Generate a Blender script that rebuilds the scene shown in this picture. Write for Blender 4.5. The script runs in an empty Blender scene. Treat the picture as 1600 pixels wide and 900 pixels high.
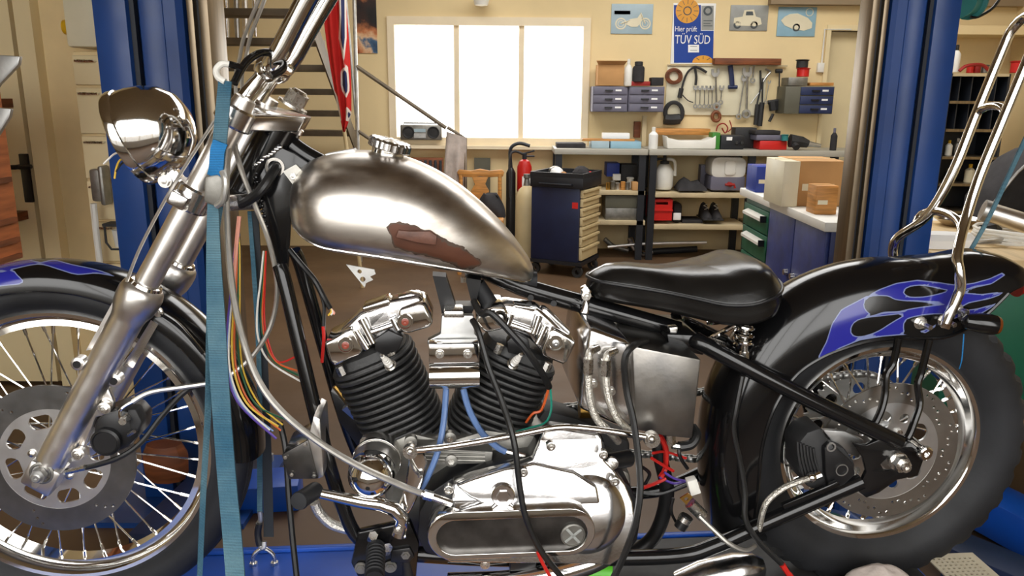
import bpy, bmesh, math, random
from mathutils import Vector, Matrix
random.seed(7)
V = Vector
SC = bpy.context.scene
COL = SC.collection
# ------------------------------------------------------------------ camera
FPX = 1240.0                       # focal length in pixels of the 1600x900 frame
PITCH = 0.23761; ROLL = 0.009
CAM = V((0, 0, 1.45))
FW = V((0, math.cos(PITCH), -math.sin(PITCH)))
RT = V((1, 0, 0)); DN = V((0, -math.sin(PITCH), -math.cos(PITCH)))
cr, sr = math.cos(ROLL), math.sin(ROLL)
XC = cr*RT - sr*DN; DC = sr*RT + cr*DN
cam_data = bpy.data.cameras.new('camera'); cam_data.sensor_width = 36; cam_data.lens = 36*FPX/1600
cam_data.clip_start = 0.05; cam_data.clip_end = 200
cam_ob = bpy.data.objects.new('camera', cam_data); COL.objects.link(cam_ob)
m = Matrix.Identity(4)
for i in range(3):
    m[i][0] = XC[i]; m[i][1] = -DC[i]; m[i][2] = -FW[i]; m[i][3] = CAM[i]
cam_ob.matrix_world = m
SC.camera = cam_ob
# ------------------------------------------------------------------ sky, daylight, exposure
SKY_STRENGTH = 4.0
world = bpy.data.worlds.new('overcast_sky'); SC.world = world; world.use_nodes = True
bg = world.node_tree.nodes['Background']
bg.inputs['Color'].default_value = (1.0, 0.985, 0.96, 1); bg.inputs['Strength'].default_value = SKY_STRENGTH
SC.view_settings.view_transform = 'Standard'; SC.view_settings.look = 'None'
SC.view_settings.gamma = 1; SC.view_settings.use_curve_mapping = False
SC.view_settings.exposure = 0.30
SC.cycles.use_denoising = True
SC.cycles.max_bounces = 8; SC.cycles.diffuse_bounces = 4; SC.cycles.glossy_bounces = 4
SC.cycles.sample_clamp_indirect = 8
def portal(loc, rot, sx, sy):
    L = bpy.data.lights.new('daylight_portal', 'AREA'); L.shape = 'RECTANGLE'; L.size = sx; L.size_y = sy
    L.cycles.is_portal = True
    o = bpy.data.objects.new('daylight_portal', L); COL.objects.link(o); o.location = loc; o.rotation_euler = rot
    return o
DOOR_Y = -1.1
FX0, FX1, FZ0, FZ1 = -2.4, 2.3, .75, 3.2                                # added window band behind the photographer, for fill and metal highlights
portal(((FX0+FX1)/2, DOOR_Y, (FZ0+FZ1)/2), (math.radians(90), 0, math.pi), FX1-FX0, FZ1-FZ0)
FILL_ROOFLIGHTS = [(-1.4, 3.6, 4.0, 6.4)]                    # added unseen rooflights that brighten the rear wall: x0, x1, y0, y1
ZC = 3.3
for (x0, x1, y0, y1) in FILL_ROOFLIGHTS: portal(((x0+x1)/2, (y0+y1)/2, ZC+.02), (0, 0, 0), x1-x0, y1-y0)
# ------------------------------------------------------------------ pixel -> place helpers
YAW = 0.0822; CB = V((.738, -1.502, .669))      # the camera seen from the motorcycle's own frame (front axle = origin)
RZ = Matrix.Rotation(YAW, 3, 'Z'); RZI = Matrix.Rotation(-YAW, 3, 'Z')
BIKE_LOC = CAM - RZ @ CB
def ray(px, py):
    dx, dy = px-800, py-450
    u = cr*dx + sr*dy; v = -sr*dx + cr*dy
    return FW*FPX + RT*u + DN*v
def W(px, py, y):                 # world point at depth y
    d = ray(px, py); return CAM + d*(y/d.y)
def G(px, py, z=0.0):             # world point at height z
    d = ray(px, py); return CAM + d*((z-CAM.z)/d.z)
def B(px, py, y):                 # point of the motorcycle frame at lateral offset y
    d = RZI @ ray(px, py); return CB + d*((y-CB.y)/d.y)
def proj(p):                      # motorcycle frame -> pixel
    q = RZ @ (V(p)-CB); z = q.dot(FW); u = FPX*q.dot(RT)/z; v = FPX*q.dot(DN)/z
    return (800+cr*u-sr*v, 450+sr*u+cr*v)
def toW(p): return BIKE_LOC + RZ @ V(p)
def mpp(p): return (RZ @ (V(p)-CB)).dot(FW)/FPX       # metres per pixel there
# ------------------------------------------------------------------ mesh builder
def frame(axis):
    a = V(axis).normalized(); t = V((0, 0, 1)) if abs(a.z) < .9 else V((1, 0, 0))
    x = a.cross(t).normalized(); return x, a.cross(x).normalized(), a
def smooth(pts, k=6, closed=False):
    P = [V(p) for p in pts]; n = len(P); out = []
    rng = range(n) if closed else range(n-1)
    for i in rng:
        if closed: p0, p1, p2, p3 = P[i-1], P[i], P[(i+1) % n], P[(i+2) % n]
        else: p0, p1, p2, p3 = P[max(i-1, 0)], P[i], P[i+1], P[min(i+2, n-1)]
        for j in range(k):
            t = j/k
            out.append(.5*((2*p1)+(p2-p0)*t+(2*p0-5*p1+4*p2-p3)*t*t+(3*p1-p0-3*p2+p3)*t**3))
    if not closed: out.append(P[-1])
    return out
class MB:
    def __init__(s): s.v = []; s.f = []
    def add(s, vs, fs):
        b = len(s.v); s.v += [tuple(p) for p in vs]; s.f += [tuple(i+b for i in f) for f in fs]; return s
    def box(s, a, b, rot=None, piv=None):
        a, b = V(a), V(b)
        vs = [V((x, y, z)) for x in (a.x, b.x) for y in (a.y, b.y) for z in (a.z, b.z)]
        if rot is not None:
            c = V(piv) if piv is not None else (a+b)/2
            vs = [c + rot @ (p-c) for p in vs]
        return s.add(vs, [(0, 1, 3, 2), (4, 6, 7, 5), (0, 4, 5, 1), (2, 3, 7, 6), (0, 2, 6, 4), (1, 5, 7, 3)])
    def tube(s, pts, r, n=10, k=0, closed=False, caps=True, flat=1.0):
        if k: pts = smooth(pts, k, closed)
        pts = [V(p) for p in pts]; N = len(pts)
        rs = r if isinstance(r, (list, tuple)) else [r]*N
        if len(rs) != N: rs = [rs[0]+(rs[-1]-rs[0])*i/(N-1) for i in range(N)] if len(rs) == 2 else [rs[min(len(rs)-1, int(i/(N-1)*(len(rs)-1)+.5))] for i in range(N)]
        vs = []; fs = []; x = None
        for i in range(N):
            if closed: t = pts[(i+1) % N]-pts[i-1]
            else: t = pts[min(i+1, N-1)]-pts[max(i-1, 0)]
            if t.length < 1e-9: t = V((0, 0, 1))
            t.normalize()
            if x is None: x, y, _ = frame(t)
            else:
                x = (x - t*x.dot(t))
                if x.length < 1e-6: x, y, _ = frame(t)
                x.normalize()
            y = t.cross(x)
            for j in range(n):
                a = 2*math.pi*j/n; vs.append(pts[i]+x*math.cos(a)*rs[i]+y*math.sin(a)*rs[i]*flat)
        for i in range(N if closed else N-1):
            for j in range(n):
                a, b = i*n+j, i*n+(j+1) % n; c, d = ((i+1) % N)*n+(j+1) % n, ((i+1) % N)*n+j
                fs.append((a, b, c, d))
        if caps and not closed: fs += [tuple(range(n))[::-1], tuple((N-1)*n+j for j in range(n))]
        return s.add(vs, fs)
    def lathe(s, prof, o=(0, 0, 0), axis=(0, 1, 0), n=24, closed=False, caps=True, a0=0, a1=None):
        o = V(o); x, y, a = frame(axis); P = len(prof); vs = []; fs = []
        full = a1 is None; m = n if full else n+1
        for j in range(m):
            t = 2*math.pi*j/n if full else a0+(a1-a0)*j/n
            for r, h in prof: vs.append(o + a*h + (x*math.cos(t)+y*math.sin(t))*r)
        for j in range(n):
            q = (j+1) % m
            for i in range(P if closed else P-1):
                k = (i+1) % P; fs.append((j*P+i, q*P+i, q*P+k, j*P+k))
        if not closed and caps and full:
            if prof[0][0] > 1e-6: fs.append(tuple(j*P for j in range(n)))
            if prof[-1][0] > 1e-6: fs.append(tuple(j*P+P-1 for j in range(n))[::-1])
        return s.add(vs, fs)
    def cyl(s, a, b, r, n=16, r2=None):
        a, b = V(a), V(b); h = (b-a).length
        return s.lathe([(r, 0), (r if r2 is None else r2, h)], a, b-a, n)
    def prism(s, poly, off):
        P = [V(p) for p in poly]; n = len(P); off = V(off)
        return s.add(P+[p+off for p in P], [tuple(range(n))[::-1], tuple(range(n, 2*n))]+[(i, (i+1) % n, n+(i+1) % n, n+i) for i in range(n)])
    def loft(s, secs, closed=True, caps=True):
        n = len(secs[0]); vs = [p for sec in secs for p in sec]; fs = []
        for i in range(len(secs)-1):
            for j in range(n if closed else n-1):
                fs.append((i*n+j, i*n+(j+1) % n, (i+1)*n+(j+1) % n, (i+1)*n+j))
        if caps and closed: fs += [tuple(range(n))[::-1], tuple((len(secs)-1)*n+j for j in range(n))]
        return s.add(vs, fs)
    def ball(s, c, r, n=12, sc=(1, 1, 1)):
        c = V(c); b = MB().lathe([(max(1e-7, math.sin(math.pi*i/8)*r), -math.cos(math.pi*i/8)*r) for i in range(9)], (0, 0, 0), (0, 0, 1), n, caps=False)
        return s.add([c+V((p[0]*sc[0], p[1]*sc[1], p[2]*sc[2])) for p in b.v], b.f)
    def hexa(s, a, b, r): return s.cyl(a, b, r, 6)
def obj(name, mb, mat, parent=None, ang=35, bevel=0, seg=2, weld=False, **props):
    me = bpy.data.meshes.new(name)
    bm = bmesh.new()
    vs = [bm.verts.new(p) for p in mb.v]
    for f in mb.f:
        try: bm.faces.new([vs[i] for i in dict.fromkeys(f)])
        except ValueError: pass
    if weld: bmesh.ops.remove_doubles(bm, verts=bm.verts, dist=1e-6)
    bmesh.ops.recalc_face_normals(bm, faces=bm.faces)
    if bevel:
        es = [e for e in bm.edges if len(e.link_faces) == 2 and e.calc_face_angle(0) > .5]
        bmesh.ops.bevel(bm, geom=es, offset=bevel, segments=seg, affect='EDGES', profile=.5, clamp_overlap=True)
    for f in bm.faces: f.smooth = True
    bm.to_mesh(me); bm.free()
    if ang: me.set_sharp_from_angle(angle=math.radians(ang))
    me.materials.append(mat if not isinstance(mat, str) else MAT[mat])
    o = bpy.data.objects.new(name, me); COL.objects.link(o)
    if parent is not None: o.parent = parent
    for k, v in props.items(): o[k] = v
    return o
def thing(name, label, cat, loc=(0, 0, 0), rz=0, group=None):
    o = bpy.data.objects.new(name, None); COL.objects.link(o); o.location = loc; o.rotation_euler = (0, 0, rz)
    o.empty_display_size = .05
    o['label'] = label; o['category'] = cat
    if group: o['group'] = group
    return o
def tag(o, label, cat, group=None):
    o['label'] = label; o['category'] = cat
    if group: o['group'] = group
    return o
def like(src, name, parent, loc=None, rot=None):     # another piece that shares the mesh of src
    o = bpy.data.objects.new(name, src.data); COL.objects.link(o); o.parent = parent
    if loc is not None: o.location = loc
    if rot is not None: o.rotation_euler = rot
    return o
def text(name, s, size, mat, parent, mtx, depth=.0008, align='LEFT', sx=1.0):
    c = bpy.data.curves.new(name, 'FONT'); c.body = s; c.size = size; c.extrude = depth; c.align_x = align; c.resolution_u = 3
    t = bpy.data.objects.new(name, c); COL.objects.link(t)
    dg = bpy.context.evaluated_depsgraph_get(); me = bpy.data.meshes.new_from_object(t.evaluated_get(dg))
    bpy.data.objects.remove(t); me.materials.clear(); me.materials.append(MAT[mat])
    o = bpy.data.objects.new(name, me); COL.objects.link(o); o.parent = parent
    o.matrix_local = mtx @ Matrix.Diagonal((sx, 1, 1, 1))
    return o
# ------------------------------------------------------------------ materials
MAT = {}
def mat(name, col, metal=0.0, rough=.5, var=.12, scale=6.0, bump=0.0, bscale=60.0, rv=.08, coat=0.0, spec=.5, stretch=None, col2=None, trans=0.0, emit=None, sheen=0):
    mt = bpy.data.materials.new(name); mt.use_nodes = True; nt = mt.node_tree; N = nt.nodes; L = nt.links
    p = N['Principled BSDF']; tc = N.new('ShaderNodeTexCoord'); mp = N.new('ShaderNodeMapping')
    if stretch: mp.inputs['Scale'].default_value = stretch
    L.new(tc.outputs['Object'], mp.inputs['Vector'])
    nz = N.new('ShaderNodeTexNoise'); nz.inputs['Scale'].default_value = scale; nz.inputs['Detail'].default_value = 5
    L.new(mp.outputs['Vector'], nz.inputs['Vector'])
    cx = N.new('ShaderNodeValToRGB'); e = cx.color_ramp.elements
    c2 = col2 if col2 else tuple(min(1, c*(1+var)) for c in col)
    e[0].position = .32; e[1].position = .68
    e[0].color = tuple(c*(1-var) for c in col)+(1,); e[1].color = tuple(c2)+(1,)
    L.new(nz.outputs['Fac'], cx.inputs['Fac']); L.new(cx.outputs['Color'], p.inputs['Base Color'])
    mr = N.new('ShaderNodeMapRange'); mr.inputs['To Min'].default_value = max(.02, rough-rv); mr.inputs['To Max'].default_value = min(1, rough+rv)
    nz2 = N.new('ShaderNodeTexNoise'); nz2.inputs['Scale'].default_value = scale*3.1; nz2.inputs['Detail'].default_value = 4
    L.new(mp.outputs['Vector'], nz2.inputs['Vector']); L.new(nz2.outputs['Fac'], mr.inputs['Value']); L.new(mr.outputs['Result'], p.inputs['Roughness'])
    p.inputs['Metallic'].default_value = metal; p.inputs['Specular IOR Level'].default_value = spec
    p.inputs['Coat Weight'].default_value = coat; p.inputs['Coat Roughness'].default_value = .06
    p.inputs['Transmission Weight'].default_value = trans
    if sheen: p.inputs['Sheen Weight'].default_value = sheen
    if emit: p.inputs['Emission Color'].default_value = tuple(emit[:3])+(1,); p.inputs['Emission Strength'].default_value = emit[3]
    if bump:
        nb = N.new('ShaderNodeTexNoise'); nb.inputs['Scale'].default_value = bscale; nb.inputs['Detail'].default_value = 3
        L.new(mp.outputs['Vector'], nb.inputs['Vector'])
        b = N.new('ShaderNodeBump'); b.inputs['Strength'].default_value = bump; b.inputs['Distance'].default_value = .004
        L.new(nb.outputs['Fac'], b.inputs['Height']); L.new(b.outputs['Normal'], p.inputs['Normal'])
    MAT[name] = mt; return mt
def srgb(r, g, b): return tuple(((c/255/12.92) if c < 10.3 else ((c/255+.055)/1.055)**2.4) for c in (r, g, b))
mat('wall', srgb(232, 210, 162), rough=.85, var=.06, scale=1.6, bump=.12, bscale=40)
mat('wall_grubby', srgb(226, 204, 156), rough=.85, var=.16, scale=2.2, bump=.12, bscale=40)
mat('ceiling', srgb(150, 132, 106), rough=.9, var=.05)
mat('asphalt', srgb(104, 100, 94), rough=.9, var=.15, scale=2)
mat('wall_white', srgb(214, 210, 202), rough=.8, var=.06, scale=2)
mat('floor', srgb(90, 67, 45), rough=.55, var=.22, scale=1.4, bump=.1, bscale=25, rv=.15)
mat('door_paint', srgb(232, 214, 170), rough=.5, var=.05, scale=2)
mat('window_frame', srgb(238, 222, 190), rough=.45, var=.04)
mat('lift_blue', srgb(18, 60, 124), rough=.38, var=.22, scale=3, rv=.12, bump=.03, bscale=90)
mat('lift_dark', srgb(30, 34, 42), rough=.5, var=.25, scale=5)
mat('deck_blue', srgb(10, 74, 172), rough=.4, var=.15, scale=5)
mat('deck_navy', srgb(22, 40, 78), rough=.5, var=.2, scale=5)
mat('steel_rail', srgb(136, 122, 102), metal=.9, rough=.38, var=.25, scale=4, stretch=(8, 8, .6))
mat('chrome', (.86, .85, .83), metal=1, rough=.09, var=.04, scale=20, rv=.05)
mat('polished', (.78, .77, .77), metal=1, rough=.19, var=.14, scale=11, rv=.09, bump=.03, bscale=200)
mat('alloy', (.84, .81, .77), metal=1, rough=.34, var=.12, scale=12, rv=.1, bump=.03, bscale=220)
mat('tank_side', (.22, .225, .235), metal=1, rough=.36, var=.35, scale=9, rv=.1, bump=.05, bscale=120, col2=(.38, .36, .33))
mat('alloy_dull', (.48, .48, .47), metal=1, rough=.42, var=.18, scale=16, rv=.1, bump=.05, bscale=160)
mat('disc_steel', (.72, .72, .72), metal=1, rough=.36, var=.06, scale=30, rv=.06)
mat('disc_mid', (.42, .40, .37), metal=1, rough=.34, var=.15, scale=14, rv=.06)
mat('disc_dark', (.24, .24, .24), metal=1, rough=.33, var=.15, scale=20, rv=.06)
mat('bolt', (.72, .70, .66), metal=1, rough=.28, var=.12, scale=60)
mat('brass', srgb(190, 150, 80), metal=1, rough=.35, var=.15, scale=30)
mat('black_gloss', (.006, .006, .0065), rough=.16, var=.3, scale=8, coat=.15, rv=.07)
mat('black_satin', (.010, .010, .011), rough=.36, var=.3, scale=14)
mat('black_matte', (.02, .02, .021), rough=.62, var=.3, scale=14)
mat('fin_black', (.024, .024, .024), rough=.5, var=.35, scale=30, bump=.2, bscale=160)
mat('rubber', (.0095, .0098, .011), rough=.6, var=.35, scale=5, bump=.1, bscale=120, rv=.12, col2=(.021, .022, .025), spec=.35)
mat('hose', (.009, .009, .009), rough=.42, var=.2, scale=30)
mat('leather', (.009, .0085, .008), rough=.23, var=.3, scale=20, bump=.05, bscale=130, rv=.05, spec=.42)
mat('braided', (.72, .69, .62), metal=.9, rough=.3, var=.25, scale=160, bump=.6, bscale=420)
mat('cable_silver', (.50, .48, .44), metal=.8, rough=.32, var=.1, scale=40)
mat('strap_blue', srgb(44, 112, 144), rough=.75, var=.3, scale=9, bump=.5, bscale=260, col2=srgb(98, 138, 152), stretch=(1, 1, 1))
mat('strap_bright', srgb(10, 128, 196), rough=.7, var=.1, scale=20, bump=.4, bscale=260)
mat('strap_dark', (.03, .035, .04), rough=.8, var=.2)
mat('perforated', srgb(176, 166, 142), rough=.5, var=.12)
mat('galv', (.60, .60, .58), metal=.85, rough=.4, var=.15, scale=25)
mat('white_plastic', srgb(228, 226, 218), rough=.5, var=.06)
mat('ceramic', srgb(235, 232, 225), rough=.2, var=.03)
mat('red_plastic', srgb(196, 30, 24), rough=.4, var=.1)
mat('red_dull', srgb(150, 30, 24), rough=.6, var=.15)
mat('dark_red_lens', srgb(150, 16, 12), rough=.12, var=.05, coat=.5)
mat('amber_dark', srgb(96, 48, 14), rough=.2, var=.1)
mat('green_plastic', srgb(60, 130, 50), rough=.4, var=.1)
mat('bright_green', srgb(90, 190, 40), rough=.4, var=.1)
mat('cab_green', srgb(20, 92, 66), rough=.42, var=.12, scale=5)
mat('cab_blue', srgb(34, 48, 110), rough=.5, var=.28, scale=9)
mat('trolley_blue', srgb(24, 34, 66), rough=.4, var=.15)
mat('trolley_black', srgb(26, 28, 34), rough=.45, var=.15)
mat('drawer_cream', srgb(206, 186, 142), rough=.5, var=.08)
mat('drawer_grey', srgb(104, 102, 118), rough=.5, var=.08)
mat('drawer_navy', srgb(34, 46, 84), rough=.5, var=.1)
mat('grey_green', srgb(92, 90, 76), rough=.55, var=.1)
mat('wood', srgb(190, 132, 66), rough=.5, var=.3, scale=7, stretch=(1, 1, 9))
mat('wood_dark', srgb(120, 66, 34), rough=.6, var=.35, scale=6, stretch=(1, 1, 8))
mat('wood_red', srgb(168, 96, 52), rough=.6, var=.3, scale=5, stretch=(1, 1, 8))
mat('wood_pale', srgb(206, 178, 130), rough=.6, var=.15, scale=6, stretch=(9, 1, 1))
mat('shelf_board', srgb(196, 178, 142), rough=.6, var=.12, scale=5)
mat('bench_top', srgb(170, 166, 154), rough=.4, var=.12, scale=3)
mat('cardboard', srgb(188, 142, 90), rough=.8, var=.1)
mat('blue_box', srgb(28, 56, 150), rough=.5, var=.1)
mat('cloth_grey', srgb(186, 174, 166), rough=.9, var=.18, scale=14, bump=.4, bscale=90)
mat('dark_fabric', srgb(44, 42, 44), rough=.85, var=.3, scale=12)
mat('flag_red', srgb(200, 34, 26), rough=.8, var=.1)
mat('flag_blue', srgb(34, 44, 92), rough=.8, var=.1)
mat('flag_white', srgb(226, 216, 204), rough=.8, var=.05)
mat('stair_steel', srgb(112, 100, 82), rough=.6, var=.25, scale=6)
mat('sign_pale', srgb(164, 186, 196), rough=.35, var=.1, scale=5)
mat('sign_grey', srgb(150, 152, 148), rough=.35, var=.12, scale=9)
mat('sign_blue2', srgb(140, 178, 196), rough=.35, var=.1)
mat('sign_cream', srgb(226, 218, 190), rough=.4, var=.06)
mat('ink', srgb(70, 78, 82), rough=.5, var=.1)
mat('tuv_blue', srgb(18, 62, 150), rough=.35, var=.05)
mat('tuv_orange', srgb(226, 160, 56), rough=.4, var=.06)
mat('paper_white', srgb(240, 240, 238), rough=.5, var=.02)
mat('yellow', srgb(226, 178, 24), rough=.4, var=.1)
mat('teal', srgb(40, 120, 120), rough=.5, var=.1)
mat('glass_clear', (.9, .95, .95), rough=.05, var=.02, trans=.9)
for nm, c in dict(red=(190, 36, 30), white=(226, 222, 214), purple=(84, 60, 150), yellow=(214, 176, 60), green=(24, 84, 54), orange=(200, 90, 40), black=(20, 20, 22), blue=(110, 140, 190), pink=(220, 150, 130), teal=(30, 130, 110)).items():
    mat('wire_'+nm, srgb(*c), rough=.4, var=.06, scale=30)
mat('tube_blue', srgb(92, 120, 168), rough=.35, var=.08, scale=30)
mat('cast_grey', srgb(140, 138, 132), metal=.8, rough=.45, var=.2, scale=20, bump=.1, bscale=160)

for nm in ('strap_blue', 'strap_bright'):           # woven ribs across the webbing
    nt = MAT[nm].node_tree; wv = nt.nodes.new('ShaderNodeTexWave'); wv.bands_direction = 'Z'; wv.inputs['Scale'].default_value = 120; wv.inputs['Distortion'].default_value = .6
    tc = nt.nodes.new('ShaderNodeTexCoord'); nt.links.new(tc.outputs['Object'], wv.inputs['Vector'])
    ramp = [n for n in nt.nodes if n.type == 'VALTORGB'][0]; mx = nt.nodes.new('ShaderNodeMixRGB'); mx.blend_type = 'MULTIPLY'; mx.inputs['Fac'].default_value = .55
    nt.links.new(ramp.outputs['Color'], mx.inputs['Color1']); nt.links.new(wv.outputs['Color'], mx.inputs['Color2']); nt.links.new(mx.outputs['Color'], nt.nodes['Principled BSDF'].inputs['Base Color'])
# ================================================================== the room
YB = 7.67                                       # inner face of the rear wall
def struct(name, mb, mt, parent=None, **k):
    o = obj(name, mb, mt, parent, **k)
    if parent is None: o['kind'] = 'structure'
    return o
def rect(x0, y0, x1, y1, Y):                    # pixel rectangle -> world X/Z extents on depth Y
    ym = (y0+y1)/2; xm = (x0+x1)/2
    return W(x0, ym, Y).x, W(x1, ym, Y).x, W(xm, y1, Y).z, W(xm, y0, Y).z
def pbox(mb, x0, y0, x1, y1, Y, d):
    a, b, c, e = rect(x0, y0, x1, y1, Y); return mb.box((a, Y, c), (b, Y+d, e))
def PB(x0, y0, x1, y1, Y, d): return pbox(MB(), x0, y0, x1, y1, Y, d)
def holed_wall(x0, x1, z0, z1, y0, y1, holes):
    mb = MB(); xs = sorted({x0, x1, *[h[0] for h in holes], *[h[1] for h in holes]}); zs = sorted({z0, z1, *[h[2] for h in holes], *[h[3] for h in holes]})
    for i in range(len(xs)-1):
        for j in range(len(zs)-1):
            cx, cz = (xs[i]+xs[i+1])/2, (zs[j]+zs[j+1])/2
            if not any(h[0] < cx < h[1] and h[2] < cz < h[3] for h in holes):
                mb.box((xs[i], y0, zs[j]), (xs[i+1], y1, zs[j+1]))
    return mb
XL, XR = -4.2, 4.6
WX0, WX1, WZ0, WZ1 = -1.14, .672, 1.02, 2.12
struct('floor', MB().box((XL-.2, DOOR_Y-.2, -.12), (XR+.2, YB+.3, 0)), 'floor')
cl_ = holed_wall(XL-.2, XR+.2, DOOR_Y-.2, YB+.3, 0, .12, FILL_ROOFLIGHTS); cl_.v = [(v[0], v[2], ZC+v[1]) for v in cl_.v]
struct('ceiling', cl_, 'ceiling')
for i, (x0, x1, y0, y1) in enumerate(FILL_ROOFLIGHTS):
    rw = struct('window_%d' % (i+2), MB().box((x0-.06, y0-.06, ZC+.12), (x1+.06, y0, ZC+.2)).box((x0-.06, y1, ZC+.12), (x1+.06, y1+.06, ZC+.2)).box((x0-.06, y0, ZC+.12), (x0, y1, ZC+.2)).box((x1, y0, ZC+.12), (x1+.06, y1, ZC+.2)), 'window_frame')  # frame of the added rooflight, out of view, there to lift the rear
    for k in range(1, 4): obj('glazing_bar', MB().box((x0+(x1-x0)*k/4-.02, y0, ZC+.13), (x0+(x1-x0)*k/4+.02, y1, ZC+.17)), 'window_frame', rw)
struct('ground_outside', MB().box((-30, -40, -.14), (30, DOOR_Y-.2, -.02)), 'asphalt')
DX0, DX1 = W(1291, 120, YB).x, W(1350, 120, YB).x
DZ = W(1310, 48, YB).z
struct('wall_back', holed_wall(XL-.2, XR+.2, 0, ZC, YB, YB+.25, [(WX0, WX1, WZ0, WZ1), (DX0, DX1+.55, 0, DZ)]), 'wall')
struct('wall_left', MB().box((XL-.2, DOOR_Y, 0), (XL, YB, ZC)), 'wall')
struct('wall_right', MB().box((XR, DOOR_Y, 0), (XR+.2, YB, ZC)), 'wall')
struct('wall_front', holed_wall(XL-.2, XR+.2, 0, ZC, DOOR_Y-.2, DOOR_Y, [(FX0, FX1, FZ0, FZ1)]), 'wall_white')
fw_ = struct('window_3', MB().box((FX0-.05, DOOR_Y-.15, FZ0-.05), (FX1+.05, DOOR_Y-.05, FZ0)).box((FX0-.05, DOOR_Y-.15, FZ1), (FX1+.05, DOOR_Y-.05, FZ1+.05)), 'window_frame')  # frame of the added window band, unseen, mirrored in the chrome
for k in range(1, 4): obj('mullion', MB().box((FX0+(FX1-FX0)*k/4-.03, DOOR_Y-.15, FZ0), (FX0+(FX1-FX0)*k/4+.03, DOOR_Y-.08, FZ1)), 'window_frame', fw_)
struct('wall_partition', MB().box((XL, 3.86, 0), (-1.80, 4.06, ZC)), 'wall_grubby')
struct('trim_1', MB().box((DX0-.6, YB-.10, W(1400, 8, YB-.1).z), (XR, YB, ZC)), 'ceiling')
struct('trim_2', PB(1490, 40, 1640, 54, 7.2, .4), 'wall')
d = struct('door_2', MB().box((DX0, YB+.10, 0), (DX1+.55, YB+.16, DZ)), 'door_paint')
obj('door_frame', MB().box((DX0-.04, YB-.02, 0), (DX0, YB+.1, DZ)).box((DX0-.04, YB-.02, DZ), (DX1+.55, YB+.1, DZ+.05)), 'door_paint', d)
# --- window with three panes
w = struct('window_1', MB().box((WX0-.03, YB-.03, WZ0-.03), (WX0+.035, YB+.12, WZ1+.03)).box((WX1-.035, YB-.03, WZ0-.03), (WX1+.03, YB+.12, WZ1+.03))
           .box((WX0+.035, YB-.03, WZ1-.045), (WX1-.035, YB+.12, WZ1+.03)).box((WX0+.035, YB-.03, WZ0-.03), (WX1-.035, YB+.12, WZ0+.04)), 'window_frame')
mw = (WX1-WX0)/3
for k in (1, 2): obj('mullion', MB().box((WX0+mw*k-.025, YB+.005, WZ0+.04), (WX0+mw*k+.025, YB+.08, WZ1-.045)), 'window_frame', w)
gm = bpy.data.materials.new('window_glass'); gm.use_nodes = True; nt = gm.node_tree; nt.nodes.remove(nt.nodes['Principled BSDF'])
tr = nt.nodes.new('ShaderNodeBsdfTransparent'); gl = nt.nodes.new('ShaderNodeBsdfGlossy'); mx = nt.nodes.new('ShaderNodeMixShader'); gl.inputs['Roughness'].default_value = .03
mx.inputs['Fac'].default_value = .06; nt.links.new(tr.outputs[0], mx.inputs[1]); nt.links.new(gl.outputs[0], mx.inputs[2]); nt.links.new(mx.outputs[0], nt.nodes['Material Output'].inputs['Surface'])
MAT['window_glass'] = gm
for k in range(3): obj('pane', MB().box((WX0+mw*k+.03, YB+.03, WZ0+.04), (WX0+mw*(k+1)-.03, YB+.036, WZ1-.045)), 'window_glass', w)
obj('window_sill', MB().box((WX0-.06, YB-.12, WZ0-.06), (WX1+.06, YB, WZ0-.03)), 'window_frame', w)
portal(((WX0+WX1)/2, YB+.13, (WZ0+WZ1)/2), (math.radians(-90), 0, 0), WX1-WX0, WZ1-WZ0)
# --- door beside the partition, on the left
a, b, c, e = rect(-130, 0, 40, 300, 3.80)
d1 = struct('door_1', MB().box((W(-150, 200, 3.82).x, 3.80, .02), (W(35, 150, 3.82).x, 3.85, 2.05)), 'door_paint')
obj('door_frame', MB().box((W(40, 150, 3.8).x, 3.79, 0), (W(66, 150, 3.8).x, 3.86, 2.1)), 'door_paint', d1)
hp = W(42, 280, 3.79)
hd = obj('handle_plate', MB().box((hp.x-.02, 3.78, hp.z-.11), (hp.x+.02, 3.80, hp.z+.12)), 'black_satin', d1, bevel=.004)
obj('handle_lever', MB().tube([hp+V((-.02, 0, .06)), hp+V((-.02, -.05, .06)), hp+V((-.07, -.06, .06))], .011, 8).tube([hp+V((.0, -.05, .06)), hp+V((.06, -.05, .065))], .010, 8), 'black_satin', hd)
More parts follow.
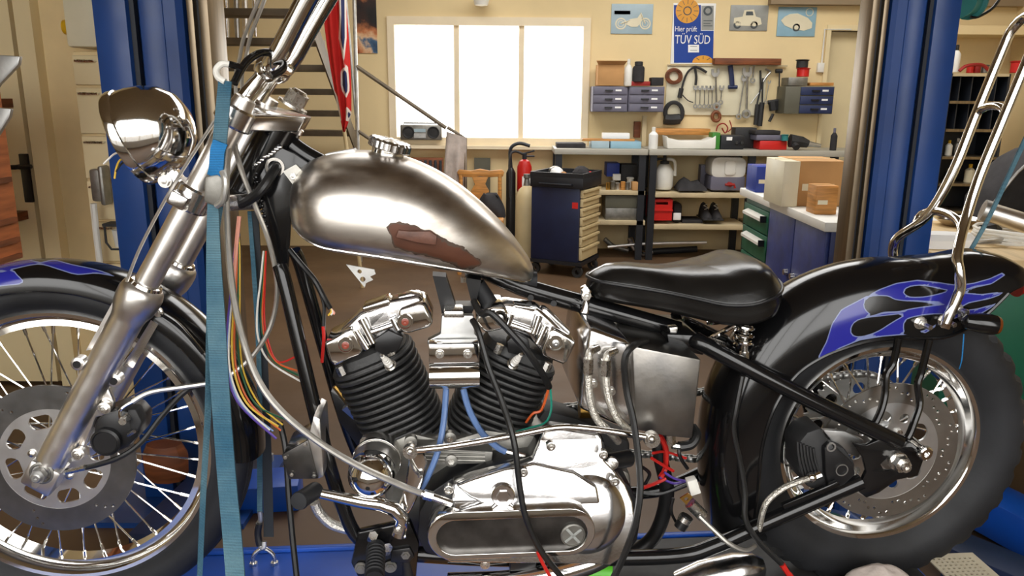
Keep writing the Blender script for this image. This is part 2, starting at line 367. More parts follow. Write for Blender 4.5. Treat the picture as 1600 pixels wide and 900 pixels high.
# ================================================================== car lift columns
def column(label, x0, sgn, y0, grp, kx=1.0, ky=1.0):
    t = thing('lift_column', label, 'lift column', (x0, y0, 0), 0, grp)
    s = sgn
    def bx(mb, a, b, y1, y2, z1=.02, z2=3.05): a, b, y1, y2 = a*kx, b*kx, y1*ky, y2*ky; return mb.box((min(a*s, b*s), y1, z1), (max(a*s, b*s), y2, z2))
    # x measured from the outer edge of the column towards the other column
    obj('post', bx(bx(MB(), 0, .118, 0, .30), .118, .31, .22, .30), 'lift_blue', t, bevel=.006)
    obj('groove', bx(MB(), .118, .135, .03, .22), 'lift_dark', t)
    sec = [V((x*s*kx, y*ky, 0)) for x, y in ((.136, .22), (.136, .06), (.15, .035), (.19, .03), (.2, .035), (.232, .035), (.238, .028), (.28, .03), (.30, .05), (.305, .22))]
    obj('carriage', MB().loft([[p+V((0, 0, .02)) for p in sec], [p+V((0, 0, 3.04)) for p in sec]]), 'lift_blue', t)
    g = obj('guide_rail', bx(MB(), .312, .336, .05, .25), 'steel_rail', t, bevel=.003)
    obj('slot', bx(MB(), .336, .352, .09, .25), 'lift_dark', t)
    obj('guide_rail', bx(MB(), .352, .385, .06, .25), 'steel_rail', t, bevel=.003)
    obj('base_plate', bx(MB(), -.16, .46, -.22, .45, 0, .02), 'lift_blue', t)
    for k, (ax, ay) in enumerate(((-.11, -.15), (.40, -.15), (-.11, .38), (.40, .38))):
        obj('anchor_bolt', MB().hexa((ax*s*kx, ay*ky, .02), (ax*s*kx, ay*ky, .05), .018), 'galv', t)
    return t
column('tall blue lift column on the left beside the cream cabinet', -1.325, 1, 2.62, 'two post car lift', .90, .8)
column('tall blue lift column on the right behind the sissy bar', 1.335, -1, 2.50, 'two post car lift', .66, .5)
def slab(name, label, cat, corners, z0, z1, mt, grp=None):     # flat plate from four floor points
    o = obj(name, MB().prism([V((p.x, p.y, z0)) for p in corners], (0, 0, z1-z0)), mt, bevel=.006); return tag(o, label, cat, grp)
def lerp(a, b, t): return a+(b-a)*t
def bar(name, label, a, b, wdt, z0, z1, mt, grp):
    dv = (b-a); dv.z = 0; n = V((-dv.y, dv.x, 0)).normalized()*wdt/2
    return slab(name, label, 'lift arm', [a-n, b-n, b+n, a+n], z0, z1, mt, grp)
bar('lift_arm', 'navy swing arm lying low behind the front wheel', G(232, 845, .14), G(330, 745, .14), .13, .02, .16, 'deck_navy', 'car lift arms')
bar('lift_arm', 'blue swing arm at lower right behind the rear tyre', G(1480, 735, .14), G(1700, 845, .14), .16, .02, .15, 'deck_blue', 'car lift arms')
bar('lift_arm', 'dark swing arm in the bottom right corner', G(1490, 850, .1), G(1680, 930, .1), .14, .0, .12, 'deck_navy', 'car lift arms')
bar('lift_arm', 'blue floor beam seen below the regulator box', G(380, 768, .05), G(470, 762, .05), .16, .0, .10, 'deck_blue', 'car lift arms')
p = G(262, 748, .16)
o = obj('wood_block', MB().loft([[p+V((math.cos(t)*.075*r, math.sin(t)*.05*r, h)) for t in [i*math.pi/5 for i in range(10)]] for r, h in ((.8, 0), (1, .03), (1.05, .09), (.8, .13))]), 'wood_dark')
tag(o, 'rounded brown block on the navy swing arm', 'block')
# ================================================================== left wall things
t = thing('control_box', 'pale plastic switch box with yellow knob above cream cabinet', 'switch box', W(124, 75, 3.5))
a, b, c, e = rect(98, -30, 165, 74, 3.5); o = t.location
obj('body', MB().box((a-o.x, 0, c-o.z), (b-o.x, .36, e-o.z)), 'sign_cream', t, bevel=.015)
k = W(95, 40, 3.5)-o
obj('knob', MB().lathe([(.0001, -.03), (.03, -.028), (.034, -.01), (.026, 0), (.02, .02)], k+V((.0, .08, 0)), (1, 0, 0), 16), 'yellow', t)
t = thing('drawer_cabinet', 'cream metal cabinet with shallow drawers beside left lift column', 'cabinet', V((W(160, 300, 3.5).x, 3.5, 0)))
ox = t.location.x; a, b = W(131, 250, 3.5).x-ox, W(230, 250, 3.5).x-ox
obj('body', MB().box((a-.008, .02, .0), (b, .36, W(150, 80, 3.5).z)), 'wall_grubby', t, bevel=.006)
zz = [W(150, q, 3.5).z for q in (84, 135, 211, 281, 345, 410, 480)]
for i in range(6):
    dr = obj('drawer', MB().box((a, 0, zz[i+1]+.006), (b-.005, .02, zz[i]-.006)), 'door_paint', t, bevel=.004)
    obj('pull', MB().tube([V((a+.02, 0, zz[i]-.03)), V((a+.02, -.02, zz[i]-.03)), V((a+.1, -.02, zz[i]-.03)), V((a+.1, 0, zz[i]-.03))], .005, 6), 'bolt', dr)
q = W(153, 290, 3.44); o = obj('wall_phone', MB().box(q+V((-.035, 0, -.07)), q+V((.02, .05, .07))).box(q+V((.012, -.02, -.085)), q+V((.035, .05, .085))), 'cast_grey', bevel=.01)
tag(o, 'small grey wall phone hung on the cream cabinet', 'phone')
q = W(176, 372, 3.42); t = thing('holder_bracket', 'dark wire holder with white cup on the cream cabinet', 'holder', q)
obj('wire_frame', MB().box((-.04, 0, .05), (.05, .08, .062)).tube([V((-.03, 0, .05)), V((-.03, 0, -.02)), V((-.01, .0, -.05)), V((.04, .0, -.05))], .005, 6), 'black_matte', t)
obj('cup', MB().lathe([(.022, -.045), (.03, .03), (.027, .03), (.02, -.04)], (.012, .04, 0), (0, 0, 1), 16), 'white_plastic', t)
o = obj('conduit_pipe', MB().tube([W(146, 318, 3.42), W(150, 360, 3.42), W(157, 420, 3.42)], .014, 8), 'white_plastic'); tag(o, 'white plastic pipe standing against the cream cabinet', 'pipe')
# wooden rack at the left edge with tilted grey trays
q = V((W(0, 300, 3.15).x, 3.0, 0))
t = thing('wooden_rack', 'reddish brown wooden shelf rack at the left edge', 'shelf', q)
xr_ = W(22, 300, 3.15).x-q.x; zr1 = W(10, 122, 3.0).z; zr0 = W(10, 412, 3.0).z
obj('back_panel', MB().box((-.5, .13, zr0), (xr_, .15, zr1)), 'wood_red', t)
obj('side_post', MB().box((xr_-.03, 0, zr0), (xr_, .13, zr1)), 'wood_red', t)
for yy in (285, 350, 382, 408):
    obj('shelf_board', MB().box((-.5, -.02, W(10, yy, 3).z-.012), (xr_+.012, .13, W(10, yy, 3).z+.008)), 'wood_dark', t)
for zz_ in (zr1-.1, zr0+.07): obj('wall_bracket', MB().box((-.4, .15, zz_-.02), (-.3, .86, zz_+.02)), 'wood_dark', t)
for i, (x1, y0, y1, lb) in enumerate(((31, 86, 126, 'upper grey metal tray tilted on the wooden rack'), (17, 168, 240, 'lower grey metal tray tilted on the wooden rack'))):
    A_, B_, C_ = W(-40, y0-3, 2.95), W(x1, y0+2, 2.95), W(-40, y1+(60 if i == 0 else 40), 2.95)
    o = obj('metal_tray', MB().prism([A_, B_, B_+V((-.01, 0, -.03)), lerp(B_, C_, .45)+V((-.0, 0, 0)), C_], (0, .02, 0)), 'alloy_dull', bevel=.004); tag(o, lb, 'tray', 'trays on the wooden rack')
q = W(1, 283, 3.08); q.z = W(10, 285, 3).z+.008; o = obj('small_jar', MB().lathe([(.02, 0), (.022, .04), (.016, .05), (.018, .06)], q+V((-.02, 0, 0)), (0, 0, 1), 14), 'cast_grey'); tag(o, 'small grey jar on the wooden rack shelf', 'jar')
# ================================================================== open stairs
X0, X1 = -2.32, -1.46
t = thing('open_stairs', 'steel stair flight with open grating treads behind the handlebars', 'stairs', ((X0+X1)/2, 7.5, 0)); o = t.location
for k in range(9):
    z = 2.035-.181*k; y = 5.9+.275*k
    if y > 7.4: break
    obj('tread', MB().box((X0-o.x, y-o.y, z-.05), (X1-o.x, y+.23-o.y, z)), 'stair_steel', t, bevel=.003)
for k in (-1, -2, -3):
    obj('tread', MB().box((X0-o.x, 5.9+.275*k-o.y, 2.035-.181*k-.05), (X1-o.x, 6.13+.275*k-o.y, 2.035-.181*k)), 'stair_steel', t, bevel=.003)
for xx in (X0-.02, X1):
    A_ = V((xx-o.x, 5.05-o.y, 2.66)); C_ = V((xx-o.x, 7.6-o.y, .98))
    obj('stringer', MB().prism([A_, C_, C_+V((0, 0, -.18)), A_+V((0, 0, -.18))], (.012, 0, 0)), 'stair_steel', t)
t = thing('stair_railing', 'thin steel stair railing sloping down past the window', 'railing', V((-1.35, 6.95, 0))); o = t.location
P_ = [W(556, 103, 6.95), W(697, 200, 6.95)]
obj('handrail', MB().tube([p-o for p in P_], .017, 8), 'stair_steel', t)
obj('lower_rail', MB().tube([W(557, 203, 6.95)-o, W(727, 320, 6.95)-o], .015, 8), 'stair_steel', t)
obj('post', MB().tube([W(553, -20, 6.95)-o, V((W(557, 230, 6.95).x-o.x, 0, 0))], .017, 8), 'galv', t)
obj('post', MB().tube([W(699, 199, 6.95)-o, W(727, 216, 6.95)-o, V((W(727, 290, 6.95).x-o.x, 0, 0))], .015, 8), 'stair_steel', t)
obj('brace', MB().tube([W(540, -10, 6.95)-o, W(556, 180, 6.95)-o], .012, 8), 'galv', t)
# pipes hung on the wall behind the stairs
for i, (xx, y0, y1, r, mt) in enumerate(((338, -30, 60, .022, 'alloy'), (352, -30, 72, .03, 'polished'), (368, -30, 66, .022, 'alloy_dull'), (382, -30, 82, .026, 'alloy'), (345, 60, 92, .014, 'lift_dark'), (396, -30, 58, .018, 'polished'))):
    p0, p1 = W(xx, y0, 7.5), W(xx+3, y1, 7.5)
    o = obj('exhaust_pipe', MB().tube([p0, lerp(p0, p1, .7), p1+V((.01, -.02, 0))], [r, r*1.1, r*.8], 12), mt)
    tag(o, ['leftmost bright pipe', 'second bright thick pipe', 'dull pipe in the middle', 'long bright pipe', 'short dark pipe below the others', 'rightmost slim pipe'][i]+' hung on the wall behind the stairs', 'pipe', 'pipes hung behind the stairs')
o = obj('green_bottle', MB().lathe([(.04, 0), (.042, .13), (.02, .17), (.02, .2)], W(335, 205, 6.9), (0, 0, 1), 16), 'green_plastic'); tag(o, 'green bottle seen through the stairs beside the left column', 'bottle')
o = obj('sill_shelf', MB().box(W(318, 205, 6.85), W(345, 212, 6.85)+V((0, .2, 0))), 'shelf_board'); tag(o, 'small board carrying the green bottle behind the stairs', 'shelf')
# ================================================================== things on the rear wall
def panel(x0, y0, x1, y1, d=.012, Y=None): return PB(x0, y0, x1, y1, (YB if Y is None else Y)-d, d)
# poster by the stairs: painted scene, procedural colours
pm = mat('poster_print', srgb(30, 26, 30), rough=.35, scale=3.5); n_ = pm.node_tree.nodes; rp = [x for x in n_ if x.type == 'VALTORGB'][0].color_ramp
for pos, c in ((.42, srgb(50, 24, 18)), (.50, srgb(196, 120, 72)), (.56, srgb(226, 190, 150)), (.60, srgb(60, 96, 130))):
    q = rp.elements.new(pos); q.color = c+(1,)
rp.elements[0].color = srgb(16, 14, 18)+(1,); rp.elements[-1].color = srgb(26, 50, 80)+(1,)
o = obj('wall_poster', panel(556, -40, 588, 83), 'poster_print'); tag(o, 'dark colourful poster on the wall left of the window', 'poster')
# tin signs
def sign(name, label, x0, y0, x1, y1, mt):
    q = W((x0+x1)/2, (y0+y1)/2, YB-.012); t = thing(name, label, 'sign', q, 0)
    a, b, c, e = rect(x0, y0, x1, y1, YB-.012)
    obj('plate', MB().box((a-q.x, 0, c-q.z), (b-q.x, .012, e-q.z)), mt, t, bevel=.003)
    return t, q, (lambda px, py, d=.003: W(px, py, YB-.012)-q+V((0, -d, 0)))
t, q, L_ = sign('tin_sign', 'pale blue tin sign with a drawn motorcycle right of the window', 955, 6, 1020, 53, 'sign_pale')
for cx in (970, 1008):
    c0 = L_(cx, 37); obj('wheel_drawing', MB().lathe([(.052, 0), (.052, .003), (.040, .003), (.040, 0)], c0+V((0, 0, 0)), (0, 1, 0), 20, closed=True).lathe([(.03, 0), (.03, .003), (.024, .003), (.024, 0)], c0, (0, 1, 0), 16, closed=True), 'sign_cream', t)
obj('bike_drawing', MB().prism([L_(978, 38), L_(984, 30), L_(996, 28), L_(1000, 22), L_(1003, 22), L_(1002, 34), L_(996, 42), L_(986, 42)], (0, -.002, 0)).tube([L_(1008, 37), L_(1001, 20)], .006, 6).tube([L_(970, 37), L_(984, 32)], .006, 6), 'sign_cream', t)
obj('caption', MB().box(L_(960, 20)+V((0, 0, -.012)), L_(985, 17)), 'ink', t)
t, q, L_ = sign('tin_sign', 'grey tin sign with a drawn vintage truck', 1141, 8, 1200, 48, 'sign_grey')
obj('truck_drawing', MB().prism([L_(1146, 36), L_(1147, 28), L_(1160, 26), L_(1163, 16), L_(1178, 15), L_(1181, 26), L_(1188, 28), L_(1190, 38), L_(1180, 41), L_(1150, 40)], (0, -.002, 0)), 'sign_cream', t)
for cx in (1152, 1178): obj('wheel_drawing', MB().lathe([(.034, 0), (.034, .003), (.018, .003), (.018, 0)], L_(cx, 39, .005), (0, 1, 0), 16, closed=True), 'ink', t)
obj('window_drawing', MB().prism([L_(1165, 24, .005), L_(1166, 18, .005), L_(1176, 18, .005), L_(1177, 24, .005)], (0, -.001, 0)), 'ink', t)
t, q, L_ = sign('tin_sign', 'light blue tin sign with a drawn round white car', 1215, 11, 1275, 57, 'sign_blue2')
obj('car_drawing', MB().prism([L_(1220, 32), L_(1226, 26), L_(1234, 22), L_(1246, 21), L_(1262, 28), L_(1269, 36), L_(1268, 44), L_(1256, 48), L_(1240, 46), L_(1226, 40)], (0, -.002, 0)), 'sign_cream', t)
obj('wheel_drawing', MB().lathe([(.034, 0), (.034, .003), (.02, .003), (.02, 0)], L_(1244, 43, .005), (0, 1, 0), 16, closed=True), 'ink', t)
obj('badge', MB().lathe([(.036, 0), (.036, .003), (.030, .003), (.030, 0)], L_(1265, 19), (0, 1, 0), 18, closed=True), 'sign_cream', t)
# inspection sign
t, q, L_ = sign('inspection_sign', 'blue and white vehicle inspection sign with orange round seals', 1050, 5, 1116, 100, 'paper_white')
obj('blue_field', MB().prism([L_(1053, 8, .0015), L_(1095, 8, .0015), L_(1095, 48, .0015), L_(1115, 48, .0015), L_(1114, 98, .0015), L_(1053, 98, .0015)], (0, -.001, 0)), 'tuv_blue', t)
obj('corner_panel', MB().prism([L_(1096, 9, .0015), L_(1115, 9, .0015), L_(1115, 47, .0015), L_(1096, 47, .0015)], (0, -.001, 0)), 'sign_grey', t)
def seal(c, R, a0=0, a1=None):
    s_ = obj('seal', MB().lathe([(R, 0), (R, .002), (.0001, .002)], c, (0, -1, 0), 28, a0=a0, a1=a1), 'tuv_orange', t)
    mb = MB(); n = 12
    for k in range(n):
        an = 2*math.pi*k/n
        if a1 is not None and math.sin(an) < .12: continue
        u = V((math.cos(an), 0, math.sin(an))); v = V((-u.z, 0, u.x)); mb.prism([c+u*R*.55+v*R*.02+V((0, -.003, 0)), c+u*R*.92+v*R*.02+V((0, -.003, 0)), c+u*R*.92-v*R*.02+V((0, -.003, 0)), c+u*R*.55-v*R*.02+V((0, -.003, 0))], (0, -.001, 0))
    if a1 is None: mb.lathe([(R*.36, 0), (R*.36, .004), (R*.28, .004), (R*.28, 0)], c, (0, -1, 0), 20, closed=True)
    obj('seal_marks', mb, 'ink', s_)
seal(L_(1074, 17, .0026), .108)
c0 = L_(1098, 98, .0026); fx, fy, fa = frame((0, -1, 0))
mb = MB(); arc = [c0+V((math.cos(k*math.pi/16)*.098, 0, math.sin(k*math.pi/16)*.066)) for k in range(17)]
s_ = obj('seal', MB().prism(arc, (0, -.0015, 0)), 'tuv_orange', t)
mb = MB()
for k in (4, 8, 12):
    u = V((math.cos(k*math.pi/16)*.098, 0, math.sin(k*math.pi/16)*.066)); mb.tube([c0+u*.5+V((0, -.002, 0)), c0+u*.9+V((0, -.002, 0))], .003, 4)
obj('seal_marks', mb, 'ink', s_)
obj('emblem', MB().lathe([(.042, 0), (.042, .002), (.024, .002), (.024, 0)], L_(1106, 17, .0028), (0, -1, 0), 20, closed=True), 'ink', t)
obj('corner_lines', MB().box(L_(1099, 33, .003), L_(1113, 32, .004)).box(L_(1099, 37, .003), L_(1110, 36, .004)).box(L_(1099, 41, .003), L_(1113, 40, .004)), 'ink', t)
RX = Matrix.Rotation(math.radians(90), 4, 'X')
text('lettering', 'Hier pr\u00fcft', .066, 'paper_white', t, Matrix.Translation(L_(1054, 49, .004)) @ RX, sx=.76)
text('lettering', 'T\u00dcV S\u00dcD', .108, 'paper_white', t, Matrix.Translation(L_(1054, 68, .004)) @ RX, sx=.74, depth=.0012)
obj('white_label', MB().prism([L_(1075, 70, .003), L_(1092, 70, .003), L_(1092, 82, .003), L_(1075, 82, .003)], (0, -.002, 0)), 'paper_white', t)
obj('label_lines', MB().box(L_(1078, 73, .0055), L_(1089, 72.4, .006)).box(L_(1078, 79, .0055), L_(1089, 78.4, .006)), 'ink', t)
# small drawer cabinets hung on the wall
def drawer_box(label, x0, x1, y0, y1, rows, body, front, grp, fx0=None, dep=.26):
    Y = YB-dep; q = W((x0+x1)/2, y1, Y); t = thing('drawer_cabinet', label, 'cabinet', q, 0, grp)
    a, b, c, e = rect(x0, y0, x1, y1, Y); obj('body', MB().box((a-q.x, .012, c-q.z), (b-q.x, dep, e-q.z)), body, t, bevel=.004)
    fa = a if fx0 is None else W(fx0, (y0+y1)/2, Y).x
    h = (e-c)/rows
    for k in range(rows):
        dr = obj('drawer', MB().box((fa-q.x+.008, 0, c-q.z+h*k+.005), (b-q.x-.008, .014, c-q.z+h*(k+1)-.005)), front, t, bevel=.003)
        m = (fa+b)/2-q.x
        obj('pull', MB().box((m-.05, -.02, c-q.z+h*k+h*.45), (m+.02, 0, c-q.z+h*k+h*.6)), 'black_satin', dr)
        obj('card', MB().box((m+.045, -.002, c-q.z+h*k+h*.45), (m+.1, .002, c-q.z+h*k+h*.65)), 'paper_white', dr)
    return t
drawer_box('left grey three drawer box on the wall by the window', 926, 981, 135, 175, 3, 'drawer_grey', 'drawer_grey', 'grey wall drawer boxes')
drawer_box('right grey three drawer box beside the tool board', 982, 1038, 135, 175, 3, 'drawer_grey', 'drawer_grey', 'grey wall drawer boxes')
drawer_box('grey green wall cabinet with navy drawers', 1227, 1303, 135, 178, 3, 'grey_green', 'drawer_navy', None, fx0=1249)
def wbox(name, label, cat, x0, y0, x1, y1, Y, d, mt, grp=None, bevel=.004):
    o = obj(name, PB(x0, y0, x1, y1, Y, d), mt, bevel=bevel); return tag(o, label, cat, grp)
def can(name, label, cat, x, y0, y1, rpx, Y, mt, cap=None, capmat='black_satin', neck=.35, grp=None):
    b = W(x, y1, Y); h = W(x, y0, Y).z-b.z; r = rpx*Y/FPX
    t = thing(name, label, cat, b, 0, grp)
    hb = h*(.8 if cap else 1)
    obj('body', MB().lathe([(r*.92, 0), (r, h*.03), (r, hb*.82), (r*(neck+.3), hb*.93), (r*neck, hb)], (0, 0, 0), (0, 0, 1), 18), mt, t)
    if cap: obj('cap', MB().lathe([(r*neck*1.15, hb), (r*neck*1.15, h*.98), (r*neck*.8, h)], (0, 0, 0), (0, 0, 1), 14), capmat, t)
    return t
Yc = YB-.25
t = thing('cardboard_box', 'small open cardboard box on the left drawer box', 'box', W(955, 134, Yc)); q = t.location
a, b, c, e = rect(934, 101, 975, 134, Yc); obj('box_body', MB().box((a-q.x, 0, c-q.z), (b-q.x, .2, e-q.z)), 'cardboard', t, bevel=.003)
obj('flap', MB().prism([V((a-q.x, 0, e-q.z)), V((b-q.x, 0, e-q.z)), V((b-q.x+.02, -.05, e-q.z+.03)), V((a-q.x-.02, -.05, e-q.z+.03))], (0, .004, .004)), 'cardboard', t)
can('spray_bottle', 'white bottle beside the cardboard box on the drawer boxes', 'bottle', 981, 92, 134, 6, Yc, 'white_plastic', True, 'white_plastic')
can('spray_bottle', 'dark bottle on the right drawer box', 'bottle', 997, 96, 128, 9, Yc, 'dark_fabric', True, 'black_matte', .6)
wbox('tin_box', 'low red tin box under the dark bottle', 'box', 986, 127, 1016, 134, Yc-.02, .15, 'red_dull')
wbox('tin_box', 'small dark box at the right end of the drawer boxes', 'box', 1018, 121, 1037, 134, Yc, .14, 'dark_fabric')
wbox('tin_box', 'grey clear box on the navy drawer cabinet', 'box', 1232, 121, 1262, 134, Yc, .2, 'cast_grey')
can('paint_can', 'red and black can on the navy drawer cabinet', 'can', 1254, 106, 120, 9, Yc+.05, 'red_plastic', None, neck=.95)
can('paint_can', 'black can standing on the red can', 'can', 1253, 93, 106, 8.5, Yc+.05, 'black_matte', None, neck=.95)
wbox('wood_tray', 'flat wooden tray on the navy drawer cabinet', 'tray', 1266, 129, 1303, 134, Yc, .16, 'wood')
wbox('wood_plank', 'old wooden plank on top of the tool board', 'plank', 1117, 91, 1221, 101, YB-.12, .1, 'wood_dark')
t = thing('light_switch', 'pale light switch with conduit beside the far door', 'switch', W(1283, 105, YB-.04)); q = t.location
obj('switch_body', PB(1278, 98, 1288, 113, YB-.04, .04), 'white_plastic', None, bevel=.004); sw = bpy.data.objects['switch_body']; sw.parent = t; sw.location = -q
obj('conduit', MB().tube([W(1284, 98, YB-.02)-q, W(1289, 46, YB-.02)-q, W(1330, 46, YB-.02)-q], .008, 6), 'white_plastic', t)
# ceiling light stub over the window
q = W(752, -3, YB-.15); o = obj('wall_lamp', MB().lathe([(.001, -.07), (.06, -.06), (.075, 0), (.06, .03), (.03, .04)], q, (0, 0, 1), 18), 'white_plastic'); tag(o, 'small round white lamp above the window', 'lamp')
# ------------------------------------------------------------------ tool board
a, b, c, e = rect(1041, 101, 1196, 180, YB-.02)
t = thing('tool_board', 'cream tool board hung on the wall under the inspection sign', 'board', W(1118, 180, YB-.02)); q = t.location
obj('board', MB().box((a-q.x, 0, c-q.z), (b-q.x, .02, e-q.z)), 'sign_cream', t, bevel=.003)
obj('top_rail', MB().box((a-q.x, -.02, e-q.z-.012), (b-q.x+.18, .0, e-q.z)), 'shelf_board', t)
Yt = YB-.05
def TP(x, y): return W(x, y, Yt)
def spanner(label, x0, y0, x1, y1, r, grp='spanners on the tool board', mt='alloy_dull'):
    a, b = TP(x0, y0), TP(x1, y1); d = (b-a).normalized(); t = thing('spanner', label, 'spanner', a, 0, grp)
    obj('shaft', MB().tube([d*r*2, (b-a)-d*r*2], r*.75, 8, flat=.6), mt, t)
    obj('ring_end', MB().lathe([(r*1.9, -r*.5), (r*1.9, r*.5), (r*1.0, r*.5), (r*1.0, -r*.5)], b-a, (0, 1, 0), 14, closed=True), mt, t)
    n = V((-d.z, 0, d.x))
    obj('open_end', MB().prism([n*r*1.9-d*r*1.7, n*r*.9-d*r*1.7, n*r*.8+d*r*.2, -n*r*.8+d*r*.2, -n*r*.9-d*r*1.7, -n*r*1.9-d*r*1.7, -n*r*2+d*r*.6, -n*r*.9+d*r*2.2, n*r*.9+d*r*2.2, n*r*2+d*r*.6], (0, r*.8, 0)), mt, t)
    return t
for i, xx in enumerate((1087, 1094, 1101, 1107.5, 1113)):
    spanner(['first', 'second', 'third', 'fourth', 'fifth'][i]+' from the left in the row of small spanners', xx, 137, xx-.6, 166, .0105)
spanner('long dark spanner right of the small spanner row', 1118, 113, 1119.5, 166, .019, mt='alloy_dull')
spanner('short spanner hung beside the long dark spanner', 1128, 137, 1126, 160, .012)
spanner('longest bright spanner with a ring end', 1168, 112, 1166, 178, .022)
spanner('slim bright spanner leaning beside the longest spanner', 1163, 122, 1154, 182, .014)
spanner('short bright spanner above the black snips', 1179, 98, 1176, 126, .013)
spanner('slim spanner at the right of the tool board', 1202, 128, 1196, 160, .008)
def tubes(name, label, cat, parts, mt, grp=None):
    mb = MB()
    for pts, r in parts: mb.tube([TP(*p) for p in pts], r, 7, k=4 if len(pts) > 2 else 0)
    o = obj(name, mb, mt); return tag(o, label, cat, grp)
def circ(x, y, rx, ry, n=14, a0=0): return [(x+rx*math.cos(a0+2*math.pi*i/n), y+ry*math.sin(a0+2*math.pi*i/n)) for i in range(n+1)]
tubes('cable_coil', 'brown coil of cable at the upper left of the tool board', 'cable', [(circ(1053, 119, 12-i, 11-i*.6, a0=i), .012) for i in range(4)], 'wood_dark')
tubes('cable_coil', 'black headphone like cable bundle at lower left of the tool board', 'cable', [(circ(1053, 176, 15-i*1.5, 17-i, a0=i), .012) for i in range(3)]+[([(1038, 186), (1048, 187), (1062, 186)], .05)], 'black_matte')
tubes('test_lamp', 'black corded tool hanging over the cable coil', 'tool', [([(1086, 104), (1075, 112), (1068, 128), (1065, 140)], .010), ([(1065, 138), (1062, 153)], .022), ([(1086, 104), (1096, 108), (1104, 113)], .012), ([(1086, 106), (1088, 120), (1087, 133)], .012), ([(1066, 148), (1075, 157), (1083, 160)], .005)], 'black_matte')
tubes('cordless_saw', 'navy handled saw at the top of the tool board', 'tool', [([(1141, 102), (1143, 118), (1144, 134)], .024), ([(1138, 136), (1152, 136)], .018)], 'drawer_navy')
tubes('pliers', 'left pair of black handled snips', 'pliers', [([(1188, 110), (1189, 140)], .010), ([(1184, 163), (1181, 195)], .022), ([(1190, 130), (1183, 163)], .008)], 'black_matte', 'snips on the tool board')
tubes('pliers', 'right pair of black handled snips', 'pliers', [([(1191, 160), (1187, 197)], .024), ([(1192, 122), (1191, 160)], .008)], 'black_matte', 'snips on the tool board')
tubes('air_gun', 'black air gun at the right end of the tool board', 'tool', [([(1208, 158), (1210, 172)], .045), ([(1200, 160), (1216, 158)], .02), ([(1208, 178), (1202, 190)], .014)], 'black_matte')
tubes('hex_key', 'thin T handled hex key at the right of the tool board', 'tool', [([(1212, 111), (1222, 111)], .02), ([(1218, 111), (1217, 150)], .006)], 'black_matte')
tubes('hook_tool', 'bent wire puller hanging beside the hex key', 'tool', [([(1192, 128), (1199, 118), (1204, 112), (1196, 108)], .009), ([(1173, 162), (1182, 150), (1192, 138)], .005)], 'alloy_dull')
tubes('tape_roll', 'dark roll of tape hanging under the long dark spanner', 'tape', [(circ(1119, 182, 6, 7), .016), ([(1120, 166), (1119, 176)], .008)], 'wood_dark')
tubes('jumper_cable', 'thin red and black cable loop above the charger', 'cable', [([(1119, 205), (1122, 196), (1131, 193), (1137, 200), (1133, 208), (1128, 200)], .006), ([(1140, 188), (1143, 200), (1137, 206)], .005)], 'red_dull')
# ------------------------------------------------------------------ workbench with shelves
Yw = 7.12
def bench(label, x0, x1, posts, shelves):
    t = thing('workbench', label, 'workbench', V((W((x0+x1)/2, 240, Yw).x, Yw, 0)), 0, 'benches along the rear wall'); q = t.location
    a, b = W(x0, 240, Yw).x-q.x, W(x1, 240, Yw).x-q.x; zt = W(1080, 234, Yw).z
    obj('bench_top', MB().box((a, -.02, zt-.05), (b, .5, zt)), 'bench_top', t, bevel=.004)
    for p in posts:
        xp = W(p, 300, Yw).x-q.x
        for yy in (0, .43): obj('post', MB().box((xp-.03, yy, 0), (xp+.03, yy+.05, zt-.05)), 'trolley_black', t)
    for (s0, s1, yy) in shelves:
        z = W(1000, yy, Yw).z; obj('shelf_board', MB().box((W(s0, yy, Yw).x-q.x, .0, z-.03), (W(s1, yy, Yw).x-q.x, .47, z+.012)), 'shelf_board', t, bevel=.003)
    return t
bench('left workbench behind the blue tool trolley', 866, 1012, (872, 1002), ((880, 1008, 300), (880, 1008, 347)))
bench('long right workbench behind the seat', 1014, 1420, (1019, 1172, 1300), ((1022, 1168, 303), (1022, 1168, 353), (1176, 1296, 353), (1176, 1296, 268)))
Yi = Yw+.08
I_ = lambda *a, **k: wbox(*a, **k)
I_('flat_case', 'dark flat case at the left end of the bench', 'case', 870, 228, 915, 235, Yi, .25, 'dark_fabric')
I_('flat_case', 'pale flat box on the left bench', 'box', 924, 224, 952, 235, Yi, .25, 'sign_pale')
I_('flat_case', 'white and teal flat box beside the pale box', 'box', 954, 224, 1002, 235, Yi, .25, 'sign_blue2')
I_('wood_plank', 'thin plank lying across the flat boxes', 'plank', 910, 217, 992, 221, Yi+.05, .1, 'wood')
I_('white_carton', 'small white carton on the thin plank', 'box', 942, 208, 984, 217, Yi+.05, .1, 'paper_white')
I_('dark_bracket', 'rusty bracket fixed on the wall above the bench', 'bracket', 991, 190, 1001, 215, YB-.06, .06, 'wood_dark')
I_('board_offcut', 'narrow upright board against the wall above the bench', 'board', 1003, 186, 1010, 234, YB-.12, .04, 'shelf_board')
can('white_bottle', 'bright white bottle catching the window light', 'bottle', 1020, 200, 234, 7, Yi, 'paper_white', True, 'white_plastic')
a = [TP(*p) for p in ((1026, 213), (1030, 217), (1050, 220), (1085, 220), (1104, 217), (1109, 213), (1108, 234), (1028, 234))]
o = obj('plastic_fairing', MB().prism([p+V((0, Yi-Yt-.02, 0)) for p in [W(x, y, Yt) for x, y in ((1027, 213), (1031, 217), (1050, 221), (1085, 221), (1097, 216), (1101, 213), (1100, 233), (1029, 233))]], (0, .2, 0)), 'white_plastic', bevel=.01); tag(o, 'long white plastic fairing lying on the bench', 'fairing')
I_('wood_plank', 'long wooden plank resting above the white fairing', 'plank', 1024, 201, 1110, 211, Yi+.3, .12, 'wood')
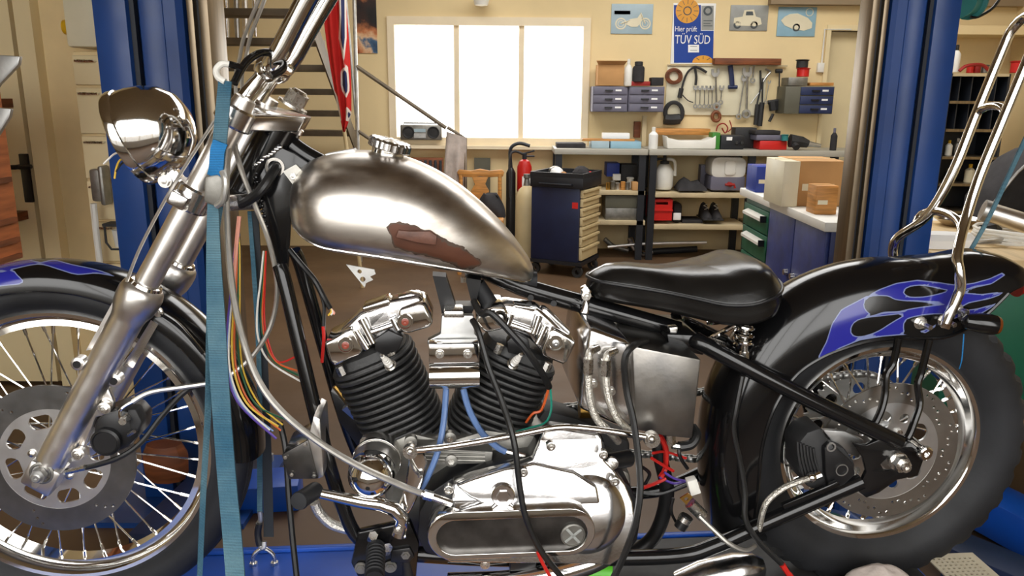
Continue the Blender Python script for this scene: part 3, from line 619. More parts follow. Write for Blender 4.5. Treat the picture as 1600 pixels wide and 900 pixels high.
I_('green_carton', 'green carton standing beside the charger', 'box', 1113, 208, 1125, 234, Yi, .15, 'green_plastic')
t = thing('battery_charger', 'dark green battery charger with a pale label on the bench', 'charger', W(1144, 234, Yi)); q = t.location
a, b, c, e = rect(1126, 212, 1163, 234, Yi); obj('case', MB().box((a-q.x, 0, 0), (b-q.x, .2, e-q.z)), 'trolley_black', t, bevel=.01)
obj('label_plate', MB().box((a-q.x+.05, -.004, .08), (a-q.x+.10, 0, .11)), 'paper_white', t)
for k in (.14, .19): obj('dial', MB().lathe([(.016, 0), (.014, .012), (.0001, .012)], (a-q.x+k, 0, .06), (0, -1, 0), 12), 'black_matte', t)
I_('tool_case', 'black tool case standing behind the charger', 'case', 1148, 202, 1182, 234, Yi+.2, .15, 'black_matte', bevel=.01)
I_('tool_case', 'bright red tool case on the bench', 'case', 1187, 220, 1230, 234, Yi, .2, 'red_plastic', bevel=.008)
I_('tool_case', 'grey tool case lying on the red case', 'case', 1182, 211, 1224, 219.5, Yi, .2, 'drawer_grey', bevel=.008)
I_('tool_case', 'dark slim case topmost on the red case', 'case', 1180, 204, 1220, 210.5, Yi, .2, 'dark_fabric', bevel=.008)
can('tape_roll', 'teal roll beside the red tool case', 'roll', 1226, 210, 220, 5, Yi-.02, 'teal', neck=.9)
t = thing('power_drill', 'black power drill lying at the right of the bench', 'drill', W(1252, 234, Yi)); q = t.location
obj('body', MB().tube([W(1234, 222, Yi)-q, W(1252, 224, Yi)-q, W(1262, 227, Yi)-q], [.06, .05, .035], 10), 'black_matte', t)
obj('chuck', MB().tube([W(1262, 227, Yi)-q, W(1282, 230, Yi)-q], [.028, .016], 10), 'alloy_dull', t)
obj('grip', MB().tube([W(1238, 224, Yi)-q, W(1240, 232, Yi)-q+V((0, -.08, 0))], .03, 8), 'black_matte', t)
can('spray_can', 'dark bottle at the right end of the bench by the door', 'bottle', 1301, 201, 236, 5, Yi, 'dark_fabric', True, 'drawer_grey')
# things on the shelves under the benches
I_('blue_crate', 'blue crate on the upper shelf under the left bench', 'crate', 948, 255, 968, 276, Yw+.2, .2, 'blue_box'); I_('dark_crate', 'black crate beside the blue crate', 'crate', 970, 258, 996, 294, Yw+.25, .15, 'black_matte')
I_('box_lid', 'small white tub among jars on the left shelf', 'tub', 958, 272, 970, 282, Yw+.16, .1, 'white_plastic')
for i, (x, y0, mt) in enumerate(((950, 286, 'brass'), (957, 284, 'cast_grey'), (965, 287, 'alloy'), (973, 285, 'wood'), (980, 286, 'cast_grey'))):
    can('screw_jar', ['brass', 'first grey', 'bright metal', 'wood coloured', 'second grey'][i]+' screw jar on the shelf under the left bench', 'jar', x, y0, 298, 3.6, Yw+.05, mt, neck=.8, grp='screw jars under the bench')
can('paint_tin', 'white tin at the back of the left shelf', 'tin', 984, 281, 298, 5, Yw+.2, 'white_plastic', neck=.95)
I_('cardboard_box', 'small pale carton at the right end of the left shelf', 'box', 988, 285, 997, 298, Yw+.0, .1, 'cardboard')
I_('grey_drawer_box', 'upper of two grey storage boxes under the left bench', 'box', 946, 306, 998, 325, Yw+.03, .3, 'grey_green'); t = I_('grey_drawer_box', 'lower of two grey storage boxes with a handle', 'box', 946, 326, 998, 344.5, Yw+.03, .3, 'cast_grey')
for i, (p, lb, mt, r) in enumerate((([(950, 371), (1010, 366), (1105, 364)], 'long thin steel tube on the floor under the benches', 'alloy', .014), ([(985, 356), (992, 372), (1006, 380), (1020, 376)], 'bent chrome exhaust pipe on the floor under the bench', 'polished', .028), ([(1018, 376), (1090, 372)], 'dark shock absorber tube on the floor under the bench', 'lift_dark', .03), ([(945, 362), (960, 374), (982, 380)], 'dull bent pipe on the floor by the trolley', 'alloy_dull', .022))):
    o = obj('metal_pipe', MB().tube([W(x, y, Yw+.08+.09*i) for x, y in p], r, 10, k=5 if len(p) > 2 else 0), mt); tag(o, lb, 'pipe', 'pipes under the bench'); lo = min(v.co.z for v in o.data.vertices); o.location.z = -lo+.001 if i != 0 else -lo+.09
t = thing('pressure_sprayer', 'pale pressure sprayer with black pump handle under the bench', 'sprayer', W(1036, 300, Yw+.15)); q = t.location
obj('tank', MB().lathe([(.07, 0), (.085, .03), (.085, .16), (.05, .22), (.035, .23)], (0, 0, 0), (0, 0, 1), 18), 'white_plastic', t)
obj('pump', MB().lathe([(.04, .22), (.04, .25), (.015, .26), (.015, .31), (.03, .315), (.03, .33)], (0, 0, 0), (0, 0, 1), 14), 'black_matte', t)
obj('spray_lance', MB().tube([V((0, 0, .27)), V((-.08, 0, .26)), V((-.10, -.02, .15)), V((-.09, -.02, .03))], .012, 8, k=4), 'black_matte', t)
obj('spray_hose', MB().tube([V((.02, 0, .27)), V((.09, 0, .25)), V((.1, 0, .12))], .014, 8, k=4), 'white_plastic', t)
mb = MB(); secs = []
for i in range(9):
    u = i/8; c0 = W(lerp(1056, 1100, u), 299, Yw+.12); h = .03+.11*math.sin(math.pi*min(1, u*1.1))**.7*(.7+.3*math.sin(u*9))
    secs.append([c0+V((0, math.cos(a_)*.12, max(0, math.sin(a_))*h)) for a_ in [k*math.pi/6 for k in range(7)]])
o = obj('black_jacket', MB().loft(secs), 'dark_fabric'); tag(o, 'crumpled black jacket on the shelf under the right bench', 'jacket')
t = thing('water_canister', 'white canister half full of blue liquid under the bench', 'canister', W(1138, 301, Yw+.06)); q = t.location
a, b, c, e = rect(1111, 249, 1165, 301, Yw+.06)
def rr(x0, x1, z0, z1, r, n=5):
    out = []
    for (cx, cz, s0) in ((x1-r, z1-r, 0), (x0+r, z1-r, 1), (x0+r, z0+r, 2), (x1-r, z0+r, 3)):
        for k in range(n+1): an = (s0+k/n)*math.pi/2; out.append(V((cx+r*math.cos(an), 0, cz+r*math.sin(an))))
    return out
zm = (c+e)/2-q.z-.02
obj('upper_body', MB().prism(rr(a-q.x, b-q.x, zm-.02, e-q.z, .06), (0, .26, 0)), 'white_plastic', t, bevel=.012)
obj('liquid_band', MB().prism(rr(a-q.x, b-q.x, 0, zm, .02), (0, .26, 0)), 'drawer_grey', t, bevel=.008)
obj('handle_rib', MB().prism(rr(-.05, .05, zm+.01, e-q.z-.03, .03), (0, -.012, 0)), 'white_plastic', t, bevel=.004)
obj('tap', MB().tube([V((-.0, 0, .06)), V((-.0, -.06, .06))], .02, 10).tube([V((-.05, -.06, .06)), V((.03, -.06, .06)), V((.04, -.06, .03))], .012, 8), 'red_dull', t)
I_('black_bin', 'black folded bin behind the white canister', 'bin', 1094, 262, 1112, 300, Yw+.3, .1, 'drawer_grey')
t = thing('red_crate', 'bright red plastic crate under the right bench', 'crate', W(1033, 350, Yw+.03)); q = t.location
a, b, c, e = rect(1017, 317, 1050, 350, Yw+.03)
obj('crate_body', holed_wall(a-q.x, b-q.x, 0, e-q.z, 0, .02, [(a-q.x+.04, b-q.x-.04, e-q.z-.05, e-q.z-.025)]).box((a-q.x, .02, 0), (a-q.x+.02, .3, e-q.z)).box((b-q.x-.02, .02, 0), (b-q.x, .3, e-q.z)).box((a-q.x, .28, 0), (b-q.x, .3, e-q.z)).box((a-q.x+.02, .02, 0), (b-q.x-.02, .28, .02)), 'red_plastic', t)
obj('crate_rib', MB().box((a-q.x-.005, -.01, .085), (b-q.x+.005, 0, .1)), 'red_plastic', t)
I_('helmet_bag', 'black bag with a white tag beside the red crate', 'bag', 1052, 318, 1066, 349, Yw+.1, .2, 'dark_fabric', bevel=.03); I_('white_card', 'white card leaning against the black bag', 'card', 1052, 334, 1064, 345, Yw+.06, .01, 'paper_white')
for i, xx in enumerate((1106, 1122)):
    c0 = W(xx, 350, Yw+.05); t = thing('work_shoe', ['left', 'right'][i]+' dark work shoe on the lowest shelf', 'shoe', c0, 0, 'pair of work shoes')
    sec = lambda y, w_, h: [V((math.cos(a_)*w_, y, max(.012, math.sin(a_)*h))) for a_ in [k*math.pi/6 for k in range(7)]]
    obj('upper', MB().loft([sec(-.02, .02, .03), sec(.02, .045, .06), sec(.1, .045, .09), sec(.17, .04, .14), sec(.24, .038, .14), sec(.27, .03, .1)]), 'dark_fabric', t)
    obj('sole', MB().box((-.046, -.02, 0), (.046, .28, .014)), 'black_matte', t, bevel=.005)
    obj('lace', MB().tube([V((-.02, .08, .09)), V((.02, .1, .1)), V((-.02, .12, .12)), V((.02, .14, .13))], .004, 5), 'white_plastic', t)
I_('black_mat', 'flat dark mat on the lowest shelf beside the shoes', 'mat', 1066, 345, 1098, 350, Yw+.1, .25, 'dark_fabric')
# rest everything exactly on its board
def settle(levels, y0, y1, x0, x1, tol=.035):
    bpy.context.view_layer.update()
    for o in list(COL.objects):
        if o.parent is not None or o.get('kind') == 'structure' or 'label' not in o.keys() or o.name.startswith('workbench'): continue
        ms = [c for c in ([o]+list(o.children)) if c.type == 'MESH']
        if not ms: continue
        pts = [c.matrix_world @ v.co for c in ms for v in c.data.vertices]
        lo = min(p.z for p in pts); cx = sum(p.x for p in pts)/len(pts); cy = sum(p.y for p in pts)/len(pts)
        if not (y0 < cy < y1 and x0 < cx < x1): continue
        for z in levels:
            if abs(lo-z) < tol: o.location.z += z-lo+.0005; break
settle([W(1080, 234, Yw).z]+[W(1000, yy, Yw).z+.012 for yy in (300, 347, 303, 353)], Yw, Yw+.5, .3, 3.2)
# blue cushion behind the boxes
o = obj('folded_cover', MB().loft([[W(1215+u*75, 266, Yw+.1)+V((0, .05*k, .012+math.sin(math.pi*min(1, .12+u*.8))*.10*(1-.1*k))) for k in range(4)]+[W(1215+u*75, 266, Yw+.1)+V((0, .15-.05*k, .012)) for k in range(4)] for u in [i/8 for i in range(9)]]), 'drawer_navy'); tag(o, 'navy folded cover behind the cardboard boxes', 'cover')
# ================================================================== around the window
t = thing('portable_radio', 'silver portable radio with two speakers on the window sill', 'radio', W(657, 219, YB-.11)); q = t.location
a, b, c, e = rect(625, 195, 690, 219, YB-.11)
obj('case', MB().box((a-q.x, 0, 0), (b-q.x, .1, e-q.z)), 'cast_grey', t, bevel=.012)
for px in (638, 677):
    sp = obj('speaker', MB().lathe([(.058, 0), (.056, .008), (.048, .008), (.04, .002), (.0001, .004)], V((W(px, 207, YB-.11).x-q.x, 0, (e-q.z)/2)), (0, -1, 0), 20), 'black_matte', t)
obj('display', MB().box((-.06, -.005, .075), (.05, 0, .105)), 'sign_pale', t); obj('cassette_door', MB().box((-.06, -.006, .02), (.05, 0, .062)), 'alloy_dull', t)
obj('carry_handle', MB().tube([V((a-q.x+.03, .05, e-q.z-.01)), V((a-q.x+.03, .05, e-q.z+.015)), V((b-q.x-.03, .05, e-q.z+.015)), V((b-q.x-.03, .05, e-q.z-.01))], .008, 6), 'cast_grey', t)
t = thing('radiator', 'dark brown ribbed radiator under the window', 'radiator', W(672, 285, 7.5)); q = t.location
a, b, c, e = rect(600, 247, 693, 420, 7.5); c = .12
obj('panel', MB().box((a-q.x, .02, c-q.z), (b-q.x, .09, e-q.z)), 'wood_dark', t, bevel=.008)
rb = None
for k in range(12):
    xx = a-q.x+(b-a)*(k+.5)/12; o = MB().box((-.012, 0, c-q.z+.02), (.012, .022, e-q.z-.02))
    rb = obj('rib', o, 'lift_dark', t, bevel=.004) if rb is None else like(rb, 'rib', t)
    rb.location.x = xx
for xx in (a-q.x+.1, b-q.x-.1): obj('foot', MB().box((xx-.02, .03, -q.z), (xx+.02, .08, c-q.z)), 'lift_dark', t)
# rag over the rail
secs = []
for i in range(13):
    v = i/12; row = []
    for j in range(13):
        u = j/12; p = W(lerp(698-5*v, 729-1*v, u), lerp(205+10*u, 292, v), 6.93)
        row.append(p+V((0, -.03-.025*math.sin(u*11+v*1.5)*(.4+v)-.02*math.sin(u*5), 0)))
    secs.append(row)
def sheet(secs, th=.006):
    n = len(secs[0]); mb = MB(); b = [[p+V((0, th, 0)) for p in r] for r in secs]
    mb.loft([secs[i]+b[i][::-1] for i in range(len(secs))]); return mb
o = obj('hanging_rag', sheet(secs), 'cloth_grey', ang=60); tag(o, 'pale grey rag hanging from the stair rail', 'rag')
# chair with bag
t = thing('wooden_chair', 'honey coloured wooden chair with carved back left of the trolley', 'chair', V((W(750, 300, 6.85).x, 6.85, 0))); q = t.location
C_ = lambda px, py, y=6.85: W(px, py, y)-q
obj('top_rail', MB().prism([C_(*p) for p in ((714, 269), (717, 265), (735, 267), (750, 264), (766, 267), (784, 265), (788, 269), (786, 276), (764, 277), (750, 275), (736, 277), (717, 276))], (0, .03, 0)), 'wood', t, bevel=.005)
obj('back_splat', MB().prism([C_(*p) for p in ((737, 276), (763, 276), (758, 288), (764, 298), (762, 318), (738, 318), (736, 298), (742, 288))], (0, .02, 0)), 'wood', t, bevel=.003)
zs = C_(750, 330).z
for px in (720, 781): obj('back_post', MB().tube([C_(px, 272)+V((0, .015, 0)), C_(px, 330)+V((0, -.02, 0)), V((C_(px, 330).x, .03, 0))], .017, 8), 'wood', t)
obj('seat', MB().box((C_(714, 330).x, -.44, .43), (C_(788, 330).x, -.01, .465)), 'wood', t, bevel=.01)
for px in (722, 780): obj('leg', MB().tube([V((C_(px, 330).x, -.38, .43)), V((C_(px, 330).x, -.4, 0))], .018, 8), 'wood', t)
mb = MB(); secs = []
for i in range(8):
    v = i/7; c0 = W(766, 330, 6.62); c0.z = .467+v*(W(766, 303, 6.62).z-.467); w_ = .13*(1-.55*v**2); secs.append([c0+V((math.cos(a_)*w_, math.sin(a_)*w_*.6+.02*math.sin(3*a_+v*5), .01*math.sin(4*a_))) for a_ in [k*math.pi/8 for k in range(16)]])
o = obj('backpack', MB().loft(secs), 'dark_fabric', ang=60); tag(o, 'dark grey bag slumped on the wooden chair', 'bag')
o = obj('wall_board', MB().box(V((W(741, 300, 7.6).x, 7.6, 0)), V((W(766, 247, 7.6).x, 7.63, W(753, 247, 7.6).z))), 'grey_green'); tag(o, 'narrow grey board leaning below the window sill', 'board')
t = thing('fire_extinguisher', 'red fire extinguisher with black valve behind the trolley', 'fire extinguisher', V((W(819, 300, 7.25).x, 7.25, W(819, 300, 7.25).z))); q = t.location
hh = W(819, 249, 7.25).z-q.z
obj('cylinder', MB().lathe([(.06, 0), (.066, .02), (.066, hh*.78), (.045, hh*.95), (.02, hh)], (0, 0, 0), (0, 0, 1), 20), 'red_plastic', t)
obj('valve', MB().lathe([(.02, hh), (.022, hh+.05), (.012, hh+.06)], (0, 0, 0), (0, 0, 1), 10).tube([V((-.01, 0, hh+.05)), V((.09, -.02, hh+.08))], .008, 6).tube([V((-.01, 0, hh+.03)), V((.09, -.02, hh+.03))], .008, 6), 'lift_dark', t)
obj('hose', MB().tube([V((0, 0, hh+.04)), V((-.09, 0, hh+.07)), V((-.135, -.02, hh+.0)), V((-.13, -.02, -.05))], .011, 8, k=5), 'black_matte', t)
obj('label_plate', MB().lathe([(.0675, hh*.2), (.0675, hh*.5)], (0, 0, 0), (0, 0, 1), 8, caps=False, a0=math.pi*.9, a1=math.pi*1.6), 'paper_white', t)
obj('wall_hook', MB().box((-.03, .06, -.02), (.03, YB-7.25, .02)), 'lift_dark', t)
t = thing('co2_extinguisher', 'black extinguisher cylinder with curved hose left of the red one', 'fire extinguisher', V((W(798, 310, 7.3).x, 7.3, 0))); q = t.location
h1 = W(798, 262, 7.3).z
obj('cylinder', MB().lathe([(.04, 0), (.044, .02), (.044, h1*.94), (.02, h1)], (0, 0, 0), (0, 0, 1), 16), 'black_satin', t)
obj('hose', MB().tube([V((0, 0, h1)), W(797, 240, 7.3)-q, W(800, 229, 7.3)-q, W(812, 224, 7.3)-q, W(828, 228, 7.3)-q], .016, 8, k=5), 'lift_dark', t)
t = thing('gas_bottle', 'cream gas cylinder half hidden behind the trolley', 'gas cylinder', V((W(822, 380, 6.9).x, 6.9, 0))); q = t.location; h1 = W(822, 290, 6.9).z
obj('cylinder', MB().lathe([(.088, 0), (.095, .03), (.095, h1*.85), (.07, h1*.95), (.03, h1)], (0, 0, 0), (0, 0, 1), 22), 'drawer_cream', t)
obj('valve', MB().lathe([(.03, h1), (.02, h1+.06), (.03, h1+.07), (.03, h1+.1)], (0, 0, 0), (0, 0, 1), 12), 'cast_grey', t)
# ================================================================== tool trolley
P0, P1, P2 = G(906, 411, .13), G(829, 403, .13), G(938, 398, .13)
for p in (P0, P1, P2): p.z = 0
t = thing('tool_trolley', 'navy tool trolley with cream drawers on castors', 'tool trolley', P0)
U, R_ = P1-P0, P2-P0; R_ = R_*1.0; U = V((U.x, U.y, 0))
R_ = V((-U.y, U.x, 0)).normalized()*-1*max(.42, R_.length) if V((-U.y, U.x, 0)).dot(R_) < 0 else V((-U.y, U.x, 0)).normalized()*max(.42, R_.length)
uh, rh = U.normalized(), R_.normalized(); ul, rl = U.length, R_.length
zt = W(909, 276, P0.y).z
def TR(u, r, z): return uh*u+rh*r+V((0, 0, z))
def tbox(u0, u1, r0, r1, z0, z1): return MB().prism([TR(u0, r0, z0), TR(u1, r0, z0), TR(u1, r1, z0), TR(u0, r1, z0)], (0, 0, z1-z0))
obj('cabinet_body', tbox(.02, ul, 0, rl, .13, zt-.1), 'trolley_blue', t, bevel=.004)
tr_ = obj('top_tray', MB().prism([TR(-.01, -.01, zt-.1), TR(ul+.01, -.01, zt-.1), TR(ul+.01, rl+.01, zt-.1), TR(-.01, rl+.01, zt-.1)], (0, 0, .085)), 'trolley_black', t, bevel=.004)
for (a0, a1, b0, b1) in ((-.01, ul+.01, -.01, .005), (-.01, ul+.01, rl-.005, rl+.01), (-.01, .005, .005, rl-.005), (ul-.005, ul+.01, .005, rl-.005)):
    obj('tray_rim', tbox(a0, a1, b0, b1, zt-.015, zt+.02), 'trolley_black', tr_)
n = 7; zz = [.14+(zt-.25)*(k/n)**.85 for k in range(n+1)]
for k in range(n):
    dr = obj('drawer', tbox(-.006, .02, .02, rl-.02, zz[k]+.004, zz[k+1]-.004), 'drawer_cream', t, bevel=.003)
    obj('grip_lip', tbox(-.022, -.004, .02, rl-.02, zz[k+1]-.022, zz[k+1]-.006), 'drawer_cream', dr)
obj('base_frame', tbox(-.01, ul, -.005, rl+.005, .10, .13), 'trolley_black', t)
for (u, r) in ((.03, .03), (ul-.03, .03), (.03, rl-.03), (ul-.03, rl-.03)):
    c0 = TR(u, r, 0); cs = obj('castor', MB().lathe([(.02, -.014), (.045, -.014), (.045, .014), (.02, .014)], c0+V((0, 0, .045)), rh, 16, closed=True), 'black_matte', t)
    obj('castor_fork', MB().prism([c0+V((0, 0, .03))-uh*.02+rh*.018, c0+V((0, 0, .10))-uh*.03+rh*.018, c0+V((0, 0, .10))+uh*.03+rh*.018, c0+V((0, 0, .03))+uh*.01+rh*.018], rh*.006), 'trolley_black', cs)
obj('red_sticker', MB().prism([TR(.03, -.002, zt-.26), TR(.08, -.002, zt-.26), TR(.08, -.002, zt-.21), TR(.03, -.002, zt-.21)], rh*-.001), 'flag_red', t)
obj('side_handle', MB().tube([TR(.08, 0, zt-.07), TR(.08, -.03, zt-.07), TR(ul-.08, -.03, zt-.07), TR(ul-.08, 0, zt-.07)], .009, 8), 'trolley_black', t)
for i, (u, r, s, mt, lb, nm) in enumerate(((.30, .2, .05, 'paper_white', 'crumpled white paper on the tool trolley', 'paper'), (.12, .28, .06, 'dark_fabric', 'dark brown glove heap on the tool trolley', 'glove'), (.02+.04, .33, .022, 'red_plastic', 'tiny red cap on the tool trolley', 'roll'), (.36, .30, .05, 'alloy_dull', 'grey socket set on the tool trolley', 'socket'), (.2, .1, .03, 'wood', 'wooden file handle on the tool trolley', 'handle'))):  # the tiny red item is a cap
    c0 = P0+TR(u, r, zt-.012); random.seed(i)
    o = obj(['paper_ball', 'glove', 'red_cap', 'socket_set', 'file_handle'][i], MB().loft([[c0+V((math.cos(a_)*s*q_*random.uniform(.8, 1.2), math.sin(a_)*s*q_*random.uniform(.8, 1.2), h*s)) for a_ in [k*math.pi/6 for k in range(12)]] for q_, h in ((1, 0), (1.1, .3), (.9, .8), (.4, 1.15))]), mt); tag(o, lb, nm)
# ================================================================== green and blue cabinet row
CX, CY0, CY1, CZ = 1.46, 3.62, 4.98, .90
t = thing('drawer_cabinet', 'green workshop cabinet with white drawer pulls beside the blue cupboard', 'cabinet', (CX, 4.46, 0)); q = t.location
obj('body', MB().box((.01, 0, .02), (.55, CY1-4.46, CZ-.045)), 'cab_green', t, bevel=.004)
hs = [.82, .68, .52, .36, .18, .05]
for k in range(5):
    dr = obj('drawer', MB().box((-.008, .02, hs[k+1]+.006), (.01, CY1-4.48, hs[k]-.002)), 'cab_green', t, bevel=.003)
    obj('pull', MB().prism([V((-.008, .06, hs[k]-.03)), V((-.04, .06, hs[k]-.045)), V((-.04, .06, hs[k]-.06)), V((-.008, .06, hs[k]-.062))], (0, .36, 0)), 'white_plastic', dr)
    obj('pull_end', MB().box((-.042, .05, hs[k]-.064), (-.006, .062, hs[k]-.028)), 'black_satin', dr)
t = thing('cupboard', 'worn dark blue two door cupboard right of the green cabinet', 'cupboard', (CX, CY0, 0)); wd = 4.455-CY0
obj('body', MB().box((.01, 0, .02), (.55, wd, CZ-.045)), 'cab_blue', t, bevel=.004)
for k in range(2):
    dr = obj('door', MB().box((-.012, wd*k/2+.006, .05), (.01, wd*(k+1)/2-.006, CZ-.05)), 'cab_blue', t, bevel=.004)
    obj('lock', MB().lathe([(.018, 0), (.016, .02), (.0001, .02)], (-.012, wd/2+(-.05 if k == 0 else .05), .56), (-1, 0, 0), 12), 'bolt', dr)
o = obj('worktop', MB().box((CX-.03, CY0-.02, CZ-.045), (CX+.6, CY1+.03, CZ)), 'white_plastic', bevel=.004); tag(o, 'long pale worktop over the green and blue cabinets', 'worktop')
def topbox(name, label, x0, x1, y0, h, d, mt):
    a, b = W(x0, 300, y0).x, W(x1, 300, y0).x
    t = thing(name, label, 'box', ((a+b)/2, y0, CZ)); hw = (b-a)/2
    obj('box_body', MB().box((-hw, 0, 0), (hw, d, h)), mt, t, bevel=.003)
    obj('lid_seam', MB().box((-hw-.001, d*.48, h-.001), (hw+.001, d*.52, h+.002)), 'drawer_cream', t)
    obj('print_band', MB().box((-hw*.8, -.002, h*.35), (hw*.1, 0, h*.5)), 'sign_cream', t)
    return t
topbox('cardboard_box', 'blue carton on the pale worktop', 1180, 1222, 4.75, .155, .2, 'blue_box')
topbox('cardboard_box', 'tall brown carton on the pale worktop', 1245, 1320, 4.15, .235, .35, 'cardboard')
t = topbox('cardboard_box', 'slim white edged carton in front of the brown carton', 1222, 1247, 4.12, .235, .3, 'sign_cream')
topbox('cardboard_box', 'small brown packet at the near end of the worktop', 1276, 1310, 3.85, .14, .12, 'wood')
# ================================================================== right side: shelf unit and bench
Ys = 6.75
t = thing('shelf_unit', 'tall dark pigeonhole shelf unit behind the sissy bar', 'shelf', V((W(1525, 200, Ys).x, Ys, 0))); q = t.location
a, b = W(1478, 170, Ys).x-q.x, W(1572, 170, Ys).x-q.x
lv = [115, 158, 202, 245, 287, 330, 372]; Z_ = [W(1525, y, Ys).z for y in lv]
obj('back_panel', MB().box((a, .33, .05), (b, .35, Z_[0])), 'lift_dark', t)
for xx in (a, b-.02): obj('side_panel', MB().box((xx, 0, 0), (xx+.02, .33, Z_[0])), 'lift_dark', t)
for z in Z_: obj('shelf_board', MB().box((a+.02, -.01, z-.022), (b-.02, .33, z)), 'steel_rail' if z != Z_[0] else 'shelf_board', t)
for k in range(1, 5):
    for j in (0, 1): obj('divider', MB().box((a+(b-a)*k/5-.004, .02, Z_[j+1]), (a+(b-a)*k/5+.004, .33, Z_[j]-.022)), 'lift_dark', t)
def sb(name, lb, x, y1, y0, r, mt, capm, grp='bottles on the dark shelf unit', cat='bottle'): return can(name, lb, cat, x, y0, y1, r, Ys+.1, mt, True, capm, grp=grp)
sb('spray_bottle', 'white pump bottle with black head on top of the shelf unit', 1491, 113, 70, 6, 'white_plastic', 'black_satin')
sb('yellow_can', 'white can with yellow cap on the third shelf, leftmost', 1481, 243, 219, 5, 'white_plastic', 'yellow')
sb('yellow_can', 'plain pale can on the third shelf', 1494, 243, 216, 4.5, 'cast_grey', 'white_plastic')
sb('yellow_can', 'yellow capped can next to the plain pale can', 1503, 243, 217, 5, 'sign_cream', 'yellow')
sb('yellow_can', 'pale can at the right end of the third shelf', 1550, 243, 221, 4.5, 'sign_cream', 'white_plastic')
sb('yellow_can', 'yellow bottle on the lowest visible shelf, leftmost', 1484, 285, 254, 6, 'yellow', 'white_plastic')
sb('yellow_can', 'yellow and white bottle in the middle of the lowest shelf', 1513, 285, 256, 7, 'sign_cream', 'yellow')
sb('yellow_can', 'white bottle at the right of the lowest shelf', 1545, 285, 262, 5, 'white_plastic', 'white_plastic')
for i, (x, mt, lb) in enumerate(((1515, 'red_plastic', 'bright red can'), (1526, 'red_dull', 'dull red can'), (1538, 'cast_grey', 'grey can'), (1551, 'drawer_navy', 'navy can'), (1588, 'flag_red', 'round red tin'))):
    can('paint_can', lb+' on top of the shelf unit', 'can', x, 101 if i != 4 else 95, 114, 5 if i != 4 else 9, Ys+.12, mt, neck=.9, grp='cans on top of the shelf unit')
o = obj('red_cable', MB().tube([W(1499, 111, Ys+.05), W(1508, 104, Ys+.05), W(1522, 101, Ys+.05), W(1536, 102, Ys+.05), W(1545, 110, Ys+.05)], .014, 7, k=4), 'red_dull'); tag(o, 'red cable lying on top of the shelf unit', 'cable')
t = thing('cable_reel', 'turquoise cable reel at the top edge above the right column', 'reel', W(1507, 10, 3.4)); 
obj('drum', MB().lathe([(.07, -.05), (.07, -.04), (.055, -.035), (.055, .035), (.07, .04), (.07, .05)], (0, 0, .02), (.8, .6, 0), 20), 'teal', t)
obj('hanger', MB().tube([V((0, 0, .02)), V((0, 0, ZC-t.location.z))], .012, 8), 'lift_dark', t)
obj('cable', MB().tube([V((.03, 0, -.04)), V((.06, 0, -.04)), V((.12, 0, .0)), V((.16, 0, .08))], .006, 6, k=4), 'wire_black', t)
# wooden workbench on the right
zb_ = .92; g0 = G(1452, 405, zb_); g1 = V((0, 3.56, 0))
bx0 = 1.50; t = thing('workbench', 'cluttered brown wooden workbench at the right edge', 'workbench', (bx0+.8, g0.y, 0)); q = t.location
obj('bench_top', MB().box((bx0-q.x, 0, zb_-.05), (bx0-q.x+1.9, g1.y-g0.y, zb_)), 'wood_pale', t, bevel=.006)
obj('green_panel', MB().box((bx0-q.x+.04, .03, .35), (bx0-q.x+1.85, g1.y-g0.y-.05, zb_-.05)), 'cab_green', t, bevel=.004)
for (xx, yy) in ((.08, .06), (1.75, .06), (.08, g1.y-g0.y-.12), (1.75, g1.y-g0.y-.12)): obj('leg', MB().box((bx0-q.x+xx, yy, 0), (bx0-q.x+xx+.06, yy+.06, .35)), 'cab_green', t)
def on(px, py): p_ = G(px, py, zb_); return p_
def ring(c, rx, ry, r, turns, mt, nm, lb):
    mb = MB()
    pts = [c+V((math.cos(2*math.pi*i/18)*rx*(1+.06*math.sin(i*1.7)), math.sin(2*math.pi*i/18)*ry*(1+.05*math.cos(i*2.3)), r+r*1.7*(i/18)+.003*math.sin(i))) for i in range(18*turns)]
    mb.tube(pts, r, 6); o = obj(nm, mb, mt); return tag(o, lb, 'cable')
ring(on(1592, 378), .16, .16, .007, 4, 'white_plastic', 'cable_coil', 'coil of white cable on the wooden bench')
ring(on(1522, 380), .10, .08, .006, 2, 'cable_silver', 'cable_coil', 'loose silver wire loop on the wooden bench')
ring(on(1580, 352), .14, .07, .006, 3, 'wood_pale', 'cable_coil', 'tan hose coil at the back of the wooden bench')
a, b = G(1535, 328, zb_+.11), G(1612, 352, zb_+.06)
t = thing('metal_tube', 'bright metal tube lying across the wooden bench', 'tube', a); obj('pipe', MB().cyl((0, 0, 0), b-a, .038, 18), 'alloy', t); obj('collar', MB().cyl(V((0, 0, 0)), (b-a)*.12, .043, 18), 'alloy_dull', t)
p_ = on(1545, 368); o = obj('black_plug', MB().tube([p_+V((-.05, 0, .02)), p_+V((.01, 0, .03)), p_+V((.05, .02, .02))], [.018, .026, .014], 8), 'black_matte'); tag(o, 'small black plug on the wooden bench', 'plug')
p_ = on(1470, 385); o = obj('crumpled_paper', MB().loft([[p_+V((math.cos(a_)*.13*s_*(1+.15*math.sin(5*a_)), math.sin(a_)*.06*s_, h)) for a_ in [k*math.pi/8 for k in range(16)]] for s_, h in ((1, 0), (1.02, .03), (.8, .05), (.3, .045))]), 'paper_white'); tag(o, 'crumpled white paper beside the right lift column', 'paper')
p_ = on(1478, 352); o = obj('silver_bowl', MB().lathe([(.09, .02), (.10, .028), (.06, .0), (.0001, 0)], p_+V((.05, 0, .004)), (0, 0, 1), 24), 'chrome'); tag(o, 'shallow silver dish at the back of the wooden bench', 'dish')
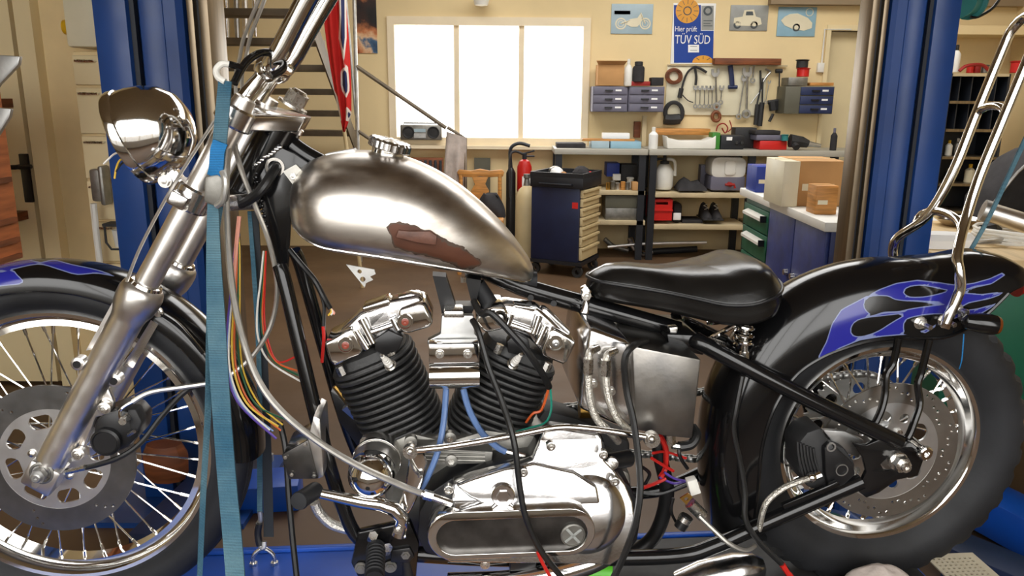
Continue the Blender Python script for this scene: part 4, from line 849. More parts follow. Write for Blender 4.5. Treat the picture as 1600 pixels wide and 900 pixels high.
# dark car body part behind the bench
secs = []
for i in range(9):
    u = i/8; x = lerp(1555, 1700, u); top = W(x, 305-75*math.sin(math.pi*.5*min(1, u*1.7)), 4.5); bot = W(x, 420, 4.5)
    secs.append([V((top.x, 4.5+.3*k/5, top.z-(k-2.5)**2*.006)) for k in range(6)]+[V((top.x, 4.8, bot.z)), V((top.x, 4.5, bot.z))])
t = thing('engine_crate', 'dark rounded machine hood standing behind the wooden bench', 'machine', V((W(1620, 400, 4.5).x, 4.5, 0))); q = t.location
obj('hood', MB().loft([[p-q for p in s] for s in secs]), 'dark_fabric', t)
obj('stand', MB().box((-.25, .02, 0), (.4, .28, W(1620, 420, 4.5).z+.01)), 'lift_dark', t)
obj('hood_edge', MB().tube([s[0]-q+V((0, -.004, 0)) for s in secs], .008, 6), 'alloy_dull', t)
# flag hung on the stair railing
FY = 5.75
secs = []
for i in range(30):
    v = i/29; row = []
    y = lerp(-60, 206, v)
    xl = 500+.00075*max(0, y)**2*.9 + max(0, y)*.02; xr = 548-max(0, y-185)*.9 if y < 190 else 548-max(0, y-185)*.35
    xl = 503+(max(0, y)/205)**1.5*32; xr = 540+9*math.sin(min(1, max(0, y)/170)*1.57)-max(0, y-178)*.35
    for j in range(25):
        u = j/24; p = W(lerp(xl, xr, u), y, FY)
        row.append(p+V((0, .035*math.sin(u*13+v*2)*(1-.4*v)+.02*math.sin(u*5), 0)))
    secs.append(row)
flag = obj('flag', sheet(secs, .004), 'flag_red', ang=0); tag(flag, 'red flag with dark blue white edged bands draped by the stairs', 'flag')
t = thing('flag_pole', 'pale slanted flag stick under the draped flag', 'pole', W(540, 205, FY+.1)); q = t.location
obj('stick', MB().tube([W(505, -60, FY+.08)-q, W(536, 190, FY+.08)-q, W(542, 235, FY+.08)-q], .014, 8), 'drawer_cream', t)
obj('stick_foot', MB().tube([W(542, 235, FY+.08)-q, V((W(556, 300, FY+.08).x-q.x, .1, -q.z))], .014, 8), 'drawer_cream', t)
# ================================================================== the motorcycle
from mathutils.geometry import tessellate_polygon
bike = thing('motorcycle', 'chopper motorcycle stripped for repair with bare metal tank and blue flames', 'motorcycle', BIKE_LOC, YAW)
def part(name, mb, mt, parent=None, **k): return obj(name, mb, mt, bike if parent is None else parent, **k)
def pp(poly, Y, dY, mb=None): return (mb or MB()).prism([B(x, y, Y) for x, y in poly], (0, dY, 0))
def pt(pts, r, n=8, k=6, mb=None, **kw):          # tube through (px, py, Y) points
    return (mb or MB()).tube([B(*p) for p in pts], r, n, k=k if len(pts) > 2 else 0, **kw)
def ptr(pts, rpx, n=8, k=6, mb=None, **kw):       # radius in pixels
    return pt(pts, rpx*mpp(B(*pts[len(pts)//2])), n, k, mb, **kw)
def disc2(cx, cz, r, n=24, a0=0): return [(cx+r*math.cos(a0+2*math.pi*i/n), cz+r*math.sin(a0+2*math.pi*i/n)) for i in range(n)]
def plate(loops, y0, y1, mb=None):                # flat plate with holes; loops are (x, z) lists, first is the outline
    mb = mb or MB(); flat = [p for l in loops for p in l]
    tri = tessellate_polygon([[V((p[0], p[1], 0)) for p in l] for l in loops]); n = len(flat)
    vs = [V((p[0], y0, p[1])) for p in flat]+[V((p[0], y1, p[1])) for p in flat]
    fs = [tuple(t) for t in tri]+[tuple(i+n for i in t)[::-1] for t in tri]; b = 0
    for l in loops:
        m_ = len(l); fs += [(b+i, b+(i+1) % m_, n+b+(i+1) % m_, n+b+i) for i in range(m_)]; b += m_
    return mb.add(vs, fs)
def bolt(parent, p, r=.006, h=.006, d=(0, -1, 0), mt='bolt', washer=True):
    d = V(d).normalized(); p = V(p); mb = MB()
    if washer: mb.lathe([(r*1.35, 0), (r*1.35, r*.25), (r*1.0, r*.25)], p, d, 16)
    mb.hexa(p+d*r*.2, p+d*(r*.2+h), r); mb.lathe([(r*.55, 0), (r*.5, r*.2), (.0001, r*.25)], p+d*(r*.2+h), d, 10)
    return obj('bolt', mb, mt, parent)
# signed distance helpers for painted shapes
def sdist(pt_, poly):
    x, y = pt_; ins = False; dm = 1e9; n = len(poly)
    for i in range(n):
        x1, y1 = poly[i]; x2, y2 = poly[(i+1) % n]
        if (y1 > y) != (y2 > y) and x < (x2-x1)*(y-y1)/(y2-y1)+x1: ins = not ins
        dx, dy = x2-x1, y2-y1; t_ = max(0, min(1, ((x-x1)*dx+(y-y1)*dy)/(dx*dx+dy*dy+1e-12)))
        dm = min(dm, (x1+t_*dx-x)**2+(y1+t_*dy-y)**2)
    return -math.sqrt(dm) if ins else math.sqrt(dm)
def sm2(poly, k=4): return [(p.x, p.y) for p in smooth([V((x, y, 0)) for x, y in poly], k, True)]
def paint_attr(o, polys, holes, pf, name='sd', mirror=True):
    at = o.data.attributes.new(name, 'FLOAT', 'POINT')
    for i, v in enumerate(o.data.vertices):
        c = v.co; q = pf(V((c.x, -abs(c.y) if mirror else c.y, c.z)))
        d = min(sdist(q, p) for p in polys)
        for h in holes: d = max(d, -sdist(q, h))
        at.data[i].value = max(-30, min(30, d))
def paint_mat(name, base, inner, line, lw=1.1, rough=.15, coat=.2, warp=0, rough_in=None, metal=(0, 0)):
    mt = bpy.data.materials.new(name); mt.use_nodes = True; nt = mt.node_tree; N = nt.nodes; L = nt.links; p = N['Principled BSDF']
    at = N.new('ShaderNodeAttribute'); at.attribute_name = 'sd'
    nz = N.new('ShaderNodeTexNoise'); nz.inputs['Scale'].default_value = 45; nz.inputs['Detail'].default_value = 6
    tc = N.new('ShaderNodeTexCoord'); L.new(tc.outputs['Object'], nz.inputs['Vector'])
    ad = N.new('ShaderNodeMath'); ad.operation = 'MULTIPLY_ADD'; ad.inputs[1].default_value = warp; L.new(nz.outputs['Fac'], ad.inputs[0]); L.new(at.outputs['Fac'], ad.inputs[2])
    sh = N.new('ShaderNodeMath'); sh.operation = 'SUBTRACT'; sh.inputs[1].default_value = warp*.5; L.new(ad.outputs[0], sh.inputs[0])
    mr = N.new('ShaderNodeMapRange'); mr.inputs['From Min'].default_value = -10; mr.inputs['From Max'].default_value = 10; L.new(sh.outputs[0], mr.inputs['Value'])
    cr_ = N.new('ShaderNodeValToRGB'); e = cr_.color_ramp.elements; s = .05
    e[0].position = 0; e[0].color = inner+(1,); e[1].position = 1; e[1].color = base+(1,)
    for pos, c in ((.5-lw*s-.012, inner), (.5-lw*s+.012, line), (.5+lw*s*.2, line), (.5+lw*s*.2+.024, base)):
        q = e.new(pos); q.color = c+(1,)
    L.new(mr.outputs['Result'], cr_.inputs['Fac']); L.new(cr_.outputs['Color'], p.inputs['Base Color'])
    p.inputs['Roughness'].default_value = rough; p.inputs['Coat Weight'].default_value = coat; p.inputs['Coat Roughness'].default_value = .05
    if metal != (0, 0) or rough_in is not None:
        for key, (a_, b_) in (('Metallic', metal), ('Roughness', (rough_in if rough_in is not None else rough, rough))):
            r2 = N.new('ShaderNodeMapRange'); r2.inputs['From Min'].default_value = -1; r2.inputs['From Max'].default_value = 1; r2.inputs['To Min'].default_value = a_; r2.inputs['To Max'].default_value = b_
            L.new(sh.outputs[0], r2.inputs['Value']); L.new(r2.outputs['Result'], p.inputs[key])
    MAT[name] = mt; return mt, N, L, p, cr_, nz
# ------------------------------------------------------------------ wheels
def wheel(name, c, Rf, Rt, hw, ht, tread):
    rimp = [(Rf, -hw), (Rf-.009, -hw+.006), (Rf-.015, -hw+.014), (Rf-.026, -.012), (Rf-.026, .012), (Rf-.015, hw-.014), (Rf-.009, hw-.006), (Rf, hw), (Rf-.003, hw+.003), (Rf-.010, hw+.002), (Rf-.016, hw-.004), (Rf-.021, hw-.016), (Rf-.032, .016), (Rf-.032, -.016), (Rf-.021, -hw+.016), (Rf-.016, -hw+.004), (Rf-.010, -hw-.002), (Rf-.003, -hw-.003)]
    w_ = part(name, MB().lathe(rimp, n=96, closed=True), 'chrome'); w_.location = c
    h = Rt-Rf; half = [(Rf-.006, -hw+.004), (Rf+.002, -hw-.002), (Rf+h*.18, -ht*.90), (Rf+h*.42, -ht), (Rf+h*.66, -ht*.96), (Rf+h*.84, -ht*.80)]
    if tread == 'rib':
        half += [(Rf+h*.93, -ht*.56), (Rf+h*.935, -ht*.50), (Rf+h*.91, -ht*.49), (Rf+h*.915, -ht*.44), (Rf+h*.955, -ht*.42), (Rf+h*.975, -ht*.24), (Rf+h*.95, -ht*.23), (Rf+h*.955, -ht*.18), (Rf+h*.99, -ht*.16)]
        prof = half+[(Rt, 0)]+[(r, -y) for r, y in half[::-1]]
        mb = MB().lathe(prof, n=96, caps=False)
    else:
        half += [(Rf+h*.90, -ht*.68), (Rf+h*.955, -ht*.55), (Rf+h*.985, -ht*.25)]
        prof = half+[(Rt, 0)]+[(r, -y) for r, y in half[::-1]]; P = len(prof); mb = MB().lathe(prof, n=180, caps=False)
        vs = []
        for i, p in enumerate(mb.v):
            j = i//P; q = i % P; s = 1.0
            if (j % 5) in (0, 1) and (q in (6, 7, 8, P-9, P-8, P-7)): s = 1-.015/Rt
            if q in (5, P-6) and (j % 5) in (0, 1): s = 1-.007/Rt
            if q == 9 and (j % 6) < 2: s = 1-.006/Rt
            vs.append((p[0]*s, p[1], p[2]*s))
        mb.v = vs
    part('tyre', mb, 'rubber', w_)
    return w_
def spokes(w_, hubr, hy, rimr, n, r=.002):
    srcs = []
    for s in (-1, 1):
        for dr in (-1, 1):
            a0 = math.radians(38*dr); p0 = V((math.sin(a0)*hubr, s*hy, math.cos(a0)*hubr)); p1 = V((0, s*.008, rimr))
            m_ = p0+(p1-p0)*.90
            srcs.append(MB().tube([p0, m_], r, 6).tube([m_, p1], r*1.75, 6))
    objs = [None]*4
    for k in range(n):
        q = k % 4; sh = (0, .02, .05, .03)[q]
        rot = (0, 2*math.pi*k/n+sh, 0)
        if objs[q] is None: objs[q] = part('spoke', srcs[q], 'chrome', w_); objs[q].rotation_euler = rot
        else: like(objs[q], 'spoke', w_, rot=rot)
FC = V((0, 0, 0)); RC = V((1.629, 0, -.03))
fwh = wheel('front_wheel', FC, .277, .347, .030, .050, 'rib')
spokes(fwh, .038, .034, .250, 40, .0017)
part('hub', MB().lathe([(.012, -.085), (.022, -.085), (.022, -.062), (.030, -.060), (.046, -.042), (.046, -.030), (.024, -.022), (.022, .02), (.046, .030), (.046, .042), (.03, .05), (.012, .085)], n=32), 'alloy', fwh)
sl = []
for k in range(8):
    a0 = math.radians(12+45*k); lp = []
    for (sgn, e0) in ((1, 0), (-1, 1)):
        for i in range(7):
            t_ = (-90+30*i)*math.pi/180; lp.append((a0+sgn*(.15+.13*math.cos(t_)), .077+sgn*.0135*math.sin(t_)))
    sl.append([(r_*math.cos(a_), r_*math.sin(a_)) for a_, r_ in lp])
dk = part('brake_disc', plate([disc2(0, 0, .103, 72), disc2(0, 0, .02, 20)]+sl, -.0705, -.0665), 'disc_steel', fwh)
hl = [disc2(.1245*math.cos(a_)*f_, .1245*math.sin(a_)*f_, .0032, 8) for k in range(6) for a_, f_ in ((math.radians(60*k+4), .93), (math.radians(60*k+9), 1.03), (math.radians(60*k+14), 1.10))]
part('disc_band', plate([disc2(0, 0, .147, 96), disc2(0, 0, .101, 72)]+hl, -.071, -.066), 'disc_dark', fwh)
for k in range(5):
    a_ = math.radians(160+72*k); p_ = V((math.cos(a_)*.041, -.0705, math.sin(a_)*.041))
    obj('disc_bolt', MB().lathe([(.0075, 0), (.0072, .003), (.004, .0055), (.0001, .006)], p_, (0, -1, 0), 12), 'bolt', fwh)
rwh = wheel('rear_wheel', RC, .2175, .325, .042, .068, 'block')
spokes(rwh, .042, .045, .192, 40, .0022)
part('hub', MB().lathe([(.012, -.10), (.03, -.10), (.03, -.07), (.055, -.064), (.055, -.045), (.03, -.035), (.03, .035), (.055, .045), (.055, .07), (.03, .08), (.012, .1)], n=32), 'alloy_dull', rwh)
bh = [disc2(.072*math.cos(math.radians(34+72*k)), .072*math.sin(math.radians(34+72*k)), .0195, 20) for k in range(5)]+[disc2(.076*math.cos(math.radians(-2+72*k)), .076*math.sin(math.radians(-2+72*k)), .0105, 16) for k in range(5)]
part('brake_disc', plate([disc2(0, 0, .108, 80), disc2(0, 0, .024, 20)]+bh, -.0725, -.068), 'disc_steel', rwh)
dh = [disc2(r_*math.cos(a_), r_*math.sin(a_), .0036, 8) for k in range(30) for r_, a_ in (((.1175, .1275, .1375)[k % 3], 2*math.pi*k/30), ((.1275, .1375, .1175)[k % 3], 2*math.pi*(k+.5)/30))]
part('disc_band', plate([disc2(0, 0, .147, 96), disc2(0, 0, .106, 80)]+dh, -.073, -.0675), 'disc_mid', rwh)
for k in range(5):
    a_ = math.radians(34+36+72*k); obj('disc_bolt', MB().hexa((math.cos(a_)*.046, -.0725, math.sin(a_)*.046), (math.cos(a_)*.046, -.079, math.sin(a_)*.046), .007), 'bolt', rwh)
tp = []
for k in range(48):
    for (f_, r_) in ((0, .113), (.25, .121), (.5, .121), (.75, .113)):
        a_ = 2*math.pi*(k+f_)/48; tp.append((r_*math.cos(a_), r_*math.sin(a_)))
part('sprocket', plate([tp, disc2(0, 0, .06, 40)]+[disc2(.085*math.cos(k*math.pi/4), .085*math.sin(k*math.pi/4), .014, 14) for k in range(8)], .064, .070), 'alloy_dull', rwh)
# chain round the sprocket and forward
cpts = []; R0 = .118; fc = V((.98, .067, -.02)); rf = .045
for i in range(26):
    a_ = math.radians(95-190*i/25); cpts.append(RC+V((R0*math.cos(a_), .067, R0*math.sin(a_))))
top0, bot0 = cpts[0].copy(), cpts[-1].copy()
cp = [lerp(fc+V((0, 0, rf)), top0, i/46) for i in range(46)]+cpts+[lerp(bot0, fc+V((0, 0, -rf)), (i+1)/46) for i in range(46)]
mb = MB()
for i in range(len(cp)-1):
    a_, b_ = cp[i], cp[i+1]; d_ = (b_-a_).normalized(); n_ = d_.cross(V((0, 1, 0))).normalized()*.0058
    for y in ((-.006, .003), (.003, .003)) if i % 2 else ((-.009, .003), (.006, .003)):
        mb.prism([a_-n_-d_*.002+V((0, y[0], 0)), a_+n_-d_*.002+V((0, y[0], 0)), b_+n_+d_*.002+V((0, y[0], 0)), b_-n_+d_*.002+V((0, y[0], 0))], (0, y[1], 0))
part('drive_chain', mb, 'alloy_dull', ang=0)
# ------------------------------------------------------------------ fork
YF = .095
FA = B(72, 735, -YF); FT = B(374, 172, -YF); FD = (FT-FA); FL = FD.length; FD.normalize()
for s in (0, 2*YF):
    o0 = FA+V((0, s, 0))
    sl_ = part('fork_slider', MB().lathe([(.018, -.03), (.0245, -.026), (.0255, 0), (.0265, .05), (.0275, FL*.25), (.0285, FL*.44), (.0305, FL*.455), (.0365, FL*.475), (.0385, FL*.495), (.0385, FL*.515), (.036, FL*.527), (.031, FL*.535), (.0245, FL*.54)], o0, FD, 28), 'alloy')
    part('fork_tube', MB().lathe([(.0215, FL*.53), (.0215, FL*1.0), (.018, FL*1.03)], o0, FD, 24), 'alloy')
    part('dust_seal', MB().lathe([(.030, FL*.5352), (.0275, FL*.543), (.0225, FL*.545)], o0, FD, 24), 'chrome', sl_)
    ax = V((0, -YF+s, 0)); fx = FD.cross(V((0, 1, 0))).normalized()
    q0 = o0-FD*.03
    part('axle_lug', MB().prism([o0+FD*.022-fx*.030+V((0, -.024, 0)), o0+FD*.022+fx*.027+V((0, -.024, 0)), o0-FD*.030+fx*.027+V((0, -.024, 0)), o0-FD*.034-fx*.030+V((0, -.024, 0))], (0, .048, 0)), 'alloy', sl_, bevel=.006)
nut = B(62, 742, -.125); nut.y = -.122
part('axle_washer', MB().lathe([(.0215, 0), (.0215, .003), (.018, .0045), (.016, .003), (.0001, .003)], nut+V((0, .006, 0)), (0, -1, 0), 32), 'cast_grey'); part('axle_nut', MB().hexa(nut, nut+V((0, -.012, 0)), .0135), 'alloy_dull'); part('axle_end', MB().lathe([(.0085, 0), (.0085, .006), (.0065, .0075), (.003, .0075), (.003, .004), (.0001, .004)], nut+V((0, -.012, 0)), (0, -1, 0), 18), 'alloy_dull')
part('front_axle', MB().cyl(nut+V((0, .0, 0)), nut+V((0, .24, 0)), .008, 14), 'bolt')
# triple clamps
SO = B(456, 172, 0)                       # top of the steering stem
def clamp(name, h, thick, st):
    c0 = FA+FD*h; c1 = c0+V((0, 2*YF, 0)); mbs = []
    for c in (c0, c1): mb = MB(); mbs.append(mb); mb.lathe([(.023, -thick/2), (.031, -thick/2), (.034, -thick/2+.004), (.034, thick/2-.004), (.031, thick/2), (.0225, thick/2)], c, FD, 28)
    n_ = FD.cross(V((0, 1, 0))).normalized()
    if n_.x < 0: n_ = -n_
    po = [c0-n_*.022+V((0, -.012, 0)), c0+n_*.024+V((0, -.020, 0)), st+n_*.035+V((0, -.035, 0)), st+n_*.035+V((0, .035, 0)), c1+n_*.024+V((0, .02, 0)), c1-n_*.022+V((0, .012, 0)), (c0+c1)/2-n_*.01]
    mb2 = MB().prism([p-FD*thick*.42 for p in po], FD*thick*.84)
    k = part(name, mb2, 'polished', bevel=.004)
    for mb in mbs: part('clamp_boss', mb, 'polished', k)
    return k, c0, st, n_
tk, tc0, tst, nn = clamp('upper_clamp', FL*.985, .036, B(450, 178, 0))
bolt(tk, tc0-nn*.034*0+V((-.004, -.035, -.004)), .005, .004, (0, -1, 0), washer=False)
lk, lc0, lst, nn = clamp('lower_clamp', FL*.775, .042, B(450, 178, 0)-FD*FL*.21)
bolt(lk, lc0+V((-.005, -.036, -.012)), .006, .005)
part('pinch_block', MB().box(lc0+V((-.03, -.05, -.012)), lc0+V((.01, -.02, .012)), FD.to_track_quat('Z', 'Y').to_matrix()), 'polished', lk, bevel=.004)
part('stem_nut', MB().hexa(tst+FD*.02, tst+FD*.043, .021).lathe([(.028, .015), (.028, .02), (.02, .021)], tst, FD, 20).lathe([(.016, .043), (.012, .048), (.0001, .048)], tst, FD, 16), 'bolt', tk)
part('steering_neck', MB().lathe([(.030, .0), (.037, .004), (.037, .15), (.030, .154)], tst-FD*.172, FD, 28), 'black_gloss')
part('neck_cup', MB().lathe([(.039, 0), (.039, .008), (.03, .012)], tst-FD*.022, FD, 28), 'polished'); part('neck_cup', MB().lathe([(.03, -.012), (.039, -.008), (.039, 0)], tst-FD*.172, FD, 28), 'polished')
# risers and handlebar
for sy in (-.045, .045):
    rb_ = B(400, 132, -.045); rb_.y = sy; rt_ = B(418, 108, -.045); rt_.y = sy
    part('riser', MB().lathe([(.016, -.03), (.0145, .0), (.013, .01), (.0155, .03)], rb_, rt_-rb_, 18).ball(rt_, .024, 16, (1, .8, 1)), 'chrome')
hb = [B(522, -75, -.085), B(478, 2, -.075), B(438, 80, -.066), B(424, 104, -.055)]
h0 = hb[0]; hu = (hb[0]-hb[1]).normalized(); hx_ = [h0+hu*.10+V((.10, -.36, -.01)), h0+hu*.11+V((.04, -.24, 0)), h0+hu*.10+V((.0, -.12, 0)), h0+hu*.07+V((0, -.04, 0))]
hf = [V((p.x, -p.y, p.z)) for p in hb[::-1]]
part('handlebar', MB().tube(smooth(hx_+hb[:3], 6)+smooth([hb[2], hb[3], lerp(hb[3], hf[0], .5), hf[0], hf[1]], 5)[1:]+smooth(hf[1:]+[V((p.x, -p.y, p.z)) for p in hx_[::-1]], 6)[1:], .0178, 18), 'chrome')
for sg_ in (1, -1):
    g_ = [V((p.x, p.y*sg_, p.z)) for p in hx_[:2]]; part('hand_grip', MB().tube([g_[0]+(g_[0]-g_[1]).normalized()*.01, lerp(g_[0], g_[1], .92)], .0215, 18), 'rubber')
for i, (x0, x1) in enumerate(((374, 404), (384, 413))):
    part('control_cable', ptr([(x1+12, -40, -.1), (x1, 0, -.1), (x0+8, 55, -.08), (x0, 92, -.06), (x0-6, 125, -.03), (x0-2, 200, .0)], 3.1, 8), 'cable_silver')
# ------------------------------------------------------------------ headlamp
hc = B(207, 216, 0); ha = V((-.93, -.02, -.38)).normalized()
hl_ = part('headlamp', MB().lathe([(.082, .0), (.084, -.012), (.083, -.03), (.078, -.055), (.066, -.080), (.045, -.100), (.02, -.109), (.0001, -.110), (.018, -.104), (.042, -.094), (.062, -.075), (.074, -.052), (.079, -.03), (.079, 0)], hc, ha, 48, caps=False), 'chrome')
part('trim_ring', MB().lathe([(.079, .006), (.087, .006), (.0885, .0), (.087, -.010), (.083, -.012), (.079, -.004)], hc, ha, 48, closed=True), 'chrome', hl_)
part('reflector', MB().lathe([(.079, .0), (.06, -.04), (.03, -.062), (.0001, -.066)], hc, ha, 32, caps=False), 'alloy_dull', hl_)
part('lamp_bracket', pp([(240, 262), (262, 252), (284, 285), (296, 300), (282, 312), (262, 294)], -.018, .036), 'polished', hl_, bevel=.004)
bolt(hl_, B(258, 283, -.02), .009, .006)
for i, (pts, c) in enumerate((([(196, 238, -.03), (180, 240, -.04), (168, 250, -.05), (162, 256, -.05)], 'white'), ([(200, 246, -.03), (188, 250, -.05), (182, 262, -.05), (179, 279, -.05)], 'yellow'), ([(204, 250, -.03), (196, 252, -.05), (188, 258, -.05), (181, 268, -.05)], 'black'))):
    part('lamp_wire', ptr(pts, 1.6, 6), 'wire_'+c, hl_)
# ------------------------------------------------------------------ front brake caliper and brackets
cal = part('front_caliper', pp([(148, 660), (160, 648), (182, 640), (205, 644), (220, 660), (216, 684), (200, 700), (172, 712), (150, 708), (142, 690)], -.112, .07), 'black_satin', bevel=.008)
cc = B(168, 688, -.113)
part('piston_cap', MB().lathe([(.026, 0), (.026, .010), (.022, .013), (.020, .0105), (.0001, .0105)], cc, (0, -1, 0), 28), 'black_satin', cal)
part('caliper_lug', pp([(198, 640), (212, 640), (222, 660), (214, 676), (202, 670)], -.118, .03), 'black_matte', cal, bevel=.004)
br = part('caliper_bracket', pp([(152, 598), (168, 606), (178, 628), (176, 642), (162, 650), (150, 652), (130, 700), (138, 712), (128, 718), (116, 712), (128, 672)], -.093, .012), 'alloy', bevel=.003)
for (x, y) in ((166.5, 635), (126, 706)):
    c_ = B(x, y, -.095); part('bracket_boss', MB().lathe([(.012, 0), (.012, .012), (.009, .014)], c_, (0, -1, 0), 20), 'alloy', br); bolt(br, c_+V((0, -.013, 0)), .0065, .005)
for (x, y) in ((181.5, 592), (125, 566)):
    c_ = B(x, y, -.09); part('fender_boss', MB().lathe([(.012, -.01), (.012, .010), (.009, .012)], c_, (0, -1, 0), 20), 'alloy', br)
    part('boss_socket', MB().lathe([(.007, 0), (.007, .003), (.0001, .003)], c_+V((0, -.0105, 0)), (0, -1, 0), 12), 'black_satin', br)
part('banjo_fitting', pt([(191, 659, -.125), (199, 652, -.125)], .007, 10).lathe([(.007, 0), (.007, .02)], B(198, 652, -.118), (0, -1, 0), 12), 'bolt', cal)
part('brake_pipe', ptr([(188, 655, -.125), (188, 642, -.13), (196, 634, -.13), (207, 628, -.13)], 2.6, 8), 'chrome', cal)
part('bleed_nipple', pt([(200, 680, -.12), (210, 674, -.13)], .0035, 8), 'bolt', cal)
part('brake_hose', ptr([(207, 628, -.13), (235, 613, -.12), (285, 605, -.1), (330, 598, -.09), (357, 588, -.08), (397, 553, -.07), (424, 506, -.06), (433, 448, -.06), (421, 380, -.06), (398, 320, -.06), (378, 268, -.06), (366, 225, -.06)], 4.0, 8), 'cable_silver')
sp = part('speedometer_cable', ptr([(104, 736, -.11), (150, 727, -.125), (190, 713, -.13), (222, 690, -.12), (255, 648, -.1), (295, 608, -.09), (335, 596, -.07), (365, 590, -.04)], 4.2, 8), 'hose')
part('ferrule', ptr([(104, 737, -.11), (134, 730, -.122)], 4.8, 8), 'bolt', sp)
part('fork_cable', ptr([(198, 440, -.12), (220, 385, -.12), (262, 305, -.12), (300, 243, -.12), (338, 185, -.12)], 2.6, 8), 'cable_silver')
# ------------------------------------------------------------------ front fender with flames
FLAME = (paint_mat('flame_paint', (.0045, .0045, .005), srgb(38, 40, 140), srgb(120, 130, 170)))
def fender_mesh(rows, n=24):
    return MB().loft(rows, closed=True, caps=True)
def front_rows():
    rows = []
    for i in range(90):
        a_ = math.radians(-4+156*i/89); rc, re, hwid = .368, .322, .060
        if i > 84: pass
        outer = []
        for j in range(25):
            t_ = -1+2*j/24; y = hwid*math.sin(t_*math.pi/2); r = re+(rc-re)*max(0, math.cos(t_*math.pi/2))**.62
            outer.append((r, y))
        row = [V((math.cos(a_)*r, y, math.sin(a_)*r)) for r, y in outer]+[V((math.cos(a_)*(r-.003), y*.955, math.sin(a_)*(r-.003))) for r, y in outer[::-1]]
        rows.append(row)
    return rows
ff = part('front_fender', MB().loft(front_rows()), 'flame_paint', ang=40)
paint_attr(ff, [sm2([(-40, 428), (0, 425), (18, 421), (26, 429), (36, 442), (0, 447), (-40, 452)]), sm2([(18, 421), (60, 413), (92, 421), (120, 429), (150, 427), (184, 432), (150, 421), (112, 413), (84, 406), (62, 410), (40, 405), (0, 410), (-40, 416), (-40, 424), (0, 423)])], [], lambda p: proj(p))
for sgn in (-1,):
    part('fender_bracket', pp([(176, 472), (186, 474), (150, 545), (134, 548)], -.062, .006), 'alloy', ff); part('fender_bracket', pp([(236, 500), (247, 507), (208, 575), (192, 572)], -.062, .006), 'polished', ff)
    part('fender_stay', pt([(247, 487, -.062), (280, 508, -.062), (318, 552, -.062)], .007, 8, flat=.5), 'black_gloss', ff); bolt(ff, B(247, 487, -.066), .007, .004)
# ------------------------------------------------------------------ frame
RS = .0145
def rail(name, pts, r=RS, mt='black_gloss', **k): return part(name, pt(pts, r, 14, **k), mt)
dt = [(437, 415, -.07), (447, 450, -.08), (482, 600, -.10), (507, 700, -.11), (533, 785, -.12), (560, 840, -.125), (610, 862, -.13)]
rail('down_tube', dt, .0135); p_ = [B(*q) for q in dt]; part('down_tube', MB().tube([V((q.x, -q.y, q.z)) for q in p_], .0135, 14, k=6), 'black_gloss')
lr = [(600, 862, -.13), (760, 872, -.13), (920, 872, -.13), (1060, 868, -.13), (1120, 851, -.13), (1180, 824, -.13), (1345, 752, -.13)]
rail('lower_rail', lr, .0155); p_ = [B(*q) for q in lr]; part('lower_rail', MB().tube([V((q.x, -q.y, q.z)) for q in p_], .0155, 14, k=6), 'black_gloss')
ur = [(1086, 531, -.07), (1105, 541, -.085), (1170, 576, -.105), (1270, 627, -.12), (1405, 692, -.13)]
rail('upper_rail', ur, .0165); p_ = [B(*q) for q in ur]; part('upper_rail', MB().tube([V((q.x, -q.y, q.z)) for q in p_], .0165, 14, k=6), 'black_gloss')
bb = rail('backbone', [(452, 225, 0), (480, 245, 0), (560, 290, 0), (700, 390, 0), (800, 441, 0), (850, 458, 0), (960, 488, 0), (1060, 516, 0)], .019)
for (x, y) in ((829, 465), (865, 474)): part('drain_hole', MB().lathe([(.0065, 0), (.006, .002), (.0001, .002)], B(x, y, -.0195), (0, -1, 0), 12), 'black_matte', bb)
part('seat_post', pt([(1050, 520, 0), (1035, 620, 0), (1030, 700, -.02), (1042, 770, -.02), (1024, 835, -.02), (985, 868, -.02)], .0155, 12), 'black_satin')
part('rear_cross_plate', pp([(1042, 522), (1090, 524), (1104, 535), (1100, 556), (1046, 545)], -.075, .15), 'black_gloss', bevel=.004)
part('top_gusset_tube', pt([(440, 222, 0), (500, 262, 0)], .016, 12), 'black_gloss')
gs = part('neck_gusset', pp([(397, 257), (418, 243), (437, 229), (460, 240), (486, 258), (474, 280), (464, 305), (455, 330), (452, 380), (450, 418), (440, 426), (425, 398), (414, 350), (404, 300)], -.034, .012), 'black_gloss', bevel=.002)
part('neck_gusset', pp([(397, 257), (437, 229), (486, 258), (455, 330), (450, 418), (440, 426), (414, 350)], .03, .006), 'black_gloss')
wl = [(397, 257), (404, 300), (414, 350), (425, 398), (440, 426)]; random.seed(3)
mb = MB()
for i in range(26):
    u = i/25*4; k = min(3, int(u)); f_ = u-k; x, y = lerp(wl[k][0], wl[k+1][0], f_), lerp(wl[k][1], wl[k+1][1], f_); mb.ball(B(x+random.uniform(-1.5, 1.5), y, -.034), .0048, 8, (1, .7, random.uniform(.6, 1.1)))
part('weld_bead', mb, 'black_gloss', gs)
mb = MB()
for i in range(9): mb.ball(B(400+i*4.6, 256-i*3.3+random.uniform(-1.5, 1.5), -.034), .0055, 8, (1, .7, .7))
part('weld_bead', mb, 'polished', gs)
part('cable_grommet', MB().lathe([(.012, 0), (.017, 0), (.017, .004), (.012, .004)], B(430, 261, -.035), (0, -1, 0), 22, closed=True), 'chrome', gs)
part('wiring_conduit', ptr([(434, 260, -.02), (430, 263, -.045), (417, 285, -.07), (402, 303, -.075), (380, 317, -.06), (355, 322, -.03)], 8, 10), 'hose')
tb = part('tank_bracket', pp([(442, 268), (462, 257), (477, 272), (480, 285), (460, 292)], -.05, .004), 'white_plastic'); bolt(tb, B(458, 275, -.052), .006, .003, washer=False)
